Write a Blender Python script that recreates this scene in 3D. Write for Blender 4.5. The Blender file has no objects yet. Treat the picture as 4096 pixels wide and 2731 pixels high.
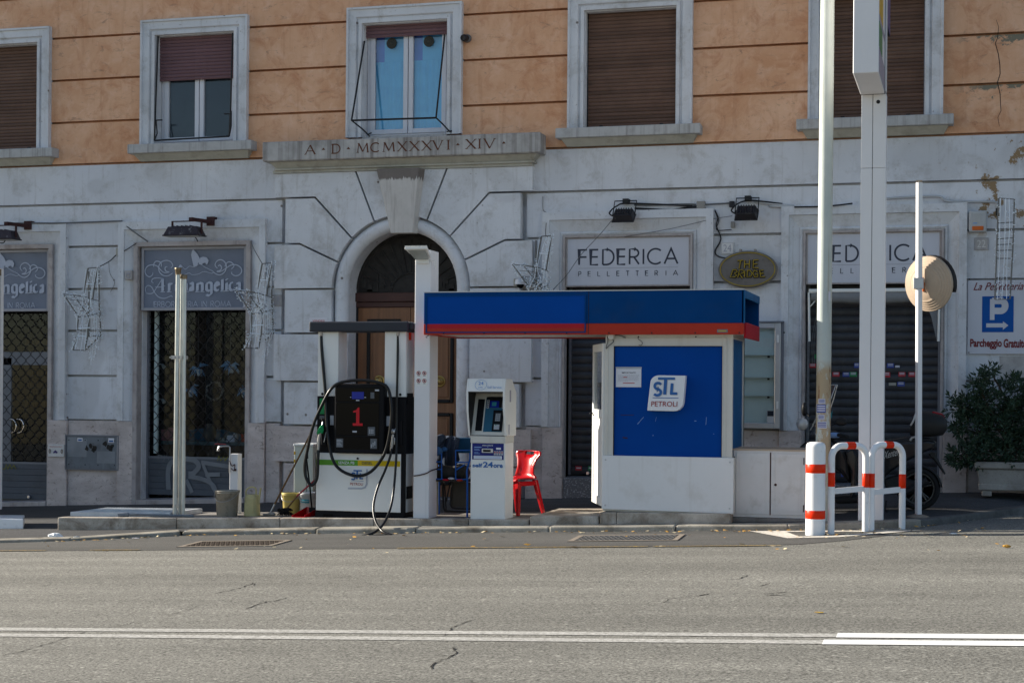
import bpy, bmesh, math, random
from mathutils import Vector, Matrix, Euler

# ------------------------------------------------------------------ camera, world, sun, exposure
SC = bpy.context.scene
COL = SC.collection
PSI, ROLL, FPX, HOR = 0.275683, 0.00810691, 6455.08, 1563.1386   # yaw, roll, focal length and horizon of the 4096 x 2731 photograph
CAM = Vector((22.4 * math.sin(PSI), -22.4 * math.cos(PSI), 1.6))
cam_data = bpy.data.cameras.new('camera')
cam_data.sensor_width = 36.0
cam_data.lens = 36.0 * FPX / 4096
cam_data.shift_x = 0.0004
cam_data.shift_y = (HOR - 2731 / 2) / 4096
cam_data.clip_start, cam_data.clip_end = 0.1, 500
cam = bpy.data.objects.new('camera', cam_data)
COL.objects.link(cam)
cam.matrix_world = Matrix.Translation(CAM) @ (Matrix.Rotation(PSI, 4, 'Z') @ Matrix.Rotation(math.pi / 2, 4, 'X') @ Matrix.Rotation(ROLL, 4, 'Z'))
SC.camera = cam

SUN_EL, SUN_BACK = math.radians(23), math.radians(3.0)       # low sun along the street, a little behind the facade
SUN_DIR = Vector((math.cos(SUN_BACK) * math.cos(SUN_EL), -math.sin(SUN_BACK) * math.cos(SUN_EL), -math.sin(SUN_EL)))
world = bpy.data.worlds.new('World')
SC.world = world
world.use_nodes = True
wn = world.node_tree
sky = wn.nodes.new('ShaderNodeTexSky')
sky.sky_type = 'NISHITA'
sky.sun_disc = False
sky.sun_elevation = SUN_EL
sky.sun_rotation = math.radians(270 + 3)
sky.air_density, sky.dust_density, sky.ozone_density = 1.0, 0.6, 1.6
bg = wn.nodes['Background']
bg.inputs['Strength'].default_value = 0.075
wn.links.new(sky.outputs[0], bg.inputs[0])
sun_data = bpy.data.lights.new('sun', 'SUN')
sun_data.energy = 5.0
sun_data.angle = math.radians(0.5)
sun_data.color = (1.0, 0.92, 0.79)
sun = bpy.data.objects.new('sun', sun_data)
sun.rotation_euler = SUN_DIR.to_track_quat('-Z', 'Y').to_euler()
sun.location = (-20, 5, 30)
COL.objects.link(sun)
SC.view_settings.view_transform = 'Standard'
SC.view_settings.look = 'None'
SC.view_settings.exposure = 1.12
SC.view_settings.gamma = 1.0
SC.view_settings.use_curve_mapping = False
SC.cycles.max_bounces = 7
SC.cycles.transparent_max_bounces = 8
SC.cycles.sample_clamp_indirect = 6.0

# ------------------------------------------------------------------ measuring helpers
K = 4096 / 2352
_c, _s = math.cos(ROLL), math.sin(ROLL)


def PX(dx, dy, Y):
    """World X and Z of a measured photograph point that lies on the vertical plane at depth Y (facade = 0)."""
    x, y = dx * K - 2048, dy * K - 1365.5
    xr, yr = _c * x + _s * y, -_s * x + _c * y - (HOR - 1365.5)
    d = Vector((math.cos(PSI) * xr - math.sin(PSI) * FPX, math.sin(PSI) * xr + math.cos(PSI) * FPX, -yr))
    t = (Y - CAM.y) / d.y
    p = CAM + d * t
    return p.x, p.z


def X(dx, Y, dy=1000): return PX(dx, dy, Y)[0]
def Z(dx, dy, Y): return PX(dx, dy, Y)[1]
def P3(dx, dy, Y):
    a = PX(dx, dy, Y)
    return (a[0], Y, a[1])


def zr(x): return 0.038 * (x - 2)                       # road
def zw(x): return 0.12 + 0.0405 * x                     # pavement at the wall
def pz(x, y):                                           # pavement
    t = (y + 3.55) / 3.55
    return (zr(x) + .05) * (1 - t) + zw(x) * t


def interp(x, pts):
    if x <= pts[0][0]: return pts[0][1]
    for a, b in zip(pts, pts[1:]):
        if x <= b[0]: return a[1] + (b[1] - a[1]) * (x - a[0]) / (b[0] - a[0])
    return pts[-1][1]


ISL = [(-5.3, -.050), (-3.5, -.020), (-2.1, .022), (-.65, .058), (.5, .078), (1.3, .094)]
def zi(x): return interp(x, ISL)                        # top of the pump island


# ------------------------------------------------------------------ object helpers
def wloc(o):
    v = Vector((0, 0, 0))
    while o is not None:
        v += o.location
        o = o.parent
    return v


def tag(o, label=None, cat=None, group=None, kind=None):
    if label: o['label'] = label
    if cat: o['category'] = cat
    if group: o['group'] = group
    if kind: o['kind'] = kind
    return o


def thing(name, label, cat, loc=(0, 0, 0), rz=0, group=None):
    o = bpy.data.objects.new(name, None)
    o.empty_display_size = .2
    o.location = loc
    o.rotation_euler = (0, 0, rz)
    COL.objects.link(o)
    return tag(o, label, cat, group)


def rnd(a, b): return random.uniform(a, b)
random.seed(7)


class MB:
    def __init__(s): s.v, s.f, s.sm = [], [], []

    def add(s, vs, fs, smooth=False):
        n = len(s.v)
        s.v += [tuple(v) for v in vs]
        for f in fs:
            s.f.append([i + n for i in f]); s.sm.append(smooth)
        return s

    def box(s, x0, x1, y0, y1, z0, z1):
        v = [(x0, y0, z0), (x1, y0, z0), (x1, y1, z0), (x0, y1, z0), (x0, y0, z1), (x1, y0, z1), (x1, y1, z1), (x0, y1, z1)]
        return s.add(v, [(0, 3, 2, 1), (4, 5, 6, 7), (0, 1, 5, 4), (1, 2, 6, 5), (2, 3, 7, 6), (3, 0, 4, 7)])

    def hexa(s, bot, top):
        """8-corner solid from 4 bottom and 4 top points (same order, counter-clockwise from above)."""
        return s.add(list(bot) + list(top), [(0, 3, 2, 1), (4, 5, 6, 7), (0, 1, 5, 4), (1, 2, 6, 5), (2, 3, 7, 6), (3, 0, 4, 7)])

    def prism(s, poly, y0, y1):
        """Polygon of (x, z), counter-clockwise as seen from the street, from depth y0 (front) to y1."""
        n = len(poly)
        v = [(x, y0, z) for x, z in poly] + [(x, y1, z) for x, z in poly]
        f = [tuple(range(n)), tuple(range(2 * n - 1, n - 1, -1))]
        f += [(i, i + n, (i + 1) % n + n, (i + 1) % n) for i in range(n)]
        return s.add(v, f)

    def slab(s, poly, zf, th):
        """Flat polygon of (x, y) with top height function zf(x, y) and thickness th."""
        n = len(poly)
        v = [(x, y, zf(x, y)) for x, y in poly] + [(x, y, zf(x, y) - th) for x, y in poly]
        f = [tuple(range(n)), tuple(range(2 * n - 1, n - 1, -1))]
        f += [((i + 1) % n, i, i + n, (i + 1) % n + n) for i in range(n)]
        return s.add(v, f)

    def tube(s, pts, r, n=8, closed=False):
        pts = [Vector(p) for p in pts]
        m = len(pts)
        rs = r if isinstance(r, (list, tuple)) else [r] * m
        rings, prev = [], None
        for i, p in enumerate(pts):
            a = pts[(i - 1) % m] if (closed or i) else p
            b = pts[(i + 1) % m] if (closed or i < m - 1) else p
            t = (b - a)
            t = t.normalized() if t.length > 1e-9 else Vector((0, 0, 1))
            if prev is None:
                u = t.orthogonal().normalized()
            else:
                u = prev - t * prev.dot(t)
                u = u.normalized() if u.length > 1e-6 else t.orthogonal().normalized()
            prev = u
            w = t.cross(u)
            rings.append([p + (u * math.cos(2 * math.pi * k / n) + w * math.sin(2 * math.pi * k / n)) * rs[i] for k in range(n)])
        v = [q for g in rings for q in g]
        f = []
        for i in range(m if closed else m - 1):
            j = (i + 1) % m
            for k in range(n):
                f.append((i * n + k, i * n + (k + 1) % n, j * n + (k + 1) % n, j * n + k))
        s.add(v, f, True)
        if not closed:
            s.add(rings[0], [tuple(range(n - 1, -1, -1))])
            s.add(rings[-1], [tuple(range(n))])
        return s

    def lathe(s, prof, c=(0, 0, 0), n=20, axis=(0, 0, 1)):
        """prof = list of (radius, height) along the axis from c."""
        ax = Vector(axis).normalized()
        u = Vector((1, 0, 0)) if abs(ax.z) > .9 else Vector((0, 0, 1)).cross(ax).normalized()
        w = ax.cross(u)
        c = Vector(c)
        v, f = [], []
        for r, h in prof:
            for k in range(n):
                a = 2 * math.pi * k / n
                v.append(c + ax * h + (u * math.cos(a) + w * math.sin(a)) * max(r, 1e-4))
        for i in range(len(prof) - 1):
            for k in range(n):
                f.append((i * n + k, i * n + (k + 1) % n, (i + 1) * n + (k + 1) % n, (i + 1) * n + k))
        s.add(v, f, True)
        m = len(prof)
        s.add(v[:n], [tuple(range(n - 1, -1, -1))])
        s.add(v[(m - 1) * n:], [tuple(range(n))])
        return s

    def ball(s, c, rx, ry, rz_, n=14, m=9):
        v, f = [], []
        for i in range(m + 1):
            t = math.pi * i / m
            for k in range(n):
                a = 2 * math.pi * k / n
                v.append((c[0] + rx * math.sin(t) * math.cos(a), c[1] + ry * math.sin(t) * math.sin(a), c[2] + rz_ * math.cos(t)))
        for i in range(m):
            for k in range(n):
                f.append((i * n + k, (i + 1) * n + k, (i + 1) * n + (k + 1) % n, i * n + (k + 1) % n))
        return s.add(v, f, True)

    def xf(s, mtx):
        s.v = [tuple(mtx @ Vector(v)) for v in s.v]
        return s

    def frame3(s, x0, x1, zb, zt, prof, kz=1.0):
        """Mitred surround of an opening: left jamb, head and right jamb; prof = list of (distance inwards, y)."""
        for (d0, y0), (d1, y1) in zip(prof, prof[1:]):
            a = [(x0 + d0, y0, zb), (x0 + d0, y0, zt - d0 * kz), (x1 - d0, y0, zt - d0 * kz), (x1 - d0, y0, zb)]
            b = [(x0 + d1, y1, zb), (x0 + d1, y1, zt - d1 * kz), (x1 - d1, y1, zt - d1 * kz), (x1 - d1, y1, zb)]
            s.add(a + b, [(0, 4, 5, 1), (1, 5, 6, 2), (2, 6, 7, 3)])
        return s

    def ring(s, x0, x1, z0, z1, w, y0, y1):
        """Rectangular picture frame of bar width w."""
        s.box(x0, x0 + w, y0, y1, z0, z1); s.box(x1 - w, x1, y0, y1, z0, z1)
        s.box(x0 + w, x1 - w, y0, y1, z0, z0 + w); s.box(x0 + w, x1 - w, y0, y1, z1 - w, z1)
        return s

    def mesh(s, name, off=(0, 0, 0)):
        me = bpy.data.meshes.new(name)
        o = Vector(off)
        me.from_pydata([tuple(Vector(v) - o) for v in s.v], [], s.f)
        me.polygons.foreach_set('use_smooth', s.sm)
        bm = bmesh.new(); bm.from_mesh(me)
        bmesh.ops.recalc_face_normals(bm, faces=bm.faces)
        bm.to_mesh(me); bm.free()
        me.update()
        return me

    def build(s, name, m, parent=None, bevel=0, seg=1, local=False, loc=None):
        off = Vector((0, 0, 0)) if local else wloc(parent)
        if loc is not None and parent is None: off = Vector(loc)
        me = s.mesh(name, off)
        me.materials.append(m)
        o = bpy.data.objects.new(name, me)
        COL.objects.link(o)
        if parent: o.parent = parent
        elif loc is not None: o.location = loc
        if bevel:
            b = o.modifiers.new('bevel', 'BEVEL'); b.width = bevel; b.segments = seg
            b.limit_method = 'ANGLE'; b.angle_limit = math.radians(40)
        return o


def inst(name, me, parent, pos, rot=None):
    """A piece that shares its mesh; pos in world space."""
    o = bpy.data.objects.new(name, me)
    COL.objects.link(o)
    o.parent = parent
    o.location = Vector(pos) - wloc(parent)
    if rot: o.rotation_euler = rot
    return o


def children(o): return [c for c in bpy.data.objects if c.parent == o]


def copy_tree(o, parent=None):
    c = o.copy(); COL.objects.link(c); c.parent = parent
    for ch in children(o): copy_tree(ch, c)
    return c


def spline(pts, n=8, closed=False):
    P = [Vector(p) for p in pts]
    out = []
    m = len(P)
    for i in range(m if closed else m - 1):
        g = lambda j: P[j % m] if closed else P[max(0, min(m - 1, j))]
        p0, p1, p2, p3 = g(i - 1), g(i), g(i + 1), g(i + 2)
        for k in range(n):
            t = k / n
            out.append(.5 * ((2 * p1) + (p2 - p0) * t + (2 * p0 - 5 * p1 + 4 * p2 - p3) * t * t + (3 * p1 - p0 - 3 * p2 + p3) * t ** 3))
    if not closed: out.append(P[-1])
    return out


def inset(poly, d):
    """Shrink a polygon of (x, z) by d (counter-clockwise)."""
    n = len(poly); out = []
    for i in range(n):
        p, a, b = Vector(poly[i]), Vector(poly[i - 1]), Vector(poly[(i + 1) % n])
        e1, e2 = (p - a).normalized(), (b - p).normalized()
        n1, n2 = Vector((-e1.y, e1.x)), Vector((-e2.y, e2.x))
        k = 1 + n1.dot(n2)
        out.append(tuple(p + (n1 + n2) * (d / max(k, .35))))
    return out


# ------------------------------------------------------------------ lettering
def text(s, x0, x1, z0, z1, y, m, name, parent, bold=0.0, shear=0.0, th=.002, flip=None):
    """A line of letters that fills the given box on a wall at depth y (faces the street)."""
    cu = bpy.data.curves.new('lettering', 'FONT')
    cu.body = s; cu.offset = bold; cu.shear = shear; cu.resolution_u = 3
    ob = bpy.data.objects.new('lettering', cu)
    me = bpy.data.meshes.new_from_object(ob)
    bpy.data.objects.remove(ob); bpy.data.curves.remove(cu)
    vs = [v.co.copy() for v in me.vertices]
    ax0, ax1 = min(v.x for v in vs), max(v.x for v in vs)
    ay0, ay1 = min(v.y for v in vs), max(v.y for v in vs)
    off = wloc(parent)
    for v in me.vertices:
        v.co = Vector((x0 + (v.co.x - ax0) / (ax1 - ax0) * (x1 - x0), y, z0 + (v.co.y - ay0) / (ay1 - ay0) * (z1 - z0))) - off
    me.name = name
    me.materials.clear(); me.materials.append(m)
    o = bpy.data.objects.new(name, me)
    COL.objects.link(o); o.parent = parent
    return o


def arc(cx, cz, rx, rz_, a0, a1, n=14):
    return [(cx + rx * math.cos(math.radians(a0 + (a1 - a0) * i / n)), cz + rz_ * math.sin(math.radians(a0 + (a1 - a0) * i / n))) for i in range(n + 1)]


class Pen(MB):
    """Flat strokes on a wall. Every stroke sits a hair in front of the last one."""
    def __init__(s, y, fx=0, fz=0, sx=1, sz=1):
        super().__init__(); s.y = y; s.k = 0; s.o = (fx, fz, sx, sz)

    def P(s, p): return (s.o[0] + p[0] * s.o[2], s.o[1] + p[1] * s.o[3])

    def line(s, pts, w, w2=None):
        pts = [Vector(s.P(p)) for p in pts]
        n = len(pts); L, R = [], []
        for i, p in enumerate(pts):
            a, b = pts[max(0, i - 1)], pts[min(n - 1, i + 1)]
            t = (b - a).normalized()
            q = Vector((-t.y, t.x))
            if 0 < i < n - 1:
                t1 = (p - a).normalized(); c = max(.4, Vector((-t1.y, t1.x)).dot(q))
            else: c = 1
            ww = w if w2 is None else w + (w2 - w) * math.sin(math.pi * i / (n - 1))
            L.append(p + q * (ww / 2 / c)); R.append(p - q * (ww / 2 / c))
        s.k += 1; y = s.y - .0002 * (s.k % 40)
        v = [(p.x, y, p.y) for p in L + R]
        return s.add(v, [(i, i + 1, n + i + 1, n + i) for i in range(n - 1)])

    def nib(s, pts, nx, nz):
        """Broad-nib stroke: the nib (nx, nz) slides along the points."""
        pts = [Vector(s.P(p)) for p in pts]; d = Vector((nx / 2, nz / 2))
        for a, b in zip(pts, pts[1:]):
            s.k += 1; y = s.y - .0002 * (s.k % 40)
            q = [a - d, b - d, b + d, a + d]
            s.add([(p.x, y, p.y) for p in q], [(0, 1, 2, 3)])
        return s

    def fill(s, pts):
        pts = [s.P(p) for p in pts]; s.k += 1; y = s.y - .0002 * (s.k % 40)
        return s.add([(p[0], y, p[1]) for p in pts], [tuple(range(len(pts)))])


# letters of a plain geometric alphabet, in a box 0..w by 0..1: lists of polylines
def glyph(ch):
    A = arc
    return {
        'A': (.92, [[(0, 0), (.46, 1), (.92, 0)], [(.17, .34), (.75, .34)]]),
        'B': (.6, [[(0, 0), (0, 1)], [(0, 1), (.3, 1)] + A(.3, .76, .24, .24, 90, -90, 8) + [(0, .52)], [(0, .52), (.32, .52)] + A(.32, .26, .27, .26, 90, -90, 8) + [(0, 0)]]),
        'C': (.95, [A(.5, .5, .5, .5, 48, 312, 18)]),
        'D': (.75, [[(0, 0), (0, 1), (.26, 1)] + A(.26, .5, .48, .5, 90, -90, 14) + [(0, 0)]]),
        'E': (.52, [[(.52, 1), (0, 1), (0, 0), (.52, 0)], [(0, .52), (.5, .52)]]),
        'F': (.5, [[(.52, 1), (0, 1), (0, 0)], [(0, .52), (.5, .52)]]),
        'G': (.95, [A(.5, .5, .5, .5, 45, 360, 20) + [(.55, .5)]]),
        'H': (.68, [[(0, 0), (0, 1)], [(.68, 0), (.68, 1)], [(0, .52), (.68, .52)]]),
        'I': (0, [[(0, 0), (0, 1)]]),
        'L': (.48, [[(0, 1), (0, 0), (.48, 0)]]),
        'M': (.9, [[(0, 0), (.1, 1), (.45, .12), (.8, 1), (.9, 0)]]),
        'N': (.75, [[(0, 0), (0, 1), (.75, 0), (.75, 1)]]),
        'O': (1, [A(.5, .5, .5, .5, 90, 450, 22)]),
        'P': (.55, [[(0, 0), (0, 1), (.28, 1)] + A(.28, .73, .27, .27, 90, -90, 8) + [(0, .46)]]),
        'R': (.6, [[(0, 0), (0, 1), (.3, 1)] + A(.3, .74, .27, .26, 90, -90, 8) + [(0, .48)], [(.28, .48), (.6, 0)]]),
        'S': (.6, [A(.3, .745, .27, .255, 25, 265, 12) + A(.3, .25, .28, .25, 90, -155, 12)]),
        'T': (.6, [[(0, 1), (.6, 1)], [(.3, 1), (.3, 0)]]),
        'V': (.8, [[(0, 1), (.4, 0), (.8, 1)]]),
        'X': (.75, [[(0, 0), (.75, 1)], [(0, 1), (.75, 0)]]),
        ' ': (.4, []),
    }[ch]


def letters(y, word, x0, x1, z0, z1, w, gap, m, parent):
    tot = sum(glyph(c)[0] for c in word) + gap * (len(word) - 1)
    k = (x1 - x0) / tot; x = x0
    for c in word:
        gw, st = glyph(c); pen = Pen(y)
        for l in st:
            pen.line([(x + p[0] * k, z0 + p[1] * (z1 - z0)) for p in l], w)
        if st: pen.build('letter', m, parent)
        x += (gw + gap) * k


# ------------------------------------------------------------------ materials
class NT:
    def __init__(s, name):
        s.m = bpy.data.materials.new(name); s.m.use_nodes = True
        s.t = s.m.node_tree; s.b = s.t.nodes['Principled BSDF']
        s._pos = None

    def n(s, ty, **kw):
        q = s.t.nodes.new('ShaderNode' + ty)
        for k, v in kw.items(): setattr(q, k, v)
        return q

    def l(s, a, b): s.t.links.new(a, b); return s

    def pos(s):
        if s._pos is None: s._pos = s.n('NewGeometry').outputs['Position']
        return s._pos

    def scaled(s, sc, src=None):
        q = s.n('VectorMath', operation='MULTIPLY'); s.l(src or s.pos(), q.inputs[0]); q.inputs[1].default_value = sc
        return q.outputs[0]

    def noise(s, scale, detail=5, rough=.6, vec=None, dist=0.0):
        q = s.n('TexNoise'); q.inputs['Scale'].default_value = scale; q.inputs['Detail'].default_value = detail
        q.inputs['Roughness'].default_value = rough; q.inputs['Distortion'].default_value = dist
        s.l(vec or s.pos(), q.inputs['Vector'])
        return q.outputs[0]

    def ramp(s, fac, lo, hi, a=0.0, b=1.0):
        q = s.n('MapRange'); q.inputs[1].default_value = lo; q.inputs[2].default_value = hi
        q.inputs[3].default_value = a; q.inputs[4].default_value = b; s.l(fac, q.inputs[0])
        return q.outputs[0]

    def mix(s, fac, a, b, mode='MIX'):
        q = s.n('Mix', data_type='RGBA', blend_type=mode)
        for v, i in ((fac, 0), (a, 6), (b, 7)):
            if isinstance(v, (int, float)): q.inputs[i].default_value = v
            elif isinstance(v, tuple): q.inputs[i].default_value = (*v[:3], 1)
            else: s.l(v, q.inputs[i])
        return q.outputs[2]

    def math(s, op, a, b=0.0):
        q = s.n('Math', operation=op)
        for v, i in ((a, 0), (b, 1)):
            if isinstance(v, (int, float)): q.inputs[i].default_value = v
            else: s.l(v, q.inputs[i])
        return q.outputs[0]

    def xyz(s, i):
        q = s.n('SeparateXYZ'); s.l(s.pos(), q.inputs[0]); return q.outputs[i]

    def bump(s, h, strength, dist=.01):
        q = s.n('Bump'); q.inputs['Strength'].default_value = strength; q.inputs['Distance'].default_value = dist
        s.l(h, q.inputs['Height']); s.l(q.outputs[0], s.b.inputs['Normal'])

    def out(s, colr, rough=.6, metal=0.0, spec=.5):
        if isinstance(colr, tuple): s.b.inputs['Base Color'].default_value = (*colr[:3], 1)
        else: s.l(colr, s.b.inputs['Base Color'])
        if isinstance(rough, (int, float)): s.b.inputs['Roughness'].default_value = rough
        else: s.l(rough, s.b.inputs['Roughness'])
        s.b.inputs['Metallic'].default_value = metal
        s.b.inputs['Specular IOR Level'].default_value = spec
        return s.m


def mat(name, col, rough=.6, metal=0.0, var=.10, vs=4.0, dirt=None, streak=None, speck=None, bump=0.0, bs=60.0, spec=.22, rn=0.0, coat=0.0):
    """General weathered material. dirt = (colour, scale, lo, hi, amount); streak = (colour, across, down, lo, hi, amount); speck = (colour, scale, threshold, amount)."""
    t = NT(name)
    c = col
    if var:
        f = t.ramp(t.noise(vs, 6), .3, .7)
        c = t.mix(f, tuple(v * (1 - var) for v in col), tuple(min(1, v * (1 + var)) for v in col))
    if dirt:
        f = t.ramp(t.noise(dirt[1], 7, .65), dirt[2], dirt[3], 0, dirt[4]); c = t.mix(f, c, dirt[0])
    if streak:
        f = t.ramp(t.noise(1, 5, .6, t.scaled((streak[1], streak[1], streak[2]))), streak[3], streak[4], 0, streak[5]); c = t.mix(f, c, streak[0])
    if speck:
        f = t.ramp(t.noise(speck[1], 2, .5), speck[2], speck[2] + .04, 0, speck[3]); c = t.mix(f, c, speck[0])
    if rn:
        o = t.n('ObjectInfo'); f = t.ramp(o.outputs['Random'], 0, 1, 1 - rn, 1 + rn)
        q = t.n('VectorMath', operation='SCALE')
        if isinstance(c, tuple): q.inputs[0].default_value = c
        else: t.l(c, q.inputs[0])
        t.l(f, q.inputs['Scale']); c = q.outputs[0]
    if bump: t.bump(t.noise(bs, 4), bump, .004)
    if coat: t.b.inputs['Coat Weight'].default_value = coat; t.b.inputs['Coat Roughness'].default_value = .08
    return t.out(c, rough, metal, spec)


def glass_mat(name, tint=(1, 1, 1), refl=.9, amount=1.0):
    t = NT(name)
    tr = t.n('BsdfTransparent'); tr.inputs[0].default_value = (*tint, 1)
    gl = t.n('BsdfGlossy'); gl.inputs['Roughness'].default_value = .02; gl.inputs[0].default_value = (refl, refl, refl, 1)
    fr = t.n('Fresnel'); fr.inputs[0].default_value = 1.5
    mx = t.n('MixShader'); t.l(t.math('MULTIPLY', fr.outputs[0], amount), mx.inputs[0]); t.l(tr.outputs[0], mx.inputs[1]); t.l(gl.outputs[0], mx.inputs[2])
    t.l(mx.outputs[0], t.t.nodes['Material Output'].inputs[0])
    return t.m


def plaster_orange():
    t = NT('ochre_plaster')
    f = t.ramp(t.noise(1.1, 8, .62, dist=.6), .34, .66)
    c = t.mix(f, (.60, .315, .175), (.74, .455, .295))
    f = t.ramp(t.noise(3.0, 10, .72, dist=1.4), .50, .70, 0, .65); c = t.mix(f, c, (.46, .185, .085))
    f = t.ramp(t.noise(5.5, 9, .72, dist=1.0), .50, .70, 0, .40); c = t.mix(f, c, (.80, .55, .41))
    f = t.ramp(t.noise(1, 6, .65, t.scaled((9, 9, .8))), .54, .76, 0, .5); c = t.mix(f, c, (.44, .20, .10))
    f = t.ramp(t.noise(4, 10, .78, t.scaled((1, 1, 2.4)), 1.5), .57, .68, 0, .62); c = t.mix(f, c, (.17, .105, .08))
    # render that has come off along the joints at the end of the house
    right = t.ramp(t.xyz(0), 5.85, 6.25)
    sz = t.math('FRACT', t.math('DIVIDE', t.math('SUBTRACT', t.xyz(2), 4.945), .6365))
    edge = t.ramp(sz, .60, 1.0, 0, 1)
    pk = t.math('MULTIPLY', right, t.ramp(t.math('ADD', t.noise(4.5, 9, .7), t.math('MULTIPLY', edge, .26)), .690, .710))
    c = t.mix(pk, c, (.20, .185, .14))
    t.bump(t.noise(45, 6, .7), .35, .006)
    return t.out(c, .9, 0, .2)


def plaster_white(name, base=(.635, .65, .69), peel=True):
    t = NT(name)
    f = t.ramp(t.noise(.9, 7, .6), .33, .68)
    c = t.mix(f, tuple(v * .86 for v in base), tuple(v * 1.05 for v in base))
    f = t.ramp(t.noise(2.4, 10, .78, dist=.3), .50, .71, 0, .60); c = t.mix(f, c, (.26, .24, .21))
    f = t.ramp(t.noise(1, 7, .68, t.scaled((13, 13, .75))), .56, .80, 0, .5); c = t.mix(f, c, (.24, .21, .18))
    f = t.ramp(t.noise(.8, 2, .4), .60, .62, 0, .22); c = t.mix(f, c, (.33, .33, .34))
    v = t.n('TexVoronoi'); v.inputs['Scale'].default_value = 2.6; t.l(t.pos(), v.inputs['Vector'])
    c = t.mix(t.ramp(v.outputs['Distance'], .035, .06, .85, 0), c, (.09, .065, .05))
    f = t.ramp(t.noise(22, 4, .6), .66, .72, 0, .5); c = t.mix(f, c, (.16, .14, .12))
    if peel:
        right = t.math('MULTIPLY', t.ramp(t.xyz(0), 5.6, 6.2), t.ramp(t.xyz(2), 3.55, 3.8))
        pk = t.math('MULTIPLY', right, t.ramp(t.noise(2.6, 9, .72), .565, .585)); c = t.mix(pk, c, (.27, .185, .105))
    t.bump(t.noise(40, 6, .7), .3, .005)
    return t.out(c, .85, 0, .25)


def travertine():
    t = NT('travertine')
    f = t.ramp(t.noise(2.5, 7, .6, t.scaled((1, 1, 2.5))), .3, .7)
    c = t.mix(f, (.43, .37, .35), (.64, .575, .555))
    f = t.ramp(t.noise(8, 8, .75, t.scaled((1, 1, 1.6)), 1.0), .56, .66, 0, .75); c = t.mix(f, c, (.15, .115, .09))
    f = t.ramp(t.noise(38, 5, .6), .62, .70, 0, .6); c = t.mix(f, c, (.10, .08, .07))
    f = t.ramp(t.noise(1.2, 6, .7), .5, .75, 0, .5); c = t.mix(f, c, (.20, .17, .15))
    t.bump(t.noise(30, 6, .7), .35, .006)
    return t.out(c, .75, 0, .3)


def asphalt(name, lo, hi, big=.12, grain=95):
    t = NT(name)
    g = t.ramp(t.noise(grain, 3, .75), .34, .66)
    c = t.mix(g, lo, hi)
    g2 = t.ramp(t.noise(grain * .42, 2, .6), .60, .70, 0, .55); c = t.mix(g2, c, tuple(v * 1.5 for v in hi))
    g3 = t.ramp(t.noise(grain * .5, 2, .6, t.scaled((1, 1.1, 1))), .30, .40, .6, 0); c = t.mix(g3, c, tuple(v * .35 for v in lo))
    f = t.ramp(t.noise(.55, 6, .6, t.scaled((.35, 1.6, 1))), .32, .70, 1 - big * 1.7, 1 + big)
    f = t.math('MULTIPLY', f, t.ramp(t.noise(1, 4, .55, t.scaled((.07, 2.3, 1))), .35, .65, .88, 1.06))
    q = t.n('VectorMath', operation='SCALE'); t.l(c, q.inputs[0]); t.l(f, q.inputs['Scale']); c = q.outputs[0]
    f = t.ramp(t.noise(1.7, 8, .7, t.scaled((.5, 1.4, 1)), .8), .60, .78, 0, .45); c = t.mix(f, c, tuple(v * .45 for v in lo))
    t.bump(t.noise(grain, 4, .7), .55, .006)
    return t.out(c, .88, 0, .25)


def paint_line(name, col, wear_lo, wear_hi, under):
    t = NT(name)
    f = t.ramp(t.noise(38, 6, .75), wear_lo, wear_hi)
    f2 = t.ramp(t.noise(2.0, 5, .6, t.scaled((.6, 2, 1))), .3, .7, .75, 1.0)
    c = t.mix(t.math('MULTIPLY', f, f2), under, col)
    return t.out(c, .7, 0, .3)


def stone(name, lo, hi, stain=(.10, .075, .05), amt=.7):
    t = NT(name)
    f = t.ramp(t.noise(3, 8, .65), .3, .7); c = t.mix(f, lo, hi)
    f = t.ramp(t.noise(2.2, 9, .7, dist=.8), .48, .68, 0, amt); c = t.mix(f, c, stain)
    f = t.ramp(t.noise(60, 4, .6), .58, .68, 0, .5); c = t.mix(f, c, tuple(v * .4 for v in lo))
    t.bump(t.noise(50, 6, .7), .4, .005)
    return t.out(c, .85, 0, .25)


def wood(name, a, b):
    t = NT(name)
    f = t.ramp(t.noise(1, 7, .6, t.scaled((22, 22, .9)), .4), .3, .7); c = t.mix(f, a, b)
    f = t.ramp(t.noise(1.6, 5, .6), .45, .75, 0, .4); c = t.mix(f, c, tuple(v * .6 for v in a))
    return t.out(c, .45, 0, .4)


M = {}
def peeled_pole():
    t = NT('weathered_lamp_post')
    c = t.mix(t.ramp(t.noise(3, 6), .3, .7), (.43, .48, .46), (.52, .56, .53))
    c = t.mix(t.ramp(t.noise(1, 6, .6, t.scaled((16, 16, .9))), .58, .72, 0, .6), c, (.30, .23, .14))
    band = t.math('MULTIPLY', t.ramp(t.xyz(2), 1.98, 1.86), t.ramp(t.xyz(2), .2, .9))
    c = t.mix(t.math('MULTIPLY', band, t.ramp(t.noise(1, 9, .7, t.scaled((7, 7, 3.2))), .44, .50)), c, (.40, .31, .20))
    c = t.mix(t.math('MULTIPLY', band, t.ramp(t.noise(1, 8, .7, t.scaled((18, 18, 3))), .58, .63, 0, .8)), c, (.20, .085, .03))
    return t.out(c, .5, 0, .25)


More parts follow.
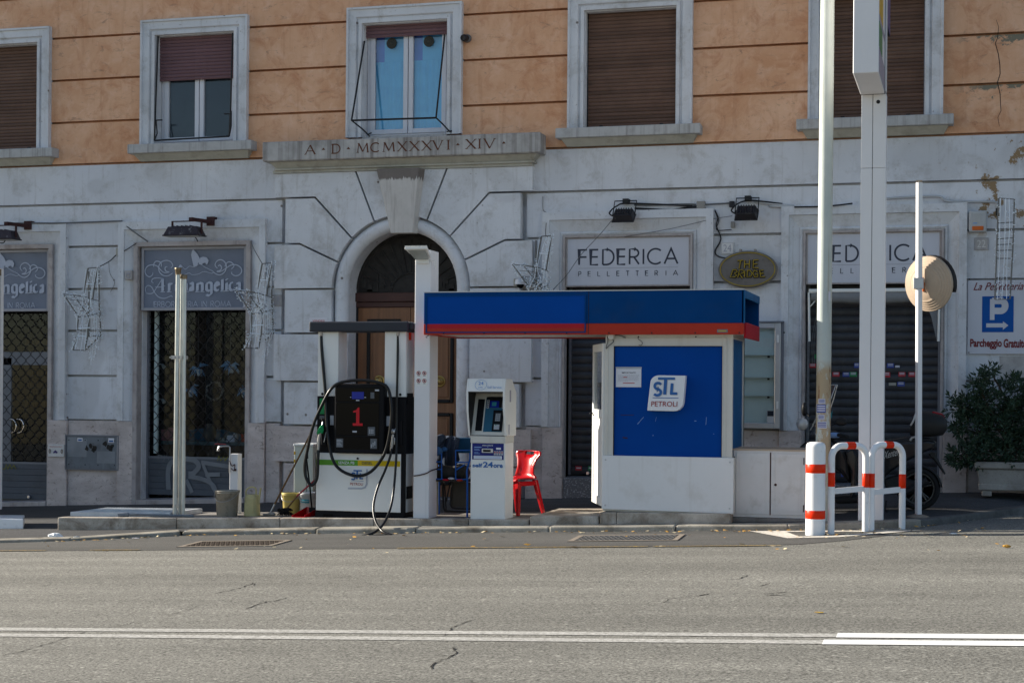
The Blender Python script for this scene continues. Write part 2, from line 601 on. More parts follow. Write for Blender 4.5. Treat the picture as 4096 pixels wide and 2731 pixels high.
def stained_key():
    t = NT('stained_keystone')
    c = t.mix(t.ramp(t.noise(3, 8, .7), .35, .7), (.50, .48, .46), (.60, .58, .56))
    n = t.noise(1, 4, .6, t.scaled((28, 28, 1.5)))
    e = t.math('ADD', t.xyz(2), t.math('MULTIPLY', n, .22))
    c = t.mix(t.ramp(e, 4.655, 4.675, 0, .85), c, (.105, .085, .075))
    c = t.mix(t.ramp(t.noise(1, 6, .6, t.scaled((20, 20, .8))), .52, .75, 0, .5), c, (.22, .19, .17))
    return t.out(c, .85, 0, .2)


M['key'] = stained_key()
M['orange'] = plaster_orange()
M['white'] = plaster_white('white_plaster')
M['trim'] = plaster_white('painted_stone_trim', (.63, .645, .68), False)
M['portal'] = plaster_white('portal_plaster', (.65, .665, .70), False)
M['trav'] = travertine()
M['slab'] = mat('weathered_slab', (.42, .41, .40), .85, var=.15, dirt=((.18, .165, .15), 3, .48, .72, .6), streak=((.13, .11, .10), 14, .35, .48, .72, .8), bump=.3)
M['sill'] = mat('stone_sill', (.44, .44, .44), .85, var=.15, dirt=((.17, .16, .15), 4, .5, .72, .6), streak=((.14, .125, .115), 16, .4, .52, .75, .7), bump=.3)
M['soffit'] = mat('sill_moulding', (.42, .41, .36), .85, dirt=((.20, .18, .14), 5, .5, .7, .5))
M['marble'] = mat('shop_marble_edge', (.40, .365, .36), .5, var=.12, dirt=((.16, .13, .12), 6, .5, .72, .6), streak=((.14, .12, .11), 20, .6, .55, .75, .5))
M['slat_brown'] = mat('brown_shutter', (.125, .072, .052), .55, var=.14, rn=.16, streak=((.16, .12, .09), 1.2, 30, .55, .75, .35))
M['slat_maroon'] = mat('maroon_shutter', (.155, .085, .095), .6, var=.08, rn=.06)
M['sash'] = mat('white_window_frame', (.62, .63, .68), .45, var=.04)
M['pane'] = glass_mat('window_glass', (.95, .97, .98), .9, .6)
M['pane_sky'] = glass_mat('sky_reflecting_glass', (.97, .98, 1), .95, 1.6)
M['curtain'] = mat('pale_blue_curtain', (.20, .66, 1.0), .9, var=.07, vs=6)
M['curtain_top'] = mat('violet_curtain', (.14, .27, .75), .9, var=.07, vs=9)
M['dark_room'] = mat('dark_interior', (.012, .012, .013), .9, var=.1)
M['screen'] = mat('grey_insect_screen', (.035, .046, .062), .8, var=.1)
M['black_iron'] = mat('black_iron', (.018, .018, .02), .55, var=.1)
M['vent'] = mat('vent_grille', (.05, .05, .042), .6)
M['ink_brown'] = mat('brown_carved_letters', (.115, .042, .022), .8, var=.15)
M['steel_shutter'] = mat('grey_steel_shutter', (.055, .057, .065), .42, .35, var=.10, rn=.05, dirt=((.11, .11, .11), 5, .52, .72, .4), streak=((.03, .03, .03), 8, 1, .5, .7, .4))
M['shutter_grey'] = mat('grey_painted_shutter', (.095, .105, .125), .5, .15, var=.10, rn=.04, dirt=((.05, .05, .055), 4, .5, .7, .5), speck=((.2, .2, .2), 30, .7, .4))
M['grille'] = mat('dark_grille', (.030, .028, .030), .5, .4)
M['sign_blue'] = mat('grey_blue_banner', (.165, .19, .25), .55, var=.12, vs=2.0, streak=((.11, .135, .19), 1.0, 2.4, .5, .72, .45))
M['sign_ink'] = mat('pale_sign_print', (.40, .44, .54), .6, var=.05)
M['sign_shadow'] = mat('thin_pale_outline', (.27, .31, .41), .6)
M['sign_white'] = mat('white_sign_board', (.53, .54, .60), .4, var=.04, vs=1.5, streak=((.40, .40, .43), 9, .5, .55, .8, .35))
M['sign_rim'] = mat('sign_rim', (.30, .30, .34), .4, .2)
M['ink_grey'] = mat('dark_grey_print', (.045, .050, .072), .6)
M['oval'] = mat('brown_grey_oval', (.16, .145, .135), .6, var=.12, dirt=((.07, .06, .055), 6, .5, .7, .5))
M['neon'] = mat('yellow_tube', (.33, .235, .02), .4)
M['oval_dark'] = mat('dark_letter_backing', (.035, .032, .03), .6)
M['plaque'] = mat('stone_number_plaque', (.62, .61, .60), .7, var=.08)
M['plaque_old'] = mat('worn_number_plaque', (.43, .41, .40), .8, var=.15, dirt=((.28, .26, .25), 9, .45, .65, .6))
M['lamp_black'] = mat('black_lamp_housing', (.028, .027, .032), .45, .3, var=.15, dirt=((.16, .15, .14), 14, .58, .70, .6))
M['lamp_old'] = mat('purplish_lamp_housing', (.035, .028, .036), .5, .2, var=.2, dirt=((.20, .20, .21), 10, .58, .68, .8))
M['rust'] = mat('rusty_bracket', (.05, .022, .022), .8, var=.25)
M['lamp_glass'] = mat('lamp_glass', (.33, .36, .35), .2)
M['cable_grey'] = mat('grey_cable', (.13, .135, .14), .6)
M['cable_black'] = mat('black_cable', (.02, .02, .022), .6)
M['jbox'] = mat('cream_junction_box', (.36, .345, .30), .6, dirt=((.2, .18, .15), 20, .5, .7, .4))
M['jbox_grey'] = mat('grey_junction_box', (.26, .25, .235), .6)
M['wire_frame'] = mat('grey_wire_frame', (.17, .165, .155), .5, .3)
M['wire_light'] = mat('white_light_string', (.80, .86, .95), .4)
M['door_wood'] = wood('brown_door_wood', (.18, .075, .032), (.28, .125, .055))
M['door_dark'] = mat('dark_brown_frame', (.075, .036, .030), .5, var=.12)
M['door_black'] = mat('black_door_moulding', (.014, .013, .014), .5)
M['fan_dark'] = mat('dark_carved_panel', (.030, .027, .025), .7, var=.3, vs=9, bump=.4, bs=20)
M['brass'] = mat('brass', (.48, .33, .12), .3, .9)
M['chrome'] = mat('chrome', (.7, .7, .72), .15, 1.0, var=0)
M['panel_grey'] = mat('grey_meter_panel', (.155, .175, .20), .5, .1, var=.12, dirt=((.08, .085, .09), 7, .52, .68, .6), streak=((.24, .26, .28), 10, 1, .58, .72, .5))
M['panel_paper'] = mat('glue_remains', (.23, .245, .265), .8, var=.15)
M['paper'] = mat('white_paper', (.66, .66, .70), .7, var=.03)
M['ink_red'] = mat('red_ink', (.42, .05, .05), .7)
M['ink_darkred'] = mat('dark_red_ink', (.17, .028, .032), .7)
M['ink_soft'] = mat('faded_grey_ink', (.33, .33, .38), .7)
M['ink_blue'] = mat('blue_ink', (.035, .105, .30), .6)
M['ink_ltblue'] = mat('light_blue_ink', (.20, .33, .60), .6)
M['park_blue'] = mat('blue_parking_panel', (.002, .075, .32), .5, var=.04, spec=.15)
M['alu'] = mat('aluminium', (.50, .50, .52), .35, .6, var=.06)
M['alu_dark'] = mat('dark_aluminium', (.17, .18, .21), .45, .4)
M['case_back'] = mat('pale_green_case_back', (.62, .74, .74), .6, var=.04)
M['white_paint'] = mat('white_painted_metal', (.74, .74, .72), .38, var=.03, vs=2, streak=((.55, .52, .46), 10, .6, .62, .82, .35))
M['white_post'] = mat('white_post_paint', (.72, .71, .72), .40, var=.03, vs=2, streak=((.50, .48, .46), 22, .5, .62, .82, .35))
M['cream_paint'] = mat('off_white_kiosk_frame', (.60, .58, .53), .4, var=.05, streak=((.42, .38, .31), 12, .6, .58, .78, .35))
M['kiosk_white'] = mat('white_kiosk_panel', (.72, .72, .72), .4, var=.04, vs=1.5, dirt=((.45, .41, .36), 3, .54, .8, .45), streak=((.45, .41, .35), 14, .7, .60, .80, .35))
M['kiosk_cab'] = mat('white_cabinet_paint', (.63, .62, .61), .5, var=.05, dirt=((.36, .32, .27), 5, .56, .74, .45), streak=((.40, .36, .32), 9, .8, .60, .8, .4))
M['blue'] = mat('deep_blue_panel', (.000, .050, .27), .45, var=.10, vs=1.2, spec=.06)
M['blue_canopy'] = mat('navy_canopy', (.000, .045, .175), .5, spec=.06, var=.14, vs=1.3, dirt=((.02, .05, .13), 3, .5, .75, .4))
M['blue_bright'] = mat('royal_blue_panel', (.000, .055, .29), .45, var=.08, vs=1.3, spec=.06)
M['blue_side'] = mat('teal_blue_side', (.001, .085, .24), .4, var=.10, spec=.1)
M['red_band'] = mat('orange_red_band', (.40, .026, .010), .42, var=.10, vs=2)
M['crimson'] = mat('crimson_stripe', (.40, .005, .016), .4, var=.05)
M['red_plastic'] = mat('glossy_red_plastic', (.42, .004, .008), .25, var=.03, coat=.3)
M['red_refl'] = mat('orange_red_film', (.74, .030, .003), .4, var=.04, spec=.15)
M['black_plastic'] = mat('black_plastic', (.010, .010, .012), .5, var=.1, spec=.07)
M['black_gloss'] = mat('black_gloss', (.004, .004, .005), .12, var=0, spec=.10)
M['dark_bar'] = mat('dark_grey_top_bar', (.030, .034, .044), .5, var=.06)
M['rubber'] = mat('black_rubber_hose', (.012, .012, .013), .28, var=.1)
M['screen_blue'] = mat('blue_display', (.012, .025, .28), .2)
M['number_red'] = mat('red_numeral', (.50, .008, .018), .4)
M['grey_print'] = mat('grey_label', (.40, .42, .46), .6)
M['dim_print'] = mat('dim_label', (.10, .11, .125), .5)
M['green_band'] = mat('green_band', (.10, .30, .025), .4)
M['yellow_band'] = mat('yellow_band', (.60, .42, .008), .4)
M['green_nozzle'] = mat('green_nozzle', (.006, .23, .07), .35)
M['nozzle_grey'] = mat('nozzle_metal', (.42, .42, .43), .35, .8)
M['gasket'] = mat('black_gasket', (.01, .01, .012), .5)
M['logo_grey'] = mat('grey_logo_shadow', (.38, .40, .46), .5)
M['logo_white'] = mat('white_logo', (.72, .73, .76), .35, var=.02)
M['logo_blue'] = mat('logo_blue', (.030, .125, .36), .4)
M['logo_red'] = mat('logo_red', (.30, .035, .04), .5)
M['teal'] = mat('teal_keypad_panel', (.020, .10, .17), .35)
M['navy'] = mat('navy_label', (.010, .018, .16), .35)
M['pipe'] = mat('galvanised_pipe', (.50, .53, .53), .30, .5, var=.10, vs=7)
M['pipe_cap'] = mat('bronze_pipe_cap', (.22, .17, .11), .5, .6, var=.2, vs=20)
M['steel_plate'] = mat('worn_steel_plate', (.56, .57, .58), .45, .1, var=.2, vs=6)
M['cover_steel'] = mat('dark_steel_cover', (.15, .145, .14), .5, .3, var=.2, vs=8)
M['pole'] = peeled_pole()
M['white_bollard'] = mat('white_bollard_paint', (.80, .80, .81), .3, var=.03, dirt=((.42, .39, .35), 9, .58, .74, .45))
M['hatch_iron'] = mat('worn_iron_cover', (.12, .095, .075), .6, .4, var=.25, vs=12)
M['hatch_frame'] = mat('cover_frame_concrete', (.22, .185, .15), .85, var=.15)
M['island'] = stone('stained_island_stone', (.27, .225, .175), (.60, .54, .47), (.12, .078, .045), .9)
M['island_top'] = stone('worn_island_top', (.16, .15, .14), (.27, .25, .23))
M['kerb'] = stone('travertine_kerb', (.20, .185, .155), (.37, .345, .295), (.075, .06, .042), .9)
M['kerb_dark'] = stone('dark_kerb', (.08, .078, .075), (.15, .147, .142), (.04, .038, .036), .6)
M['granite'] = mat('speckled_granite', (.14, .14, .15), .6, var=.1, speck=((.36, .36, .38), 42, .56, .8))
M['road'] = asphalt('worn_asphalt', (.052, .050, .044), (.315, .308, .275), .13, 60)
M['lane'] = asphalt('dark_patch_asphalt', (.055, .053, .050), (.125, .122, .115), .15)
M['pave'] = asphalt('pavement_asphalt', (.032, .032, .034), (.090, .090, .093), .2)
M['crack'] = mat('crack', (.022, .021, .020), .95, var=.3, vs=40)
M['line_old'] = paint_line('worn_white_line', (.56, .55, .52), .38, .62, (.22, .215, .195))
M['line_new'] = paint_line('fresh_white_line', (.80, .80, .79), .16, .30, (.3, .3, .28))
M['line_yellow'] = paint_line('worn_yellow_line', (.55, .36, .06), .45, .62, (.14, .13, .115))
M['line_zone'] = paint_line('white_zone_paint', (.66, .62, .55), .30, .50, (.26, .24, .21))
M['bucket'] = mat('dirty_grey_bucket', (.34, .31, .26), .6, var=.2, vs=9, dirt=((.12, .10, .08), 9, .47, .66, .8))
M['yellow_plastic'] = mat('yellow_plastic', (.68, .54, .17), .45, var=.06, dirt=((.4, .33, .18), 8, .58, .75, .4))
M['can'] = mat('faded_yellow_can', (.46, .40, .20), .5, var=.10, dirt=((.25, .21, .12), 9, .5, .7, .5))
M['white_plastic'] = mat('white_plastic', (.60, .60, .60), .5, var=.05, dirt=((.35, .32, .28), 8, .55, .72, .4))
M['label_glint_teal'] = mat('teal_label_and_glint', (.03, .25, .30), .5)
M['wood_handle'] = mat('wooden_handle', (.155, .085, .035), .6, var=.15)
M['pink_handle'] = mat('red_handle', (.34, .05, .06), .5)
M['bristle'] = mat('black_bristles', (.016, .014, .012), .9, var=.3, vs=50)
M['cab_green'] = mat('pale_grey_green_cabinet', (.48, .52, .48), .5, var=.04)
M['cab_white'] = mat('cabinet_white', (.66, .68, .68), .45, var=.04)
M['blue_tube'] = mat('blue_painted_tube', (.008, .085, .34), .4, var=.08)
M['blue_cloth'] = mat('navy_jacket_cloth', (.022, .034, .060), .9, var=.18, vs=14, bump=.3, bs=90)
M['blue_lining'] = mat('blue_lining', (.025, .085, .21), .8, var=.15, vs=12)
M['teal_back'] = mat('teal_chair_back', (.008, .060, .14), .5)
M['dark_fabric'] = mat('charcoal_fabric', (.030, .028, .026), .8, var=.2, vs=20)
M['beige_dark'] = mat('brown_grey_board', (.075, .066, .055), .6, var=.15)
M['cream_board'] = mat('cream_board', (.46, .43, .33), .6, var=.08)
M['foliage'] = mat('dark_leaf', (.026, .048, .026), .38, var=.35, vs=7, rn=0)
M['foliage2'] = mat('grey_green_leaf', (.045, .078, .050), .38, var=.3, vs=9)
M['stem'] = mat('brown_stem', (.06, .045, .03), .8)
M['planter'] = stone('stained_planter', (.26, .235, .21), (.40, .37, .335), (.11, .09, .07), .7)
M['soil'] = mat('dark_soil', (.03, .024, .018), .95)
M['moto_black'] = mat('black_scooter_paint', (.016, .016, .018), .22, var=.1, coat=.3)
M['moto_matt'] = mat('matt_black_plastic', (.020, .020, .021), .5, var=.1)
M['tyre'] = mat('tyre_rubber', (.016, .016, .017), .8, var=.15)
M['rim'] = mat('dark_grey_rim', (.10, .10, .095), .4, .6)
M['red_lens'] = mat('red_lens', (.22, .006, .012), .25)
M['mirror_silver'] = mat('silver_mirror_housing', (.48, .48, .48), .3, .3)
M['shield'] = glass_mat('clear_windshield', (.80, .84, .88), .8, .8)
M['mirror_back'] = mat('beige_mirror_back', (.44, .345, .26), .6, var=.05)
M['visor'] = mat('black_visor', (.016, .015, .016), .5)
M['orange_plastic'] = mat('orange_plastic', (.55, .12, .02), .35)
M['sticker_w'] = mat('white_sticker', (.55, .55, .62), .5)
M['sticker_r'] = mat('red_sticker', (.46, .045, .06), .5)
M['sticker_b'] = mat('blue_sticker', (.06, .09, .32), .5)
M['sticker_g'] = mat('green_sticker', (.03, .22, .08), .5)
M['graffiti'] = mat('grey_spray_paint', (.20, .21, .225), .8, var=.12)
M['graffiti_y'] = mat('yellow_spray_paint', (.20, .19, .04), .8)
M['leaf_yellow'] = mat('yellow_leaf', (.50, .27, .05), .7, var=.3, vs=30)
M['leaf_pale'] = mat('pale_leaf', (.55, .46, .30), .7, var=.3, vs=30)
M['litter_white'] = mat('white_litter', (.72, .74, .76), .35)
M['totem_purple'] = mat('purple_panel', (.065, .042, .17), .4)
M['totem_yellow'] = mat('yellow_panel', (.55, .33, .02), .4)
M['totem_green'] = mat('green_panel', (.04, .20, .08), .4)
M['totem_lilac'] = mat('lilac_panel', (.25, .25, .34), .35)
M['awning'] = mat('grey_awning_cloth', (.20, .205, .215), .85, var=.1, vs=5)
M['shop_brown'] = mat('brown_shelf', (.055, .032, .015), .7, var=.25, vs=8)
M['shop_orange'] = mat('amber_cabinet', (.16, .085, .028), .7, var=.2, vs=5)
M['shop_teal'] = mat('teal_counter', (.055, .10, .115), .6, var=.15, vs=7)
M['leaf_blue'] = mat('bluish_paper_leaf', (.15, .32, .52), .45, var=.3, vs=14)
M['pink_box'] = mat('pink_patterned_box', (.30, .10, .14), .6, var=.5, vs=30)
M['glass_dark'] = glass_mat('shop_glass', (.82, .86, .88), .9, .35)
M['pipe_white'] = mat('pale_pipe', (.42, .43, .44), .5)


# ------------------------------------------------------------------ ground
def road_pt(dx, dy, lift=0.0):
    lo, hi = -24.0, 3.0
    for _ in range(50):
        m = (lo + hi) / 2
        x, z = PX(dx, dy, m)
        if z > zr(x): lo = m
        else: hi = m
    x, z = PX(dx, dy, lo)
    return Vector((x, lo, zr(x) + lift))


g = MB()
g.add([(-90, -70, zr(-90)), (90, -70, zr(90)), (90, 40, zr(90)), (-90, 40, zr(-90))], [(0, 1, 2, 3)])
tag(g.build('road', M['road']), kind='structure')
KP = [(-70, -4.9), (-12, -4.9), (-6.5, -4.85), (-4.9, -4.72), (-4.4, -4.55), (-3.95, -4.36), (-3.5, -4.12), (-3.08, -3.80), (-2.1, -3.63), (-.4, -3.6), (1.17, -3.6),
      (3.7, -3.6), (4.6, -3.62), (5.1, -3.58), (5.5, -3.38), (6.0, -2.72), (6.4, -1.8), (6.76, -1.05), (7.3, -.8), (8.5, -.75), (14, -.75)]


def kz(x, y): return max(min(pz(x, y), zr(x) + .075), zr(x) + .025)


g = MB()
lane = [(x, y + .05) for x, y in KP if -70 <= x <= 5.2]
low = [(5.3, -4.3), (4.9, -4.9), (4.5, -5.3), (4.0, -5.46), (1.5, -5.56), (-4.3, -5.72), (-70, -6.6)]
g.add([(x, y, zr(x) + .004) for x, y in low + lane], [tuple(range(len(low + lane)))[::-1]])
tag(g.build('parking_lane', M['lane']), kind='structure')

# pavement, one strip of quads between the kerb and the house
g = MB()
st = []
for a, b in zip(KP[1:], KP[2:]):
    n = max(1, int(abs(b[0] - a[0]) / .5)) if a[0] > -7 else 4
    st += [(a[0] + (b[0] - a[0]) * i / n, a[1] + (b[1] - a[1]) * i / n) for i in range(n)]
st = [KP[0]] + st + [KP[-1]]
rows = 7
for x, y in st:
    yi = y + .22
    for r in range(rows):
        yy = yi + (.35 - yi) * r / (rows - 1)
        g.v.append((x, yy, kz(x, yi) * (1 - r / (rows - 1)) + zw(x) * r / (rows - 1)))
for i in range(len(st) - 1):
    for r in range(rows - 1):
        a = i * rows + r
        g.f.append([a, a + rows, a + rows + 1, a + 1]); g.sm.append(False)
tag(g.build('pavement', M['pave']), kind='structure')

# kerb stones
kerb = MB()
kerb.hexa([(-70, -4.9, zr(-70) - .1), (-6.52, -4.85, zr(-6.5) - .1), (-6.52, -4.63, zr(-6.5) - .1), (-70, -4.68, zr(-70) - .1)],
          [(-70, -4.9, kz(-70, -4.7)), (-6.52, -4.85, kz(-6.5, -4.63)), (-6.52, -4.63, kz(-6.5, -4.63)), (-70, -4.68, kz(-70, -4.7))])
kerb_o = tag(kerb.build('kerb', M['kerb']), kind='structure')
cur, d = [], 0.0
path = []
for a, b in zip(KP[2:], KP[3:]):
    a, b = Vector(a), Vector(b); n = max(1, int((b - a).length / .05))
    path += [a + (b - a) * (i / n) for i in range(n)]
acc = 0.0; start = 0; lens = 0.9
segs = []
for i in range(1, len(path)):
    acc += (path[i] - path[i - 1]).length
    if acc > lens:
        segs.append((start, i)); start = i; acc = 0; lens = rnd(1.2, 1.9)
for a, b in segs:
    p, q = path[a], path[b]
    t = (q - p).normalized(); p, q = p + t * .004, q - t * .004
    nrm = Vector((-t.y, t.x)); dz = rnd(-.004, .004); j = rnd(-.012, .012)
    mid = [p + nrm * j, q + nrm * j]
    s = MB()
    w = .24
    bot = [(v.x, v.y, zr(v.x) - .06) for v in (mid[0], mid[1], mid[1] + nrm * w, mid[0] + nrm * w)]
    top = [(v.x + nrm.x * e, v.y + nrm.y * e, kz(v.x, v.y + .22) + dz + .008) for v, e in ((mid[0], .02), (mid[1], .02), (mid[1] + nrm * w, 0), (mid[0] + nrm * w, 0))]
    s.hexa(bot, top)
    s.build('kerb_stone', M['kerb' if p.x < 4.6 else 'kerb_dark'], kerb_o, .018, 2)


def strip(name, pts, w, m, lift=.0035, jit=0.0, taper=False):
    """Painted line or crack lying on the road."""
    s = MB(); L, R = [], []
    P = [Vector(p) for p in pts]
    for i, p in enumerate(P):
        t = (P[min(i + 1, len(P) - 1)] - P[max(0, i - 1)]); t = Vector((t.x, t.y, 0)).normalized(); n = Vector((-t.y, t.x, 0))
        ww = w * (rnd(.35, 1.5) if jit else 1) * (0.15 if taper and i in (0, len(P) - 1) else 1)
        c = p + n * rnd(-jit, jit)
        L.append(c + n * ww / 2); R.append(c - n * ww / 2)
    v = [(q.x, q.y, zr(q.x) + lift) for q in L + R]; k = len(P)
    s.add(v, [(i, k + i, k + i + 1, i + 1) for i in range(k - 1)])
    return tag(s.build(name, m), kind='structure')


def yl(x, y0): return y0 + .0222 * (x + .4)
for y0 in (-11.685, -11.965):
    xs = (5.37 if y0 > -11.8 else 5.31)
    strip('road_marking_line', [(-60, yl(-60, y0), 0), (xs, yl(xs, y0), 0)], .145, M['line_old'])
    strip('road_marking_line', [(xs - .03, yl(xs, y0), 0), (40, yl(40, y0), 0)], .185, M['line_new'], .005)
for a, b in ((-12, -4.55), (-4.5, -3.75), (-3.2, -2.6), (.35, 3.0), (3.05, 4.33)):
    strip('road_marking_line_yellow', [(x, interp(x, [(-12, -5.93), (-4.3, -5.72), (1.5, -5.57), (4.35, -5.46)]), 0) for x in (a, (a + b) / 2, b)], .06, M['line_yellow'], .009)


def crack(pts, w=.016, sub=10):
    P = [road_pt(*p) for p in pts]
    q = []
    for a, b in zip(P, P[1:]):
        n = max(2, int((b - a).length / .045))
        q += [a + (b - a) * (i / n) for i in range(n)]
    strip('road_crack', q + [P[-1]], w * .20 + .003, M['crack'], .003, .012, True)


def h(zx, zy): return (zx * .5, 1148.5 + zy * .5)
def h2(zx, zy): return (1176 + zx * .5, 1148.5 + zy * .5)
for c, w in (([h(0, 369), h(160, 367)], .02), ([h(830, 367), h(1010, 369), h(1180, 368)], .018), ([h(1185, 370), h(1420, 368)], .035), ([h(1500, 368), h(1800, 367)], .030), ([h(1900, 368), h(2350, 370)], .016),
             ([h(980, 430), h(1100, 405), h(1170, 380)], .035), ([h(1155, 378), h(1170, 392)], .03), ([h(700, 462), h(830, 440)], .02), ([h(1130, 500), h(1180, 480), h(1240, 462)], .035),
             ([h(1240, 470), h(1320, 448)], .045), ([h(800, 524), h(960, 470)], .015), ([h(0, 715), h(120, 690), h(300, 632), h(390, 605)], .030),
             ([h(1985, 778), h(1998, 745), h(2070, 720), h(2098, 700), h(2085, 672)], .045), ([h(2010, 648), h(2055, 605), h(2080, 585), h(2185, 545)], .025),
             ([h(540, 582), h(620, 560)], .016), ([h(180, 398), h(240, 385)], .02),
             ([h2(0, 372), h2(260, 375), h2(400, 378), h2(415, 370)], .022), ([h2(420, 373), h2(960, 372)], .014), ([h2(960, 368), h2(1040, 362), h2(1080, 345)], .03),
             ([h2(1130, 396), h2(1190, 380)], .035), ([h2(700, 472), h2(712, 455), h2(840, 440), h2(910, 428)], .022), ([h2(845, 442), h2(905, 430)], .05), ([h2(1250, 374), h2(1700, 368)], .014),
             ([h2(1150, 430), h2(1275, 422)], .06), ([h2(1165, 437), h2(1260, 434)], .08), ([h2(2180, 376), h2(2245, 368)], .022), ([h2(1800, 441), h2(1840, 440)], .04), ([h2(890, 541), h2(925, 540)], .03)):
    crack(c, w)

# painted zone round the bollards
zone = [(3.78, -3.66), (4.30, -4.62), (4.82, -4.52), (5.62, -3.72)]
zin = [(4.20, -3.80), (4.40, -4.42), (4.78, -4.34), (5.28, -3.84)]
s = MB()
v = [(x, y, zr(x) + .008) for x, y in zone + zin]
s.add(v, [(i, (i + 1) % 4, 4 + (i + 1) % 4, 4 + i) for i in range(4)])
tag(s.build('road_marking_zone', M['line_zone']), kind='structure')


# manhole covers: concrete surround, iron plate, ribs
def hatch(cx, cy, w, d, rot, label, m):
    z = zr(cx)
    t = thing('manhole_cover', label, 'manhole cover', (cx, cy, z + .004), rot, 'manhole covers in the parking lane')
    MB().ring(-w / 2 - .05, w / 2 + .05, -d / 2 - .05, d / 2 + .05, .05, 0, .012)
    f = MB()
    sl = .038
    for x0, x1, y0, y1 in ((-w / 2 - .06, w / 2 + .06, -d / 2 - .06, -d / 2), (-w / 2 - .06, w / 2 + .06, d / 2, d / 2 + .06), (-w / 2 - .06, -w / 2, -d / 2, d / 2), (w / 2, w / 2 + .06, -d / 2, d / 2)):
        f.hexa([(x, y, -.02 + sl * x) for x, y in ((x0, y0), (x1, y0), (x1, y1), (x0, y1))], [(x, y, .010 + sl * x) for x, y in ((x0, y0), (x1, y0), (x1, y1), (x0, y1))])
    f.build('frame', M['hatch_frame'], t, local=True)
    p = MB()
    p.hexa([(x, y, -.02 + sl * x) for x, y in ((-w / 2 + .01, -d / 2 + .01), (w / 2 - .01, -d / 2 + .01), (w / 2 - .01, d / 2 - .01), (-w / 2 + .01, d / 2 - .01))],
           [(x, y, .008 + sl * x) for x, y in ((-w / 2 + .01, -d / 2 + .01), (w / 2 - .01, -d / 2 + .01), (w / 2 - .01, d / 2 - .01), (-w / 2 + .01, d / 2 - .01))])
    p.build('plate', m, t, local=True)
    r = MB(); n = int(w / .055)
    for i in range(n):
        x = -w / 2 + .03 + (w - .06) * i / (n - 1)
        for k in range(6):
            y = -d / 2 + .04 + (d - .1) * k / 6
            x2 = x + (.012 if k % 2 else -.012)
            r.hexa([(x2, y, .006 + sl * x2), (x2 + .014, y, .006 + sl * x2), (x2 + .014, y + .07, .006 + sl * x2), (x2, y + .07, .006 + sl * x2)],
                   [(x2, y, .016 + sl * x2), (x2 + .014, y, .016 + sl * x2), (x2 + .014, y + .07, .016 + sl * x2), (x2, y + .07, .016 + sl * x2)])
    tag(r.build('tread', m, t, local=True), kind='stuff')
    return t


hatch(-1.80, -4.98, .98, .60, .10, 'rusty brown ribbed manhole cover in front of the grey bucket', M['hatch_iron'])
hatch(2.58, -4.52, 1.05, .62, .06, 'dark steel manhole cover in front of the kiosk', M['cover_steel'])


# ------------------------------------------------------------------ the house
B = thing('apartment_building', 'ochre apartment building with rusticated white ground floor and arched wooden door', 'building')
WC = [-8.12, -4.872, -1.606, 1.641, 4.898]                    # window axes
HW, OW = .861, .625
Z0, ZT = 5.187, 7.032
CS = [4.945, 5.58, 6.217, 6.855, 7.49, 8.13]
GAP = .017
XL, XR = -9.6, 14.0


def spans(lo, hi, cuts):
    """What is left of lo..hi outside the cuts."""
    out, x = [], lo
    for a, b in sorted(cuts):
        if b <= lo or a >= hi: continue
        if a > x: out.append((x, a))
        x = max(x, b)
    if x < hi: out.append((x, hi))
    return out


# backing wall with real openings
holes = [(c - .64, c + .64, 5.19, 6.83) for c in WC] + [(c - .862, c + .862, -1, 3.72) for c in (-8.14, -4.89, 1.62, 4.885)] + [(-2.74, -.50, -1, 4.10)]
xs = sorted({XL, XR} | {v for hh in holes for v in hh[:2]})
zs = sorted({-1.2, 8.13, 4.945} | {v for hh in holes for v in hh[2:]})
w, w2 = MB(), MB()
for a, b in zip(xs, xs[1:]):
    for c, d2 in zip(zs, zs[1:]):
        mx, mz = (a + b) / 2, (c + d2) / 2
        if not any(hh[0] < mx < hh[1] and hh[2] < mz < hh[3] for hh in holes):
            (w2 if mz > 4.945 else w).box(a, b, .095, .30, c, d2)
w.build('wall', M['white'], B); w2.build('wall', M['orange'], B)
up = MB()
up.box(-70, XL, 0, 9, -3.2, 16); up.box(XL, XR, .30, .5, 7.6, 8.13); up.box(XL, XR, 0, 9, 8.13, 16); up.box(XL, XR, 4.0, 9, -1.2, 8.13)
up.box(XL, XR, .305, 4.0, 4.2, 4.4)
up.box(XR - .3, XR, .31, 4.0, -1.2, 8.13)
up.build('upper_wall', M['orange'], B)


def block(name, poly, y0, m, y1=.097):
    s = MB(); s.prism(poly, y0, y1); return s.build(name, m, B)


def rect(a, b, c, d): return [(a, c), (b, c), (b, d), (a, d)]


for i in range(5):
    lo, hi = CS[i] + GAP, CS[i + 1] - GAP
    cuts = [(c - HW + .01, c + HW - .01) for c in WC]
    if i < 3:
        for a, b in spans(XL, XR, cuts): block('plaster_block', rect(a, b, lo, hi), 0, M['orange'])
    elif i == 3:
        for a, b in spans(XL, XR, cuts): block('plaster_block', rect(a, b, lo, ZT - .01), 0, M['orange'])
        block('plaster_block', rect(XL, XR, ZT - .01, hi), 0, M['orange'])
    else: block('plaster_block', rect(XL, XR, lo, hi), 0, M['orange'])
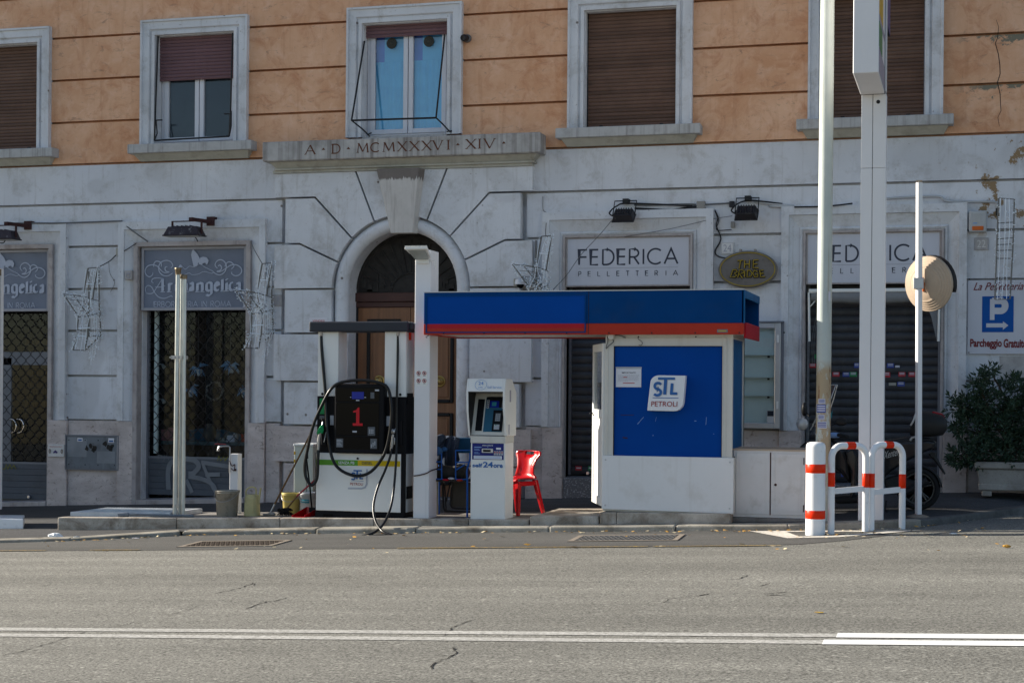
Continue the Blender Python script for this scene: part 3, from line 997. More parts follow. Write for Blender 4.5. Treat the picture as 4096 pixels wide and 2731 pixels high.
# white ground floor
WS = [4.345, 3.71, 3.075, 2.45, 1.775, 1.11]
PORT = (-3.47, .20)
FR = [(-9.33, -6.95), (-6.061, -3.687), (.447, 2.806), (3.701, 6.068)]
for a, b in spans(XL, XR, [PORT]): block('plaster_band', rect(a, b, WS[0] + GAP, 4.945 - GAP), 0, M['white'])
for a, b in spans(XL, XR, [PORT]): block('plaster_block', rect(a, b, 4.05, WS[0] - GAP), 0, M['white'])
for a, b in spans(XL, XR, [PORT] + [(p + .02, q - .02) for p, q in FR]): block('plaster_block', rect(a, b, WS[1] + GAP, 4.05), 0, M['white'])
for i in range(1, 5):
    for a, b in spans(XL, XR, [PORT] + [(p + .02, q - .02) for p, q in FR]): block('plaster_block', rect(a, b, WS[i + 1] + GAP, WS[i] - GAP), 0, M['white'])
# travertine plinth
for a, b, y in ((-7.25, -6.93, -.055), (-6.925, -6.085, -.01), (-6.08, -5.826, -.055), (-3.965, -3.70, -.055), (.455, .742, -.055), (2.505, 2.82, -.055), (2.825, 3.685, -.01), (3.69, 3.99, -.055), (5.79, 6.085, -.055), (6.09, 7.4, -.01), (7.405, 14, -.01), (-9.6, -8.98, -.05), (-3.695, -3.475, -.015), (.205, .45, -.015)):
    s = MB(); s.hexa([(a, y, zw(a) - .2), (b, y, zw(b) - .2), (b, .09, zw(b) - .2), (a, .09, zw(a) - .2)], [(a, y, 1.105), (b, y, 1.105), (b, .09, 1.105), (a, .09, 1.105)])
    s.build('plinth_stone', M['trav'], B, .006)


pen = Pen(-.001)
P_ = [PX(x, y, 0) for x, y in ((2289, 46), (2292, 80), (2287, 100), (2296, 150), (2292, 190), (2299, 240), (2293, 270), (2297, 312))]
pen.line([(a[0] + rnd(-.008, .008), a[1]) for q, r in zip(P_, P_[1:]) for a in (q, ((q[0] + r[0]) / 2 + .01, (q[1] + r[1]) / 2))], .004, .010)
pen.build('plaster_crack', M['crack'], B)
# windows ---------------------------------------------------------
def slat_mesh(name, w, hh, m, r=.011, flat=False):
    s = MB(); n = 6
    prof = [(-.0, 0), (-r * .8, hh * .18), (-r, hh * .5), (-r * .8, hh * .82), (0, hh * .97)]
    if flat: prof = [(0, 0), (-r, .004), (-r, hh - .004), (0, hh)]
    v = [(x, y, z) for x in (-w / 2, w / 2) for y, z in prof]
    k = len(prof)
    s.add(v, [(i, i + k, i + k + 1, i + 1) for i in range(k - 1)], not flat)
    me = s.mesh(name); me.materials.append(m)
    return me


SLB = slat_mesh('slat', 1.25, .0505, M['slat_brown'])
SLM = slat_mesh('slat', 1.25, .0505, M['slat_maroon'])


def shutter(win, c, zb, zt, me, y=.125, step=.0505):
    n = int(round((zt - zb) / step))
    for i in range(n):
        inst('slat', me, win, (c, y + rnd(-.0015, .0015), zb + i * step), (rnd(-.012, .012), 0, 0))


for i, c in enumerate(WC):
    top, zo0, zo1 = ZT, 5.20, 6.82
    s = MB()
    s.frame3(c - HW, c + HW, 5.187, ZT, [(0, 0.02), (0, -.085), (.028, -.085), (.034, -.06), (.135, -.06), (.15, -.028), (.172, -.028), (.176, -.055), (.222, -.055), (.228, .0), (.236, .0), (.236, .21)])
    win = s.build('window', M['trim'], B)
    if i != 2:
        q = MB()
        q.box(c - .995, c + .995, -.20, .20, 5.052, 5.187)
        q.build('sill', M['sill'], win, .008)
        q = MB()
        a, b = c - .93, c + .93
        q.hexa([(a + .06, -.03, 4.955), (b - .06, -.03, 4.955), (b - .06, .03, 4.955), (a + .06, .03, 4.955)], [(a, -.15, 5.05), (b, -.15, 5.05), (b, .03, 5.05), (a, .03, 5.05)])
        q.build('sill_moulding', M['soffit'], win)
    else:
        q = MB(); q.box(c - .63, c + .63, -.02, .20, 5.13, 5.20); q.build('sill', M['sill'], win)
    # dark box behind
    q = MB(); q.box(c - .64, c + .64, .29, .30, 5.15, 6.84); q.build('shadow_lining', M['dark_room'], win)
    if i in (0, 3, 4):
        shutter(win, c, 5.225, 6.83, SLB)
        q = MB(); q.box(c - .625, c + .625, .10, .135, 5.195, 5.222)
        q.box(c - .632, c - .612, .10, .14, 5.19, 6.82); q.box(c + .612, c + .632, .10, .14, 5.19, 6.82)
        q.build('guide_rail', M['alu_dark'] if i == 4 else M['black_iron'], win)
        for k in (-.42, .42):
            q = MB(); q.box(c + k - .025, c + k + .025, .085, .112, 5.222, 5.25); q.build('stopper', M['black_iron'], win)
    else:
        zs_ = 6.15 if i == 1 else 6.62
        shutter(win, c, zs_, 6.83, SLM, .095)
        fy = .15
        q = MB(); q.ring(c - .62, c + .62, 5.20, 6.83, .05, fy, fy + .06); q.build('window_frame', M['sash'], win, .004)
        for sgn in (-1, 1):
            a, b = (c - .57, c - .006) if sgn < 0 else (c + .006, c + .57)
            q = MB(); q.ring(a, b, 5.25, 6.80, .066, fy - .018, fy + .045); sash = q.build('sash', M['sash'], win, .004)
            q = MB(); q.box(a + .06, b - .06, fy + .015, fy + .021, 5.31, 6.75); q.build('pane', M['pane' if i == 1 else 'pane_sky'], win)
            if i == 1:
                q = MB(); q.box(a + .06, b - .06, fy + .05, fy + .054, 5.30, 6.76); q.build('insect_screen', M['screen'], win)
            else:
                cur = MB(); n = 26
                v = []
                for zc in (5.27, 6.30):
                    for k in range(n + 1):
                        x = a + .03 + (b - a - .06) * k / n
                        v.append((x, fy + .085 + .012 * math.sin(k * 1.5 + sgn) + .006 * math.sin(k * 2.7), zc))
                cur.add(v, [(k, k + 1, n + 1 + k + 1, n + 1 + k) for k in range(n)], True)
                cur.build('curtain', M['curtain'], win)
                cur = MB(); cur.box(a + .03, b - .03, fy + .108, fy + .11, 6.28, 6.78); cur.build('valance', M['curtain_top'], win)
                cur = MB(); cur.box(a + .17, b - .06, fy + .100, fy + .102, 6.28, 6.78); cur.build('curtain', M['curtain'], win)
                q = MB(); cx = a + (.31 if sgn < 0 else .295); zc = 6.545
                q.lathe([(.075, 0), (.078, .012), (.066, .02), (.062, .012), (.05, .012), (.047, .02), (.038, .02), (.035, .012), (.024, .012), (.02, .02), (.002, .02)], (cx, fy + .012, zc), 24, (0, -1, 0))
                q.build('fan_vent', M['vent'], win)
    # iron frames that held awnings
    if i == 2:
        ya = -.47
        A0, A1 = (c - .60, -.04, Z(839.4, 95, -.04)), (c + .60, -.04, Z(1030.5, 80, -.04))
        Bl, Br = P3(807.5, 277, ya), P3(1001.5, 271, ya)
        q = MB()
        for a, b in ((A0, Bl), (A1, Br), (Bl, Br)): q.tube([a, b], .0135, 6)
        q.tube([Bl, (Bl[0] + .10, -.30, Bl[2] - .10), (Bl[0] + .13, -.10, Bl[2] - .17)], .011, 5); q.tube([Br, (Br[0] + .04, -.30, Br[2] - .06), (Br[0] + .06, -.02, Br[2] - .13)], .011, 5)
        q.tube([(Bl[0] + .10, -.12, Bl[2] - .15), (Bl[0] + .16, -.10, Bl[2] - .12)], .01, 5); q.tube([(Br[0] + .02, -.05, Br[2] - .13), (Br[0] + .13, -.05, Br[2] - .11)], .01, 5)
        q.build('awning_bracket', M['black_iron'], win)
    if i == 1:
        q = MB()
        pl, pr = (c - .62, -.07, 5.25), (c + .585, -.07, 5.27)
        q.tube([(c - .60, -.02, 6.80), pl], .0125, 6); q.tube([(c + .605, -.02, 6.78), (c + .60, -.06, 5.60), pr], .0125, 6); q.tube([pl, pr], .0125, 6)
        q.tube([(c - .60, -.06, 5.55), (c - .50, -.06, 5.55)], .01, 5); q.tube([(c - .60, -.06, 5.55), (c - .57, -.08, 5.35), pl], .01, 5)
        q.tube([(c + .50, -.06, 5.60), (c + .60, -.06, 5.60)], .01, 5); q.tube([pr, (c + .62, -.08, 5.42), (c + .61, -.06, 5.64)], .013, 5)
        q.build('awning_bracket', M['black_iron'], win)

# portal ----------------------------------------------------------
PXC, PZS, PR = -1.620, 3.035, 1.02
YB = -.10


def pol(a, r=PR): return (PXC + r * math.cos(math.radians(a)), PZS + r * math.sin(math.radians(a)))
def ang(p): return math.degrees(math.atan2(p[1] - PZS, p[0] - PXC))
def arcp(a0, a1, r=PR, n=8): return [pol(a0 + (a1 - a0) * k / n, r) for k in range(n + 1)]


def mir(poly): return [(2 * PXC - x, z) for x, z in poly][::-1]


J0t, J0 = (-2.306, 4.71), 112.6
J1t, J1 = (-2.921, 4.345), 135.6
J2t, J2 = (-3.153, 3.685), 158.0
XA, XB = -3.556, -3.388
polys = []
polys.append(([J1t] + [pol(J1)] + arcp(J1, J0)[1:] + [J0t, (XA, 4.71), (XA, 4.345)], 0))
polys.append(([J2t, pol(J2)] + arcp(J2, J1)[1:] + [J1t, (XB, 4.345), (XB, 3.685)], 0))
polys.append(([(XA, 3.035), pol(180)] + arcp(180, J2)[1:] + [J2t, (XA, 3.685)], 0))
for (a, b, c) in ((XB, 2.40, 3.035), (XA, 1.71, 2.40), (XB, 1.085, 1.71), (XA, .55, 1.085), (XB, -.2, .55)):
    polys.append((rect(a, PXC - PR, b, c), 1))
for p, k in polys:
    for q in (p, mir(p)):
        m = M['trav'] if max(z for x, z in q) < 1.2 else M['portal']
        s = MB(); s.prism(inset(q, .014), YB, .06); s.build('portal_block', m, B)
p = arcp(J0, 180 - J0, n=10)[::-1]
p = arcp(180 - J0, J0, n=10)
q = [(2 * PXC - J0t[0], 4.71)] + p[::1]
poly = p[::-1] + [(2 * PXC - J0t[0], 4.71), J0t]
s = MB(); s.prism(inset(poly, .014), YB, .06); s.build('portal_block', M['portal'], B)
# dark backing of the joints, open under the arch
s = MB()
aa = [180 * k / 24 for k in range(25)]
for a, b in zip(aa, aa[1:]):
    def outp(t):
        dx, dz = math.cos(math.radians(t)), math.sin(math.radians(t)); k = min(1.12 / abs(dx) if abs(dx) > 1e-6 else 9, 1.066 / dz if dz > 1e-6 else 9)
        return (PXC + dx * k, PZS + dz * k)
    p0, p1, q0, q1 = pol(a, .99), pol(b, .99), outp(a), outp(b)
    s.add([(p0[0], .03, p0[1]), (q0[0], .03, q0[1]), (q1[0], .03, q1[1]), (p1[0], .03, p1[1])], [(0, 1, 2, 3)])
for sg in (-1, 1): s.box(PXC + sg * 1.13 - .14 * (sg > 0), PXC + sg * 1.13 + .14 * (sg < 0), .03, .30, -.3, PZS)
s.build('joint_backing', M['portal'], B)
# keystone
s = MB()
kt, kb = [(-1.925, 4.70), (-1.30, 4.70)], [(-1.725, 3.80), (-1.405, 3.80)]
s.hexa([(kb[0][0], -.20, 3.80), (kb[1][0], -.20, 3.80), (kb[1][0] + .03, -.05, 3.80), (kb[0][0] - .03, -.05, 3.80)], [(kt[0][0], -.26, 4.70), (kt[1][0], -.26, 4.70), (kt[1][0] + .05, -.05, 4.70), (kt[0][0] - .05, -.05, 4.70)])
s.build('keystone', M['key'], B, .006)
# round moulding
s = MB()
pts = [(PXC - .915, .02, -.1), (PXC - .915, .02, PZS)] + [(PXC + .915 * math.cos(math.radians(t)), .02, PZS + .915 * math.sin(math.radians(t))) for t in range(174, 0, -6)] + [(PXC + .915, .02, PZS), (PXC + .915, .02, .0)]
s.tube(pts, .105, 14)
s.build('arch_moulding', M['portal'], B)
s = MB()
pp = [(PXC - .83, -.1)] + [pol(t, .83) for t in range(180, -1, -6)] + [(PXC + .83, -.1)]
v = [(x, .02, z) for x, z in pp] + [(x, .42, z) for x, z in pp]
n = len(pp)
s.add(v, [(i, i + 1, n + i + 1, n + i) for i in range(n - 1)], True)
s.build('door_reveal', M['portal'], B)
# dated slab and its mouldings
s = MB(); s.box(-3.654, .462, -.30, .03, 4.852, 5.128); DS = s.build('dated_slab', M['slab'], B, .012)
s = MB()
s.hexa([(-3.50, -.14, 4.765), (.31, -.14, 4.765), (.31, .03, 4.765), (-3.50, .03, 4.765)], [(-3.58, -.22, 4.85), (.39, -.22, 4.85), (.39, .03, 4.85), (-3.58, .03, 4.85)])
s.box(-3.53, .34, -.16, .03, 4.738, 4.763); s.box(-3.565, .30, -.125, .03, 4.70, 4.737)
s.build('slab_moulding', M['soffit'], B)
# A . D . MCMXXXVI . XIV .
D2 = lambda zx: 574.2 + zx / 3.413
zc0, zc1 = 4.930, 5.062


def roman(ch, a, b, hw=.020):
    """Letter with thick and thin strokes and small serifs between photograph columns a and b."""
    pen = Pen(-.303)
    x0, x1 = X(a, -.3, 340), X(b, -.3, 340); w_ = x1 - x0; zz = lambda t: zc0 + t * (zc1 - zc0)
    T, t_ = hw, hw * .55
    L = lambda p, w: pen.line([(x0 + u * w_, zz(v)) for u, v in p], w)
    def ser(u, v, k=.034): pen.line([(x0 + u * w_ - k / 2, zz(v)), (x0 + u * w_ + k / 2, zz(v))], .008)
    if ch == 'A': L([(.06, 0), (.5, 1)], t_); L([(.5, 1), (.94, 0)], T); L([(.25, .36), (.78, .36)], t_); ser(.06, .02); ser(.94, .02)
    elif ch == 'D': L([(.14, 0), (.14, 1)], T); L([(.0, .98), (.45, .98)] + arc(.45, .5, .52, .48, 80, -80, 10) + [(.45, .02), (.0, .02)], T * .8)
    elif ch == 'M': L([(.1, 0), (.17, 1)], t_); L([(.17, 1), (.5, .1)], T); L([(.5, .1), (.82, 1)], t_); L([(.82, 1), (.9, 0)], T); ser(.1, .02); ser(.9, .02); ser(.14, .98, .02)
    elif ch == 'C': L(arc(.55, .5, .52, .48, 48, 312, 14), T * .8)
    elif ch == 'X': L([(.08, 1), (.92, 0)], T); L([(.92, 1), (.08, 0)], t_); [ser(u, v) for u in (.08, .92) for v in (.02, .98)]
    elif ch == 'V': L([(.08, 1), (.52, 0)], T); L([(.52, 0), (.92, 1)], t_); ser(.08, .98); ser(.92, .98)
    elif ch == 'I': L([(.5, 0), (.5, 1)], T); ser(.5, .02, .045); ser(.5, .98, .045)
    elif ch == '.': pen.fill([(x0, zz(.42)), (x1, zz(.42)), ((x0 + x1) / 2, zz(.66))])
    pen.build('dot' if ch == '.' else 'letter', M['ink_brown'], DS)


for ch, a, b in (('A', 430, 515), ('.', 562, 592), ('D', 640, 708), ('.', 758, 786), ('M', 835, 935), ('C', 945, 1018), ('M', 1038, 1140), ('X', 1155, 1232), ('X', 1250, 1330), ('X', 1345, 1425), ('V', 1430, 1515), ('I', 1540, 1570), ('.', 1615, 1645), ('X', 1690, 1775), ('I', 1790, 1810), ('V', 1830, 1925), ('.', 1975, 2005)):
    roman(ch, D2(a), D2(b))

# door
DY = .36
z_l = 2.83
s = MB(); s.prism([(PXC - .90, 2.96), (PXC + .90, 2.96)] + [pol(t, .93) for t in range(2, 179, 8)], DY, DY + .06); fan = s.build('fanlight', M['fan_dark'], B)
s = MB()
for t in range(18, 170, 12): # carved rays
    if 62 < t < 118 or True:
        a, b = pol(t, .28), pol(t, .74)
        s.tube([(a[0], DY - .005, a[1] - .05), (b[0], DY - .005, b[1] - .02)], .016, 5)
s.tube([(PXC + .82 * math.cos(math.radians(t)), DY, 3.0 + .80 * math.sin(math.radians(t))) for t in range(0, 181, 8)], .022, 5)
s.tube([(PXC + .30 * math.cos(math.radians(t)), DY, 3.0 + .28 * math.sin(math.radians(t))) for t in range(0, 181, 12)], .02, 5)
for sg in (-1, 1):
    for k in range(5): s.box(PXC + sg * (.35 + .09 * k) - .04, PXC + sg * (.35 + .09 * k) + .04, DY - .012 - .004 * (k % 2), DY, 3.02 + .05 * (k % 3), 3.12 + .07 * (k % 3))
    s.ring(PXC + sg * .62 - .13, PXC + sg * .62 + .13, 3.02, 3.26, .03, DY - .016, DY)
tag(s.build('carving', M['fan_dark'], fan), kind='stuff')
s = MB(); s.box(PXC - .86, PXC + .86, DY - .05, DY + .05, 2.87, 3.0); s.box(PXC - .86, PXC + .86, DY - .02, DY + .05, 2.79, 2.868); s.build('door_lintel', M['door_dark'], B, .008)
s = MB(); s.box(PXC - .86, PXC - .80, DY - .015, DY + .05, .0, 2.79); s.box(PXC + .80, PXC + .86, DY - .015, DY + .05, .0, 2.79); s.build('door_frame', M['door_black'], B)
for sg in (-1, 1):
    a, b = (PXC - .80, PXC - .004) if sg < 0 else (PXC + .004, PXC + .80)
    s = MB(); s.box(a, b, DY, DY + .05, .06, 2.785); leaf = s.build('door', M['door_wood'], B)
    for z0, z1 in ((1.42, 2.62), (.25, 1.28)):
        s = MB(); s.ring(a + .14, b - .14, z0, z1, .05, DY - .03, DY); s.build('panel_moulding', M['door_black'], leaf, .01)
        s = MB(); s.box(a + .22, b - .22, DY - .012, DY, z0 + .08, z1 - .08); s.build('panel', M['door_wood'], leaf, .01)
    kx = X(871.6 if sg < 0 else 1010.8, DY, 875)
    s = MB(); s.lathe([(.085, 0), (.09, .008), (.075, .02), (.06, .02), (.058, .012), (.03, .015), (.025, .05), (.045, .065), (.05, .085), (.035, .105), (.002, .11)], (kx, DY - .002, Z(900, 875, DY)), 20, (0, -1, 0))
    s.build('door_knob', M['brass'], leaf)
s = MB(); s.box(PXC - .84, PXC + .84, -.05, .42, -.2, zw(PXC) + .03); s.build('door_step', M['granite'], B)


# ------------------------------------------------------------------ shopfronts (parts of the house)
SLG = slat_mesh('slat', 1.70, .094, M['shutter_grey'], .006, True)
SLS = slat_mesh('slat', 1.725, .110, M['steel_shutter'], .013)


def lattice(m_, x0, x1, z0, z1, y, p=.0835, per=.19, r=.0062):
    n = int((x1 - x0) / p)
    for i in range(n + 1):
        xc = x0 + p * (i + .5); sg = 1 if i % 2 else -1
        if xc > x1: break
        k = int((z1 - z0) / per * 8)
        m_.tube([(min(max(xc + sg * p * .5 * math.sin(2 * math.pi * j / 8) * .98, x0), x1), y, z0 + per * j / 8) for j in range(k + 1)], r, 4)
    return m_


def erboristeria(cx, first):
    x0, x1 = cx - 1.187, cx + 1.187
    zg = zw(cx)
    s = MB(); s.frame3(x0, x1, 1.108, 4.062, [(0, .03), (0, -.075), (.095, -.075), (.10, -.05), (.245, .012), (.245, .034)], 1.24)
    front = s.build('shopfront', M['trim'], B)
    xa, xb = x0 + .245, x1 - .245
    s = MB(); s.frame3(xa, xb, zw(xa) - .1, 3.757, [(0, .034), (0, -.05), (.062, -.05), (.070, -.03), (.070, .31)]); s.build('marble_edge', M['marble'], front)
    a, b = xa + .071, xb - .071
    zs0 = zg + .085
    n = 6
    for k in range(n):
        inst('slat', SLG, front, (cx, .262, zs0 + k * .094))
    zt = zs0 + n * .094
    s = MB(); lattice(s, a + .012, b - .012, zt, 2.80, .262); s.build('security_grille', M['grille'], front)
    s = MB(); s.box(a, a + .04, .235, .29, zg, 2.8); s.box(b - .035, b, .235, .29, zg, 2.8); s.box(a, b, .25, .275, zt - .02, zt + .012); s.build('guide_rail', M['alu_dark'], front)
    s = MB(); s.lathe([(.022, 0), (.03, .01), (.03, .03), (.02, .04)], (cx - .30 if first else cx + .40, .252, zg + .13), 12, (0, -1, 0)); s.build('shutter_lock', M['chrome'], front)
    s = MB(); s.hexa([(a, -.06, zw(a) - .2), (b, -.06, zw(b) - .2), (b, .31, zw(b) - .2), (a, .31, zw(a) - .2)], [(a, -.06, zw(a) + .05), (b, -.06, zw(b) + .05), (b, .31, zw(b) + .06), (a, .31, zw(a) + .06)])
    s.build('threshold', M['marble'], front, .006)
    # interior
    s = MB()
    s.box(a, b, 2.2, 2.25, -.4, 3.6); s.box(a - .06, a - .005, .45, 2.2, -.4, 3.6); s.box(b + .005, b + .06, .45, 2.2, -.4, 3.6); s.box(a, b, .45, 2.2, 3.55, 3.6); s.box(a, b, .31, 2.2, -.4, zg - .01)
    s.build('shop_room', M['dark_room'], front)
    s = MB(); s.box(a, b, .385, .391, zg + .03, 2.85); s.build('shop_window', M['glass_dark'], front)
    return front, a, b


fA, a_, b_ = erboristeria(-4.89, True)
s = MB(); s.box(a_ + .075, a_ + .125, .34, .40, .62, 2.8); s.build('window_frame', M['case_back'], fA)
f0, a0_, b0_ = erboristeria(-8.14, False)
yd = .40
s = MB(); s.ring(X(8, yd) - 1.2, b0_ - .0, zw(-8) + .03, Z(60, 795, yd), .001, yd, yd + .01)
s = MB()
s.box(X(8, yd), X(27, yd), yd - .02, yd + .03, zw(-8), Z(20, 822, yd)); s.box(X(-60, yd), b0_, yd - .02, yd + .03, Z(60, 838, yd), Z(60, 808, yd)); s.box(X(27, yd), b0_, yd - .02, yd + .03, zw(-8), zw(-8) + .18)
sd = s.build('shop_door', M['alu_dark'], f0)
s = MB()
for o in (0, 17): s.tube(spline([P3(22 + o, 962, yd - .03), P3(33 + o, 965, yd - .06), P3(37.5 + o, 978, yd - .07), P3(33 + o, 991, yd - .06), P3(22 + o, 994, yd - .03)], 5), .011, 7)
s.build('door_handle', M['chrome'], sd)


def federica(cx):
    x0, x1 = cx - 1.18, cx + 1.184
    s = MB(); s.frame3(x0, x1, 1.108, 4.060, [(0, .03), (0, -.075), (.098, -.075), (.104, -.05), (.242, .008), (.242, -.012), (.262, -.028), (.282, -.012), (.285, .034)], 1.13)
    front = s.build('shopfront', M['trim'], B)
    xa, xb = x0 + .285, x1 - .285
    s = MB(); s.frame3(xa, xb, zw(xa) - .1, 3.738, [(0, .034), (0, -.035), (.028, -.035), (.033, -.02), (.033, .31)]); s.build('marble_edge', M['marble'], front)
    a, b = xa + .034, xb - .034
    z0 = zw(cx) + .115 if cx > 3 else .445
    n = int((3.66 - z0) / .110)
    for k in range(n): inst('slat', SLS, front, ((a + b) / 2, .262, z0 + k * .110))
    s = MB(); s.box(a, a + .035, .22, .29, z0, 3.7); s.box(b - .035, b, .22, .29, z0, 3.7); s.box(a, b, .285, .29, z0, 3.71); s.build('guide_rail', M['alu_dark'], front)
    s = MB(); s.hexa([(a, -.05, zw(a) - .2), (b, -.05, zw(b) - .2), (b, .31, zw(b) - .2), (a, .31, zw(a) - .2)], [(a, -.05, z0 - .03), (b, -.05, z0 - .03), (b, .31, z0 - .01), (a, .31, z0 - .01)])
    s.build('threshold', M['granite'], front, .006)
    return front, a, b, z0


fF1, *_f1 = federica(1.62)
fF2, *_f2 = federica(4.885)
s = MB(); s.lathe([(.022, 0), (.03, .01), (.03, .03), (.02, .04)], P3(918.7 + 1475 / 3.413, 803.9 + 962 / 3.413, .245), 12, (0, -1, 0)); s.build('shutter_lock', M['chrome'], fF1)

# stickers on the steel shutter, graffiti on the grey one
D5 = lambda zx, zy: (1780.1 + zx / 3.413, 803.9 + zy / 3.413)
k = 0
for zx, zy, w_, h_, m in ((295, 122, 52, 32, 'sticker_r'), (640, 120, 40, 36, 'sticker_b'), (905, 121, 54, 34, 'sticker_b'), (478, 190, 54, 34, 'sticker_r'), (557, 191, 52, 34, 'sticker_b'), (614, 190, 56, 36, 'sticker_g'), (877, 193, 50, 38, 'sticker_r'),
                          (995, 190, 52, 34, 'sticker_r'), (1073, 191, 50, 34, 'sticker_r'), (988, 266, 54, 34, 'sticker_b'), (545, 975, 54, 34, 'sticker_b'), (604, 980, 18, 36, 'sticker_g'), (960, 128, 34, 16, 'sticker_w'), (920, 266, 54, 22, 'jbox'), (318, 50, 22, 34, 'sticker_g')):
    yy = .236; cx, cz = PX(*D5(zx, zy), yy); ww, hh = w_ / 3.413 / 170, h_ / 3.413 / 165
    s = MB(); s.box(cx - ww / 2, cx + ww / 2, yy, yy + .003, cz - hh / 2, cz + hh / 2)
    st_ = s.build('sticker', M[m], fF2)
    if m != 'jbox' and h_ > 30 and w_ > 30:
        s = MB()
        for q in (.24, -.06): s.box(cx - ww * .36, cx + ww * .36, yy - .002, yy, cz + hh * q, cz + hh * (q + .16))
        s.build('print', M['sticker_w'], st_)
for zx, zy, m in ((1400, 925, 'sticker_r'), (1500, 925, 'sticker_g')):
    cx, cz = PX(918.7 + zx / 3.413, 803.9 + zy / 3.413, .236)
    s = MB(); s.box(cx - .045, cx + .045, .236, .239, cz - .03, cz + .03); st_ = s.build('sticker', M[m], fF1)
    s = MB(); s.box(cx - .034, cx + .034, .234, .236, cz - .005, cz + .012); s.build('print', M['sticker_w'], st_)
pen = Pen(.240)
G = lambda zx, zy: PX((560 + zx / 2.0636) / K, (1240 + zy / 2.0636) / K, .24)
def gs(pts, w_): pen.line([tuple(Vector((v.x, v.z))) for v in spline([(G(*p)[0], 0, G(*p)[1]) for p in pts], 6)], w_)
gs([(235, 1480), (232, 1330), (262, 1255), (330, 1280)], .075)
gs([(370, 1225), (450, 1240), (485, 1290), (440, 1345), (400, 1350)], .075)
gs([(400, 1370), (520, 1395), (600, 1440), (625, 1500)], .065)
gs([(380, 1400), (410, 1460), (430, 1505)], .06)
gs([(505, 1255), (600, 1270), (735, 1290)], .06)
gs([(520, 1270), (560, 1370), (610, 1480)], .05)
gs([(540, 1358), (660, 1356)], .06)
tag(pen.build('spray_paint', M['graffiti'], fA), 'pale grey sprayed letters')
pen = Pen(.240)
for a, b in (((150, 1195), (150, 1230)), ((150, 1195), (185, 1200)), ((200, 1195), (200, 1235)), ((215, 1200), (240, 1235))): pen.line([G(*a), G(*b)], .008)
pen.build('scribble', M['graffiti'], fA)
pen = Pen(.240)
for px_ in ([(640, 1240), (650, 1205), (665, 1240), (690, 1210), (700, 1240), (725, 1208)],): pen.line([G(*p) for p in px_], .012)
pen.build('scribble', M['graffiti_y'], fA)
pen = Pen(.240)
H0 = lambda zx, zy: PX((0 + zx / 2.01) / K, (1240 + zy / 2.01) / K, .24)
pen.line([H0(*p) for p in [(10, 1235), (12, 1275), (40, 1275), (50, 1240), (62, 1275), (80, 1240), (95, 1275), (110, 1245), (130, 1278)]], .012)
pen.build('scribble', M['graffiti_y'], f0)

# ------------------------------------------------------------------ shop signs
# grey-blue banner of the herbalist
yb = .030
t = thing('shop_sign', 'grey blue banner sign with flying cherub above the grille behind the steel vent pipes', 'shop sign', (-4.89, .1, 2.745), group='cherub banner signs')
xa, xb, za, zb = -5.742, -4.038, 2.748, 3.684
s = MB(); s.ring(xa, xb, za, zb, .042, .02, .16); s.build('frame', M['sign_rim'], t, .004)
s = MB(); n = 30
vs_ = []
for j in range(9):
    for i in range(n + 1):
        x = xa + .04 + (xb - xa - .08) * i / n; z = za + .04 + (zb - za - .08) * j / 8
        vs_.append((x, yb + .012 + .004 * math.sin(i * .7 + j * 1.1) * (j / 8), z))
s.add(vs_, [(j * (n + 1) + i, j * (n + 1) + i + 1, (j + 1) * (n + 1) + i + 1, (j + 1) * (n + 1) + i) for j in range(8) for i in range(n)], True)
s.build('banner', M['sign_blue'], t)
yi = yb
E5 = lambda zx, zy: PX((560 + zx / 5.345) / K, (980 + zy / 5.345) / K, yi)
def sp(pts, n=6): return [(v.x, v.z) for v in spline([(E5(*p)[0], 0, E5(*p)[1]) for p in pts], n)]
pen = Pen(yi)
for pts in ([(275, 590), (265, 640), (200, 680), (130, 630), (110, 540), (170, 450), (280, 425), (380, 460), (440, 530), (520, 590), (630, 580)], [(300, 470), (290, 420), (340, 350), (420, 360), (460, 410), (450, 465)],
            [(660, 490), (700, 440), (660, 360), (560, 330), (450, 370), (400, 470), (420, 580), (500, 650), (600, 660), (700, 600)], [(625, 575), (560, 560), (535, 510), (550, 470), (585, 465)],
            [(1655, 500), (1605, 430), (1640, 350), (1720, 315), (1800, 350), (1845, 440), (1820, 560), (1730, 635), (1640, 625), (1560, 570)], [(1670, 450), (1710, 430), (1745, 480), (1720, 540), (1650, 560)],
            [(1640, 570), (1740, 560), (1850, 490), (1950, 430), (2060, 425), (2150, 480), (2175, 560), (2120, 640), (2030, 655), (1960, 610), (1970, 575)], [(1815, 460), (1850, 390), (1910, 360), (1980, 390), (2010, 450), (1955, 515)]):
    pen.line(sp(pts), .011, .017)
pen.line(sp([(830, 470), (870, 425), (960, 515), (1010, 490), (1060, 455), (1170, 465), (1280, 410), (1400, 480), (1560, 560), (1550, 600), (1500, 600), (1400, 570), (1330, 580), (1250, 620), (1120, 635), (1050, 600), (950, 640)]), .008)
pen.fill([E5(*p) for p in [(1140, 80), (1105, 150), (1095, 220), (1120, 340), (1150, 460), (1220, 440), (1260, 360), (1275, 280), (1230, 190), (1170, 130)]])
pen.fill([E5(*p) for p in [(1255, 340), (1260, 400), (1320, 430), (1350, 390), (1400, 380), (1420, 420), (1450, 400), (1470, 330), (1430, 265), (1350, 250), (1290, 270)]])
pen.fill([E5(*p) for p in [(820, 480), (870, 420), (905, 480)]])
pen.build('emblem', M['sign_ink'], t)
pen = Pen(yi)
nb = (.044, .022)
def bl(*pts): pen.nib([E5(*p) for p in pts], *nb); pen.line([E5(*p) for p in pts], .026)
def th_(*pts): pen.line(sp(pts), .009, .014)
def foot(x, z): pen.line([E5(x - 48, z), E5(x + 48, z)], .012)
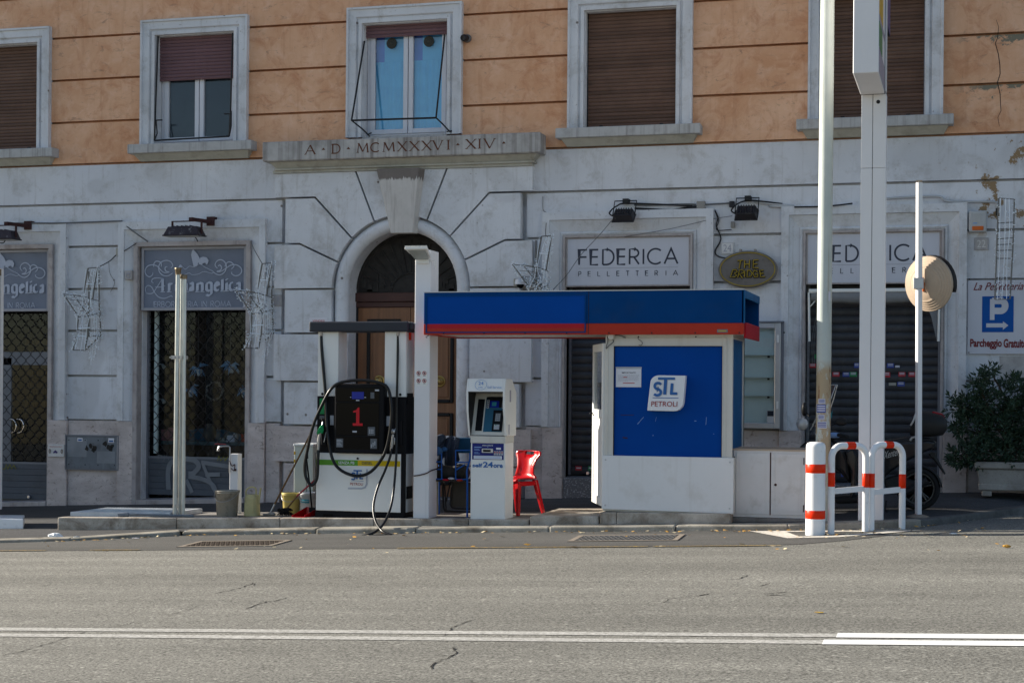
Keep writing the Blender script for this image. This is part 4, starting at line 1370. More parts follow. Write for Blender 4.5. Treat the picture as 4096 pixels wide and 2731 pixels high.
bl((485, 735), (485, 985)); foot(485, 1002); th_((470, 730), (390, 860), (290, 1010)); th_((500, 722), (380, 705), (280, 720), (250, 780), (290, 810)); th_((330, 895), (420, 900), (540, 870))
th_((130, 1030), (230, 1040), (300, 1000), (360, 900)); th_((130, 1010), (115, 930), (170, 865), (250, 900), (310, 1010), (400, 1110), (520, 1140), (620, 1105), (680, 1085), (690, 1120))
bl((625, 815), (625, 985)); foot(625, 1000); bl((640, 850), (695, 815))
bl((775, 830), (775, 960), (815, 985)); bl((775, 830), (830, 800)); bl((890, 735), (890, 985)); foot(890, 998); bl((900, 845), (960, 810), (995, 840), (995, 980)); foot(1000, 998)
for o in (0, 1000):
    bl((1065 + o, 835), (1125 + o, 805), (1135 + o, 850), (1135 + o, 980)); bl((1130 + o, 890), (1075 + o, 920), (1075 + o, 970), (1130 + o, 965))
bl((1228, 815), (1228, 980)); foot(1228, 998); bl((1240, 840), (1300, 805), (1335, 835), (1335, 980)); foot(1335, 996)
bl((1425, 830), (1425, 950), (1465, 985), (1525, 950)); bl((1425, 825), (1490, 795), (1530, 820), (1530, 1040), (1470, 1085), (1425, 1060))
bl((1605, 830), (1605, 945), (1640, 980), (1690, 950)); bl((1605, 825), (1655, 790), (1690, 830), (1615, 890))
bl((1765, 735), (1765, 970)); foot(1765, 988); bl((1855, 810), (1855, 970)); foot(1855, 986); bl((1850, 730), (1865, 745))
bl((1925, 830), (1925, 940), (1965, 975), (2010, 945)); bl((1925, 825), (1990, 795))
pen.build('lettering', M['sign_ink'], t)
pen = Pen(yi)
p0, p1 = E5(300, 1325), E5(1945, 1312)
letters(yi, 'ERBORISTERIA IN ROMA', p0[0], p1[0], p0[1], p0[1] + .079, .0095, .22, M['sign_ink'], t)
cp = copy_tree(t); cp.location.x -= 3.25
cp['label'] = 'grey blue cherub banner sign above the shop door, cut by the photo edge'

# white sign boards of the leather shop
t = thing('shop_sign', 'white shop sign board above the shutter behind the kiosk canopy', 'shop sign', (1.62, .05, 3.04), group='white leather shop signs')
s = MB(); s.box(.775, 2.472, .005, .12, 3.045, 3.700); s.build('board', M['sign_white'], t, .004)
s = MB(); s.ring(.762, 2.484, 3.034, 3.712, .022, -.004, .12); s.build('frame', M['marble'], t, .003)
D7 = lambda zx: 1205.9 + zx / 3.413
y_ = .003
zt0, zt1 = Z(D7(808), 401.9 + 700 / 3.413, y_), Z(D7(808), 401.9 + 582 / 3.413, y_)
for ch, a, b in (('F', 424, 482), ('E', 515, 573), ('D', 610, 697), ('E', 727, 786), ('R', 820, 893), ('I', 928, 928), ('C', 962, 1078), ('A', 1093, 1196)):
    gw, st_ = glyph(ch); xa, xb = X(D7(a), y_, 600), X(D7(b), y_, 600)
    k = (xb - xa) / gw if gw else 0; pen = Pen(y_)
    for l in st_: pen.line([(xa + p[0] * k, zt0 + p[1] * (zt1 - zt0)) for p in l], .024)
    pen.build('letter', M['ink_grey'], t)
pen = Pen(y_)
zl = Z(D7(808), 401.9 + 727 / 3.413, y_)
pen.line([(X(D7(420), y_, 600), zl), (X(D7(1198), y_, 600), zl)], .006)
pen.build('rule', M['ink_soft'], t)
pen = Pen(y_)
za, zb = Z(D7(808), 401.9 + 790 / 3.413, y_), Z(D7(808), 401.9 + 753 / 3.413, y_)
for i, ch in enumerate('PELLETTERIA'):
    xc = X(D7(429 + (1180 - 429) * i / 10), y_, 630); gw, st_ = glyph(ch); k = .068 if ch != 'A' else .07
    for l in st_: pen.line([(xc + (p[0] - gw / 2) * k, za + p[1] * (zb - za)) for p in l], .0085)
pen.build('lettering', M['ink_grey'], t)
cp = copy_tree(t); cp.location.x += 3.264
cp['label'] = 'white shop sign board behind the street lamp post and the totem column'

# oval sign with yellow tube letters
yo = -.10
t = thing('oval_sign', 'brown oval hanging sign with yellow tube letters', 'oval sign', (*[X(1717, yo, 620)], yo, Z(1717, 660, yo)))
cx, cz = PX(1717.1, 618.7, yo); rx, rz2 = .392, .247
s = MB(); s.prism([(cx + rx * math.cos(a / 24 * math.pi), cz + rz2 * math.sin(a / 24 * math.pi)) for a in range(48)], yo, yo + .05); s.build('board', M['oval'], t, .006)
s = MB(); s.tube([(cx + rx * .925 * math.cos(a / 24 * math.pi), yo - .012, cz + rz2 * .90 * math.sin(a / 24 * math.pi)) for a in range(48)], .0065, 6, True); s.build('tube_ring', M['neon'], t)
s = MB()
for zx in (1690, 1805): x_, z_ = PX(D7(zx), 401.9 + 600 / 3.413, yo + .05); s.box(x_ - .012, x_ + .012, yo + .01, .0, z_ - .03, z_ + .03)
s.build('hook', M['jbox_grey'], t)
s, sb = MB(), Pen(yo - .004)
Q7 = lambda p: (D7(p[0]), 401.9 + p[1] / 3.413)
for l in ([(1665, 672), (1708, 668)], [(1690, 670), (1678, 735)], [(1722, 668), (1720, 730)], [(1760, 665), (1757, 730)], [(1722, 700), (1758, 698)], [(1830, 665), (1790, 668), (1788, 728), (1830, 728)], [(1790, 697), (1822, 697)],
          [(1630, 742), (1610, 800), (1645, 800), (1660, 785), (1640, 772), (1665, 758), (1655, 742), (1630, 742)], [(1668, 805), (1682, 745), (1710, 745), (1712, 768), (1680, 775), (1705, 808)], [(1722, 748), (1720, 800)],
          [(1745, 745), (1740, 800), (1770, 795), (1780, 770), (1765, 748), (1745, 745)], [(1822, 760), (1800, 745), (1785, 770), (1800, 800), (1825, 795), (1825, 778), (1808, 778)], [(1870, 745), (1840, 748), (1848, 800), (1882, 795)], [(1845, 772), (1870, 770)]):
    s.tube([P3(*Q7(p), yo - .02) for p in l], .0075, 6)
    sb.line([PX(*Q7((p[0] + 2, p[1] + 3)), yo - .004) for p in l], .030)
s.build('lettering', M['neon'], t)
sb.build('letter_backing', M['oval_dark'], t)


# house number plaques
def plaque(dx0, dx1, dy0, dy1, num, m, ink, label, w_):
    y = -.018
    xa, xb = X(dx0, y, dy0), X(dx1, y, dy0); cxm = (dx0 + dx1) / 2; za, zb = Z(cxm, dy1, y), Z(cxm, dy0, y)
    t = thing('number_plaque', label, 'number plaque', ((xa + xb) / 2, y, za), group='house number plaques')
    s = MB(); s.box(xa, xb, y, .004, za, zb); s.build('plate', M[m], t, .004)
    s = MB(); s.ring(xa + .008, xb - .008, za + .008, zb - .008, .004, y - .002, y); s.build('border', M['ink_soft'], t)
    text(num, xa + .035, xb - .035, za + .035, zb - .03, y - .003, M[ink], 'lettering', t)


plaque(1655.7, 1685.8, 556.5, 584, '24', 'plaque', 'ink_soft', 'pale plaque with number 24 above the oval sign', 1)
plaque(2237.8, 2270.7, 546, 574.5, '22', 'plaque_old', 'plaque', 'faint worn plaque with number 22 below the alarm siren', 1)
plaque(622.5, 647.5, 677, 703.7, '28', 'plaque_old', 'ink_soft', 'dark worn plaque with number 28 beside the portal blocks', 1)
t = thing('relief_plaque', 'small square relief plaque with a round mark between the two banner signs', 'plaque', P3(299, 643, -.02))
x0, x1 = X(291.5, -.02, 630), X(307.5, -.02, 630); z0, z1 = Z(299, 642.5, -.02), Z(299, 622, -.02)
s = MB(); s.box(x0, x1, -.085, -.03, z0, z1); s.build('plate', M['plaque_old'], t, .004)
s = MB(); s.tube([((x0 + x1) / 2 + .03 * math.cos(a), -.087, (z0 + z1) / 2 - .015 + .03 * math.sin(a)) for a in [k * .5 for k in range(13)]], .005, 5, True); s.box((x0 + x1) / 2 - .03, (x0 + x1) / 2 + .03, -.09, -.085, z1 - .05, z1 - .03); s.build('relief', M['ink_soft'], t)

# ------------------------------------------------------------------ lamps over the shops


def old_lamp(dx, label, full=True):
    """Hooded floodlight on a rusty arm, reaching out over the shop window; dx = shift in metres from the second shop."""
    ya = -.55
    t = thing('shop_floodlight', label, 'floodlight', (P3(417, 541, ya)[0] + dx, ya, Z(417, 541, ya)), group='old hooded floodlights')
    g5 = lambda zx, zy, y: (X(zx / 3.7236, y, 401.9 + zy / 3.7236) + dx, y, Z(zx / 3.7236, 401.9 + zy / 3.7236, y))
    s = MB()
    bl_, br = g5(1385, 515, -.62), g5(1700, 490, -.62)
    b = [(bl_[0], -.62, bl_[2]), (br[0], -.62, bl_[2]), (br[0], -.36, bl_[2]), (bl_[0], -.36, bl_[2])]
    s.hexa([(x, y, z - .012) for x, y, z in b], [(x, y, z + .006) for x, y, z in b])
    tp = [(bl_[0] + .07, -.58, bl_[2] + .125), (br[0] - .06, -.58, bl_[2] + .125), (br[0] - .06, -.40, bl_[2] + .125), (bl_[0] + .07, -.40, bl_[2] + .125)]
    s.hexa([(bl_[0] + .012, -.61, bl_[2] + .004), (br[0] - .012, -.61, bl_[2] + .004), (br[0] - .012, -.37, bl_[2] + .004), (bl_[0] + .012, -.37, bl_[2] + .004)], tp)
    for k in range(5): s.box(tp[0][0] + .05 + k * .07, tp[0][0] + .065 + k * .07, -.56, -.42, bl_[2] + .125, bl_[2] + .143)
    s.build('housing', M['lamp_old'], t, .005)
    s = MB(); s.box(bl_[0] + .02, br[0] - .02, -.60, -.38, bl_[2] - .016, bl_[2] - .011); s.build('glass', M['lamp_glass'], t)
    s = MB()
    zt_ = bl_[2] + .20
    s.box(bl_[0] + .09, bl_[0] + .105, -.51, -.47, bl_[2] + .05, zt_); s.box(br[0] - .03, br[0] - .015, -.51, -.47, bl_[2] + .02, zt_); s.box(bl_[0] + .09, br[0] - .015, -.51, -.47, zt_, zt_ + .012)
    s.hexa([(br[0] - .22, -.50, zt_ + .012), (br[0] - .16, -.50, zt_ + .012), (br[0] - .06, -.08, zt_ + .012), (br[0] - .12, -.08, zt_ + .012)], [(br[0] - .22, -.50, zt_ + .06), (br[0] - .16, -.50, zt_ + .06), (br[0] - .06, -.08, zt_ + .06), (br[0] - .12, -.08, zt_ + .06)])
    s.box(br[0] - .14, br[0] - .02, -.10, .001, zt_ - .02, zt_ + .11)
    s.build('bracket', M['rust'], t)
    return t


old_lamp(0, 'dark hooded floodlight on a rusty arm above the banner sign with vent pipes')
old_lamp(-3.03, 'dark hooded floodlight half cut off by the photo edge above the shop door')


def flood(cx, cz, tilt, label, cable):
    """Small ribbed floodlight in a U bracket on the wall."""
    yc = -.24
    t = thing('floodlight', label, 'floodlight', (cx, yc, cz), group='ribbed floodlights over the leather shop')
    R = Matrix.Translation((cx, yc, cz)) @ Matrix.Rotation(tilt, 4, 'X')
    s = MB()
    s.hexa([(-.145, -.10, -.05), (.145, -.10, -.05), (.145, .10, -.05), (-.145, .10, -.05)], [(-.12, -.08, .045), (.12, -.08, .045), (.12, .08, .045), (-.12, .08, .045)])
    s.box(-.155, .155, -.11, .11, -.062, -.050)
    s.xf(R).build('housing', M['lamp_black'], t, .006)
    s = MB()
    for k in range(7): s.box(-.108 + .034 * k, -.096 + .034 * k, -.075, .075, .045, .062)
    s.xf(R).build('cooling_fins', M['lamp_black'], t)
    s = MB(); s.box(-.13, .13, -.09, .09, -.066, -.0625); s.xf(R).build('glass', M['lamp_glass'], t)
    s = MB()
    zt_ = cz + .20
    s.tube([(cx - .15, yc + .02, cz), (cx - .15, -.10, zt_), (cx + .15, -.10, zt_), (cx + .15, yc + .02, cz)], .009, 5)
    s.box(cx - .04, cx + .04, -.12, .0, zt_ - .03, zt_ + .03)
    s.build('bracket', M['black_iron'], t)
    s = MB(); s.tube(spline([(cx - .14, yc, cz - .02), (cx - .20, yc + .03, cz + .03), (cx - .12, -.12, cz + .13), (cx + .05, -.06, cz + .17), (cx + cable, -.03, cz + .12)], 6), .011, 6); s.build('cable', M['cable_black'], t)
    return t


fx, fz = PX(1432, 493, -.24); flood(fx, fz, math.radians(36), 'black ribbed floodlight above the white sign behind the canopy', .9)
fx, fz = PX(1714, 487, -.24); flood(fx, fz, math.radians(46), 'black ribbed floodlight on the wall above the oval sign', .45)

# ------------------------------------------------------------------ cables and small boxes on the wall


def cable(pts, r, m, label, y=-.03, cat='cable', name='wall_cable', n=6):
    p = [P3(q[0], q[1], q[2] if len(q) > 2 else y) for q in pts]
    s = MB(); s.tube(spline(p, n), r, 6)
    return tag(s.build(name, M[m], loc=p[0]), label, cat)


g5 = lambda zx, zy, *y: (zx / 3.7236, 401.9 + zy / 3.7236, *y)
g7 = lambda zx, zy, *y: (D7(zx), 401.9 + zy / 3.413, *y)
g8 = lambda zx, zy, *y: (1722.7 + zx / 3.7372, 401.9 + zy / 3.7372, *y)
cable([g5(40, 430, -.30), g5(80, 415, -.09), g5(230, 412, -.08), g5(500, 412, -.08), g5(760, 404, -.03), g5(1020, 395, -.03), g5(1035, 410, -.03), g5(1030, 520, -.03), g5(1018, 635, -.04)], .012, 'cable_grey', 'grey cable clipped along the top of the shop door surround', -.03, n=5)
cable([g5(1035, 400, -.04), g5(1150, 490, -.09), g5(1265, 570, -.08)], .012, 'cable_grey', 'thick grey cable slanting across the corner of the banner shopfront', n=4)
cable([g5(1165, 585, -.08), g5(1080, 640, -.07), g5(1000, 680, -.04), g5(940, 735, -.06), g5(855, 782, -.20)], .007, 'cable_black', 'thin dark cable from the shop frame to the wire light figure', n=6)
cable([g5(930, 740, -.03), g5(940, 840, -.02), g5(980, 920, -.02), g5(945, 1000, -.02)], .0035, 'cable_grey', 'loose thin wire hanging on the pier between the banner signs')
cable([g5(0, 582, -.45), g5(30, 580, -.45), g5(50, 545, -.42), g5(42, 500, -.38)], .008, 'cable_black', 'looped cable under the floodlight at the photo edge')
cable([g5(1655, 505, -.40), g5(1692, 568, -.06)], .008, 'cable_black', 'short dark cable below the hooded floodlight')
cable([g5(2145, 565, -.06), g5(2175, 640, -.10), g5(2245, 762, -.20)], .007, 'cable_grey', 'thin cable from the marble edge to the wire light figure beside the portal')
cable([g7(857, 236), g7(1000, 236), g7(1240, 230), g7(1340, 232)], .012, 'cable_grey', 'pale conduit between the ribbed floodlight and the junction box', -.03)
cable([g7(860, 262), g7(970, 268), g7(1150, 276), g7(1270, 255), g7(1345, 250)], .014, 'cable_black', 'thick black cable sagging above the white sign', -.05)
cable([g7(1410, 232), g7(1600, 222)], .011, 'cable_grey', 'grey conduit from the round junction box to the small dark box', -.03)
cable([g7(1800, 212), g7(1950, 230), g7(2110, 245), g8(160, 268), g8(380, 275)], .014, 'pipe_white', 'pale conduit running right from the floodlight above the oval sign', -.035)
cable([g8(380, 275, -.10), g8(640, 270, -.10), g8(880, 245, -.10)], .010, 'cable_black', 'dark cable on top of the shop surround behind the totem column', -.10)
cable([g7(1490, 280, -.04), g7(1510, 340, -.04), g7(1500, 400, -.03), g7(1535, 500, -.03), g7(1490, 600, -.03), g7(1520, 640, -.04), g7(1580, 652, -.07)], .010, 'cable_black', 'black cable looping from the junction box down to the oval sign', n=6)
cable([g7(1490, 275, -.05), g7(1520, 350, -.03), g7(1500, 420, -.03), g7(1525, 435, -.03), g7(1620, 428, -.03)], .006, 'cable_black', 'thin black wire beside the grey switch box', n=5)
cable([g7(1625, 322, -.05), g7(1450, 350, -.07), g7(1150, 420, -.06), g7(780, 485, -.06)], .004, 'cable_grey', 'thin wire slanting over the frame of the white sign')
cable([g7(690, 345, -.30), g7(580, 475, -.20), g7(440, 625, -.15), g7(330, 780, -.12), g7(220, 900, -.12)], .0045, 'cable_grey', 'thin wire hanging across the white sign lettering', n=5)
cable([g7(140, 170, -.02), g7(142, 270, -.02), g7(165, 293, -.04)], .005, 'cable_grey', 'thin wire at the corner of the white sign surround')
cable([g7(166, 375, -.10), g7(164, 480, -.09), g7(205, 480, -.1)], .005, 'cable_black', 'dark wire ending at the top of the wire figure behind the canopy')
cable([g8(1160, 205), g8(1400, 190), g8(1620, 186), g8(1690, 225), g8(1900, 230), g8(2080, 232), g8(2118, 250), g8(2120, 300)], .016, 'pipe_white', 'pale bent conduit above the alarm siren', -.04, n=5)
cable([g8(2120, 285), g8(2122, 350)], .017, 'cable_black', 'black end piece of the bent conduit beside the siren', -.045)
for (a, b, c, d, m, y, lb) in ((993, 1042, 625, 688, 'jbox', 5, 'cream junction box on the pier left of the banner sign'),):
    x0, z1 = PX(a / 3.7236, 401.9 + c / 3.7236, -.05); x1, z0 = PX(b / 3.7236, 401.9 + d / 3.7236, -.05)
    s = MB(); s.box(x0, x1, -.06, .001, z0, z1); tag(s.build('junction_box', M[m], bevel=.006, loc=(x0, 0, z0)), lb, 'junction box', 'junction boxes on the wall')
for (a, b, c, d, m, dp, lb) in ((1345, 1410, 205, 265, 'jbox_grey', .07, 'round cornered grey junction box above the white sign frame'), (1600, 1640, 205, 252, 'lamp_black', .05, 'small dark junction box left of the oval sign floodlight'), (1612, 1642, 365, 412, 'jbox_grey', .05, 'grey switch box on the wall below the floodlights')):
    x0, z1 = PX(D7(a), 401.9 + c / 3.413, -dp); x1, z0 = PX(D7(b), 401.9 + d / 3.413, -dp)
    s = MB(); s.box(x0, x1, -dp, .001, z0, z1)
    if m == 'jbox_grey' and dp < .06: s.box(x0 + .02, x1 - .02, -dp - .012, -dp, z0 + .02, z1 - .05)
    tag(s.build('junction_box', M[m], bevel=.006, loc=(x0, 0, z0)), lb, 'junction box', 'junction boxes on the wall')
# small devices
x0, z0 = PX(1072, 88, -.05)
t = thing('wall_camera', 'small black round camera on the ochre wall beside the blue curtained window', 'camera', (x0, 0, z0 - .06))
s = MB(); s.lathe([(.055, 0), (.06, .03), (.05, .06)], (x0, .001, z0), 16, (0, -1, 0)); s.build('base', M['cable_grey'], t)
s = MB(); s.lathe([(.045, .0), (.05, .05), (.042, .09), (.03, .092), (.025, .08)], (x0 - .005, -.05, z0), 16, (-.3, -1, -.15)); s.build('housing', M['lamp_black'], t)
x0, z0 = PX(1196, 652, -.2)
t = thing('dome_camera', 'white dome security camera on an arm right of the portal', 'camera', (x0, -.1, z0 - .08))
s = MB(); s.lathe([(.05, 0), (.05, .03), (.03, .04), (.025, .10)], (x0 + .015, -.10, z0 + .07), 16, (0, -1, -.1)); s.build('bracket', M['alu'], t)
s = MB(); s.lathe([(.03, .07), (.065, .06), (.075, .02), (.075, -.01)], (x0, -.22, z0), 18); s.build('housing', M['sash'], t)
s = MB(); s.ball((x0, -.22, z0 - .01), .055, .055, .055); s.build('dome', M['black_gloss'], t)
x0, z0 = PX(1189, 650, -.105)
s = MB(); s.box(x0 - .05, x0 + .03, -.135, -.099, z0 - .05, z0 + .06); s.build('box', M['jbox'], t, .004)
# alarm siren
xa, zb = PX(2225.8, 484, -.09); xb, za = PX(2266.5, 532.5, -.09)
t = thing('alarm_siren', 'grey alarm siren box with orange lamp on the peeling wall', 'alarm siren', (xa, 0, za))
s = MB(); s.box(xa, xb, -.09, .001, za, zb); s.build('housing', M['pipe_white'], t, .02, 3)
s = MB()
for k in range(9): s.box(xa + .05, xb - .08, -.097, -.09, zb - .04 - k * .013, zb - .034 - k * .013)
s.build('louvre', M['alu'], t)
s = MB(); s.box(xa + .04, xb - .04, -.10, -.089, za + .022, za + .075); s.build('flasher', M['orange_plastic'], t, .008)
s = MB(); s.box(xa + .05, xa + .10, -.094, -.0895, za + .105, za + .12); s.build('print', M['ink_ltblue'], t)

# parking sign
y = -.03
xa, xb = X(2222.6, y, 700), X(2222.6, y, 700) + 1.02
zt, zb_ = Z(2280, 643.5, y), Z(2280, 813, y)
t = thing('parking_sign', 'white parking board with blue P square and arrow on the wall above the planter', 'parking sign', (xa, y, zb_))
s = MB(); s.box(xa, xb, y, .001, zb_, zt); s.build('board', M['sign_white'], t, .003)
Q = lambda zx, zy: PX((3860 + zx / 4.9) / K, (1100 + zy / 4.9) / K, y - .003)
pa, pb = Q(338, 418), Q(950, 1118)
s = MB(); s.box(pa[0], pb[0], y - .003, y - .001, pb[1], pa[1]); s.build('blue_panel', M['park_blue'], t)
pen = Pen(y - .004)
u = lambda zx, zy: (pa[0] + (zx - 338) / 612 * (pb[0] - pa[0]), pa[1] - (zy - 418) / 700 * (pa[1] - pb[1]))
pen.fill([u(*p) for p in [(490, 880), (580, 880), (580, 470), (490, 470)]])
pl = [u(530, 508)] + [u(700 + 85 * math.cos(math.radians(a)), 606 - 98 * math.sin(math.radians(a))) for a in range(90, -91, -15)] + [u(530, 704)]
pen.line(pl, .082)
pen.fill([u(*p) for p in [(420, 1025), (745, 1025), (745, 1072), (850, 988), (745, 905), (745, 945), (420, 945)]])
pen.build('symbol', M['sign_white'], t)
x0, z0 = Q(100, 1430); x1, z1 = Q(1180, 1270)
xr = x0 + (x1 - x0)
text('Parcheggio', x0, X((3860 + 722 / 4.9) / K, y, 790), z0 - .017, z0 + .118, y - .004, M['ink_darkred'], 'lettering', t, .035)
text('Gratuito', X((3860 + 755 / 4.9) / K, y, 790), X((3860 + 1215 / 4.9) / K, y, 790), z0 + .004, z0 + .118, y - .004, M['ink_darkred'], 'lettering', t, .035)
x0, z0 = Q(165, 300)
text('La Pelletteria', x0, X((3860 + 1150 / 4.9) / K, y, 660), z0, z0 + .098, y - .004, M['ink_darkred'], 'lettering', t, .006, .45)
s = MB()
for q in ((.02, .02), (1.0, .02), (.02, .96), (1.0, .96)): s.lathe([(.008, 0), (.006, .005)], (xa + q[0], y - .001, zb_ + q[1]), 8, (0, -1, 0))
s.build('screw', M['rust'], t)
# remains of a poster under it
x0, z1 = PX(2296, 818, -.006); z0 = Z(2320, 870, -.006)
s = MB(); s.box(x0, x0 + .5, -.008, -.001, z0, z1)
tag(s.build('poster_remains', M['plaque_old'], loc=(x0, 0, z0)), 'pale remains of a pasted poster on the wall behind the shrub', 'poster')

# grey meter panel, leaflet, small notice
y = -.05
xa, zb = PX(152.5, 1001, y); xb, za = PX(270, 1077.5, y)
t = thing('meter_panel', 'grey metal meter panel with glue remains set in the stone plinth', 'meter panel', (xa, y, za))
s = MB(); s.box(xa, xb, y, .01, za, zb); s.build('door', M['panel_grey'], t, .004)
s = MB(); s.ring(xa - .02, xb + .02, za - .02, zb + .02, .02, y - .008, .01); s.build('frame', M['alu_dark'], t)
for (u0, u1, v0, v1) in ((.04, .40, .36, .92), (.60, .95, .18, .55), (.02, .2, .5, .97)):
    s = MB(); s.box(xa + u0 * (xb - xa), xa + u1 * (xb - xa), y - .0015 - .001 * u0, y, za + v0 * (zb - za), za + v1 * (zb - za)); s.build('glue_patch', M['panel_paper'], t)
for (u0, u1, v0, v1) in ((.22, .32, .84, .95), (.82, .93, .82, .96)):
    s = MB(); s.box(xa + u0 * (xb - xa), xa + u1 * (xb - xa), y - .005, y, za + v0 * (zb - za), za + v1 * (zb - za)); l_ = s.build('sticker', M['paper'], t)
    s = MB(); s.box(xa + (u0 + .015) * (xb - xa), xa + (u1 - .015) * (xb - xa), y - .0065, y - .005, za + (v0 + .02) * (zb - za), za + (v0 + .07) * (zb - za)); s.build('print', M['ink_blue'], l_)
for u0, v0 in ((.40, .62), (.47, .70), (.52, .58), (.56, .66), (.75, .78), (.82, .70), (.86, .62), (.90, .72)):
    s = MB(); n = 7; cx, cz = xa + u0 * (xb - xa), za + v0 * (zb - za)
    s.prism([(cx + rnd(.015, .045) * math.cos(2 * math.pi * k / n), cz + rnd(.02, .06) * math.sin(2 * math.pi * k / n)) for k in range(n)], y - .004, y); s.build('scraped_patch', M['dark_fabric'], t)
for u0 in (.05, .37, .62, .94):
    for v0 in (.12, .88):
        s = MB(); s.lathe([(.009, 0), (.007, .006)], (xa + u0 * (xb - xa), y, za + v0 * (zb - za)), 8, (0, -1, 0)); s.build('bolt', M['black_iron'], t)
y = -.075
xa, zb = PX(110.5, 1020, y); xb, za = PX(146.5, 1049, y)
t = thing('wall_leaflet', 'small white printed board with purple picture on the plinth stone', 'notice board', (xa, y, za))
s = MB(); s.box(xa, xb, y, -.05, za, zb); s.build('board', M['plaque'], t, .003)
s = MB(); w_ = xb - xa; hh = zb - za
for k in range(5): s.box(xa + w_ * (.34 + .05 * k), xa + w_ * (.40 + .05 * k), y - .002, y, za + hh * (.28 + .03 * (k % 3)), za + hh * (.42 + .06 * (4 - k if k > 2 else k)))
s.build('picture', M['totem_purple'], t)
text('PER APPUNTAMENTI', xa + w_ * .1, xb - w_ * .1, za + hh * .77, za + hh * .86, y - .002, M['ink_red'], 'lettering', t)
s = MB()
for sg in (.12, .88): s.tube([(xa + w_ * sg + .013 * math.cos(a), y - .004, za + hh * .45 + .03 * math.sin(a)) for a in [k * .52 for k in range(12)]], .004, 4, True)
s.build('hook', M['wood_handle'], t)

# VENDESI note
y = -.105
xa, zb = PX(710.5, 729.5, y); xb, za = PX(752, 742, y)
t = thing('sale_note', 'white sale note with red print stuck on the portal block above the pump', 'notice', (xa, y, za - .08))
s = MB(); s.box(xa, xb, y, -.099, za - .10, zb); s.build('paper', M['paper'], t)
text('VENDESI', xa + .05, xb - .045, Z(731, 739, y), Z(731, 734.5, y), y - .002, M['ink_red'], 'lettering', t, .01)

# display case behind the kiosk
y = -.14
xa, xb, zt, zb_ = 2.905, X(1792, y, 860), Z(1750, 741, y), Z(1750, 984, y)
t = thing('display_case', 'aluminium wall display case with empty glass shelves behind the kiosk', 'display case', (xa, y, zb_))
s = MB(); s.ring(xa, xb, zb_, zt, .075, y, .0); s.build('frame', M['alu'], t, .006)
s = MB(); s.box(xa + .02, xb + .03, y - .02, .0, zt, zt + .02); s.box(xa - .01, xa, y + .03, 0, zb_, zt); s.box(xb, xb + .04, y + .03, 0, zb_ - .02, zt + .02); s.build('housing', M['alu_dark'], t)
s = MB(); s.box(xa + .07, xb - .07, -.03, -.001, zb_ + .07, zt - .07); s.build('back_panel', M['case_back'], t)
for dy in (816, 867, 909):
    s = MB(); zz = Z(1740, dy, -.08); s.box(xa + .076, xb - .076, -.115, -.031, zz - .004, zz + .004); sh = s.build('shelf', M['cab_green'], t)
    s = MB(); s.box(xb - .18, xb - .15, -.05, -.03, zz - .03, zz - .005); s.build('shelf_clip', M['black_iron'], sh)
s = MB(); s.box(xa + .074, xb - .074, y + .012, y + .017, zb_ + .074, zt - .074); s.build('pane', M['pane'], t)
for dy in (778, 930): s = MB(); zz = Z(1780, dy, y); s.box(xb - .045, xb - .02, y - .022, y, zz - .05, zz + .05); s.build('hinge', M['white_paint'], t)
s = MB(); zz = Z(1762, 965, -.12); s.box(xb - .17, xb - .08, -.125, -.12, zb_ + .08, zb_ + .24); cd = s.build('shop_card', M['paper'], t)
s = MB(); s.box(xb - .165, xb - .085, -.128, -.1255, zb_ + .165, zb_ + .235); s.build('picture', M['ink_grey'], cd)

# folded awning under the second white sign
xa, xb = X(1858, -.10, 680), X(2158, -.10, 680)
t = thing('folded_awning', 'grey folded awning with white arms under the white sign behind the posts', 'awning', ((xa + xb) / 2, 0, 2.72))
z_ = Z(2010, 667, -.1)
s = MB(); s.box(xa, xb, -.13, -.09, z_ - .02, z_ + .025); s.build('front_bar', M['white_paint'], t, .005)
s = MB(); n = 24; vs_ = []
for j, (yy, zz) in enumerate(((-.11, 0), (-.135, -.05), (-.12, -.11), (-.06, -.15), (-.02, -.10))):
    for i in range(n + 1): vs_.append((xa + .03 + (xb - xa - .06) * i / n, yy + .008 * math.sin(i * 1.9 + j), z_ + zz - .035 * math.sin(math.pi * i / n) * (j > 0)))
s.add(vs_, [(j * (n + 1) + i, j * (n + 1) + i + 1, (j + 1) * (n + 1) + i + 1, (j + 1) * (n + 1) + i) for j in range(4) for i in range(n)], True)
s.build('cloth', M['awning'], t)
for sg, xx in ((1, xa), (-1, xb)):
    s = MB(); s.tube([(xx, -.11, z_ - .02), (xx + sg * .01, -.08, z_ - .66)], .016, 6); s.tube([(xx + .01 * sg, -.12, z_ - .02), (xx + sg * .16, -.10, z_ - .03), (xx + .02 * sg, -.08, z_ - .20)], .009, 5)
    s.build('arm', M['white_paint'], t)
s = MB(); s.add([(xb - .02, -.06, z_ - .1), (xb - .20, -.07, z_ - .08), (xb - .10, -.06, z_ - .35), (xb - .03, -.05, z_ - .66)], [(0, 1, 2, 3)]); s.build('cloth_flap', M['awning'], t)
s = MB()
for o in (0, .025): s.tube(spline([(xa + .14 + o, -.05, z_ - .1), (xa + .06 + o, -.06, z_ - .5), (xa + .04 + o, -.05, z_ - .72), (xa + .05 + o, -.05, z_ - .95)], 4), .004, 4)
s.build('cord', M['cable_grey'], t)

# ------------------------------------------------------------------ wire light figures
F1z = lambda zx, zy, y: P3(132.07 + zx * .14648, 597.2 + zy * .14648, y)


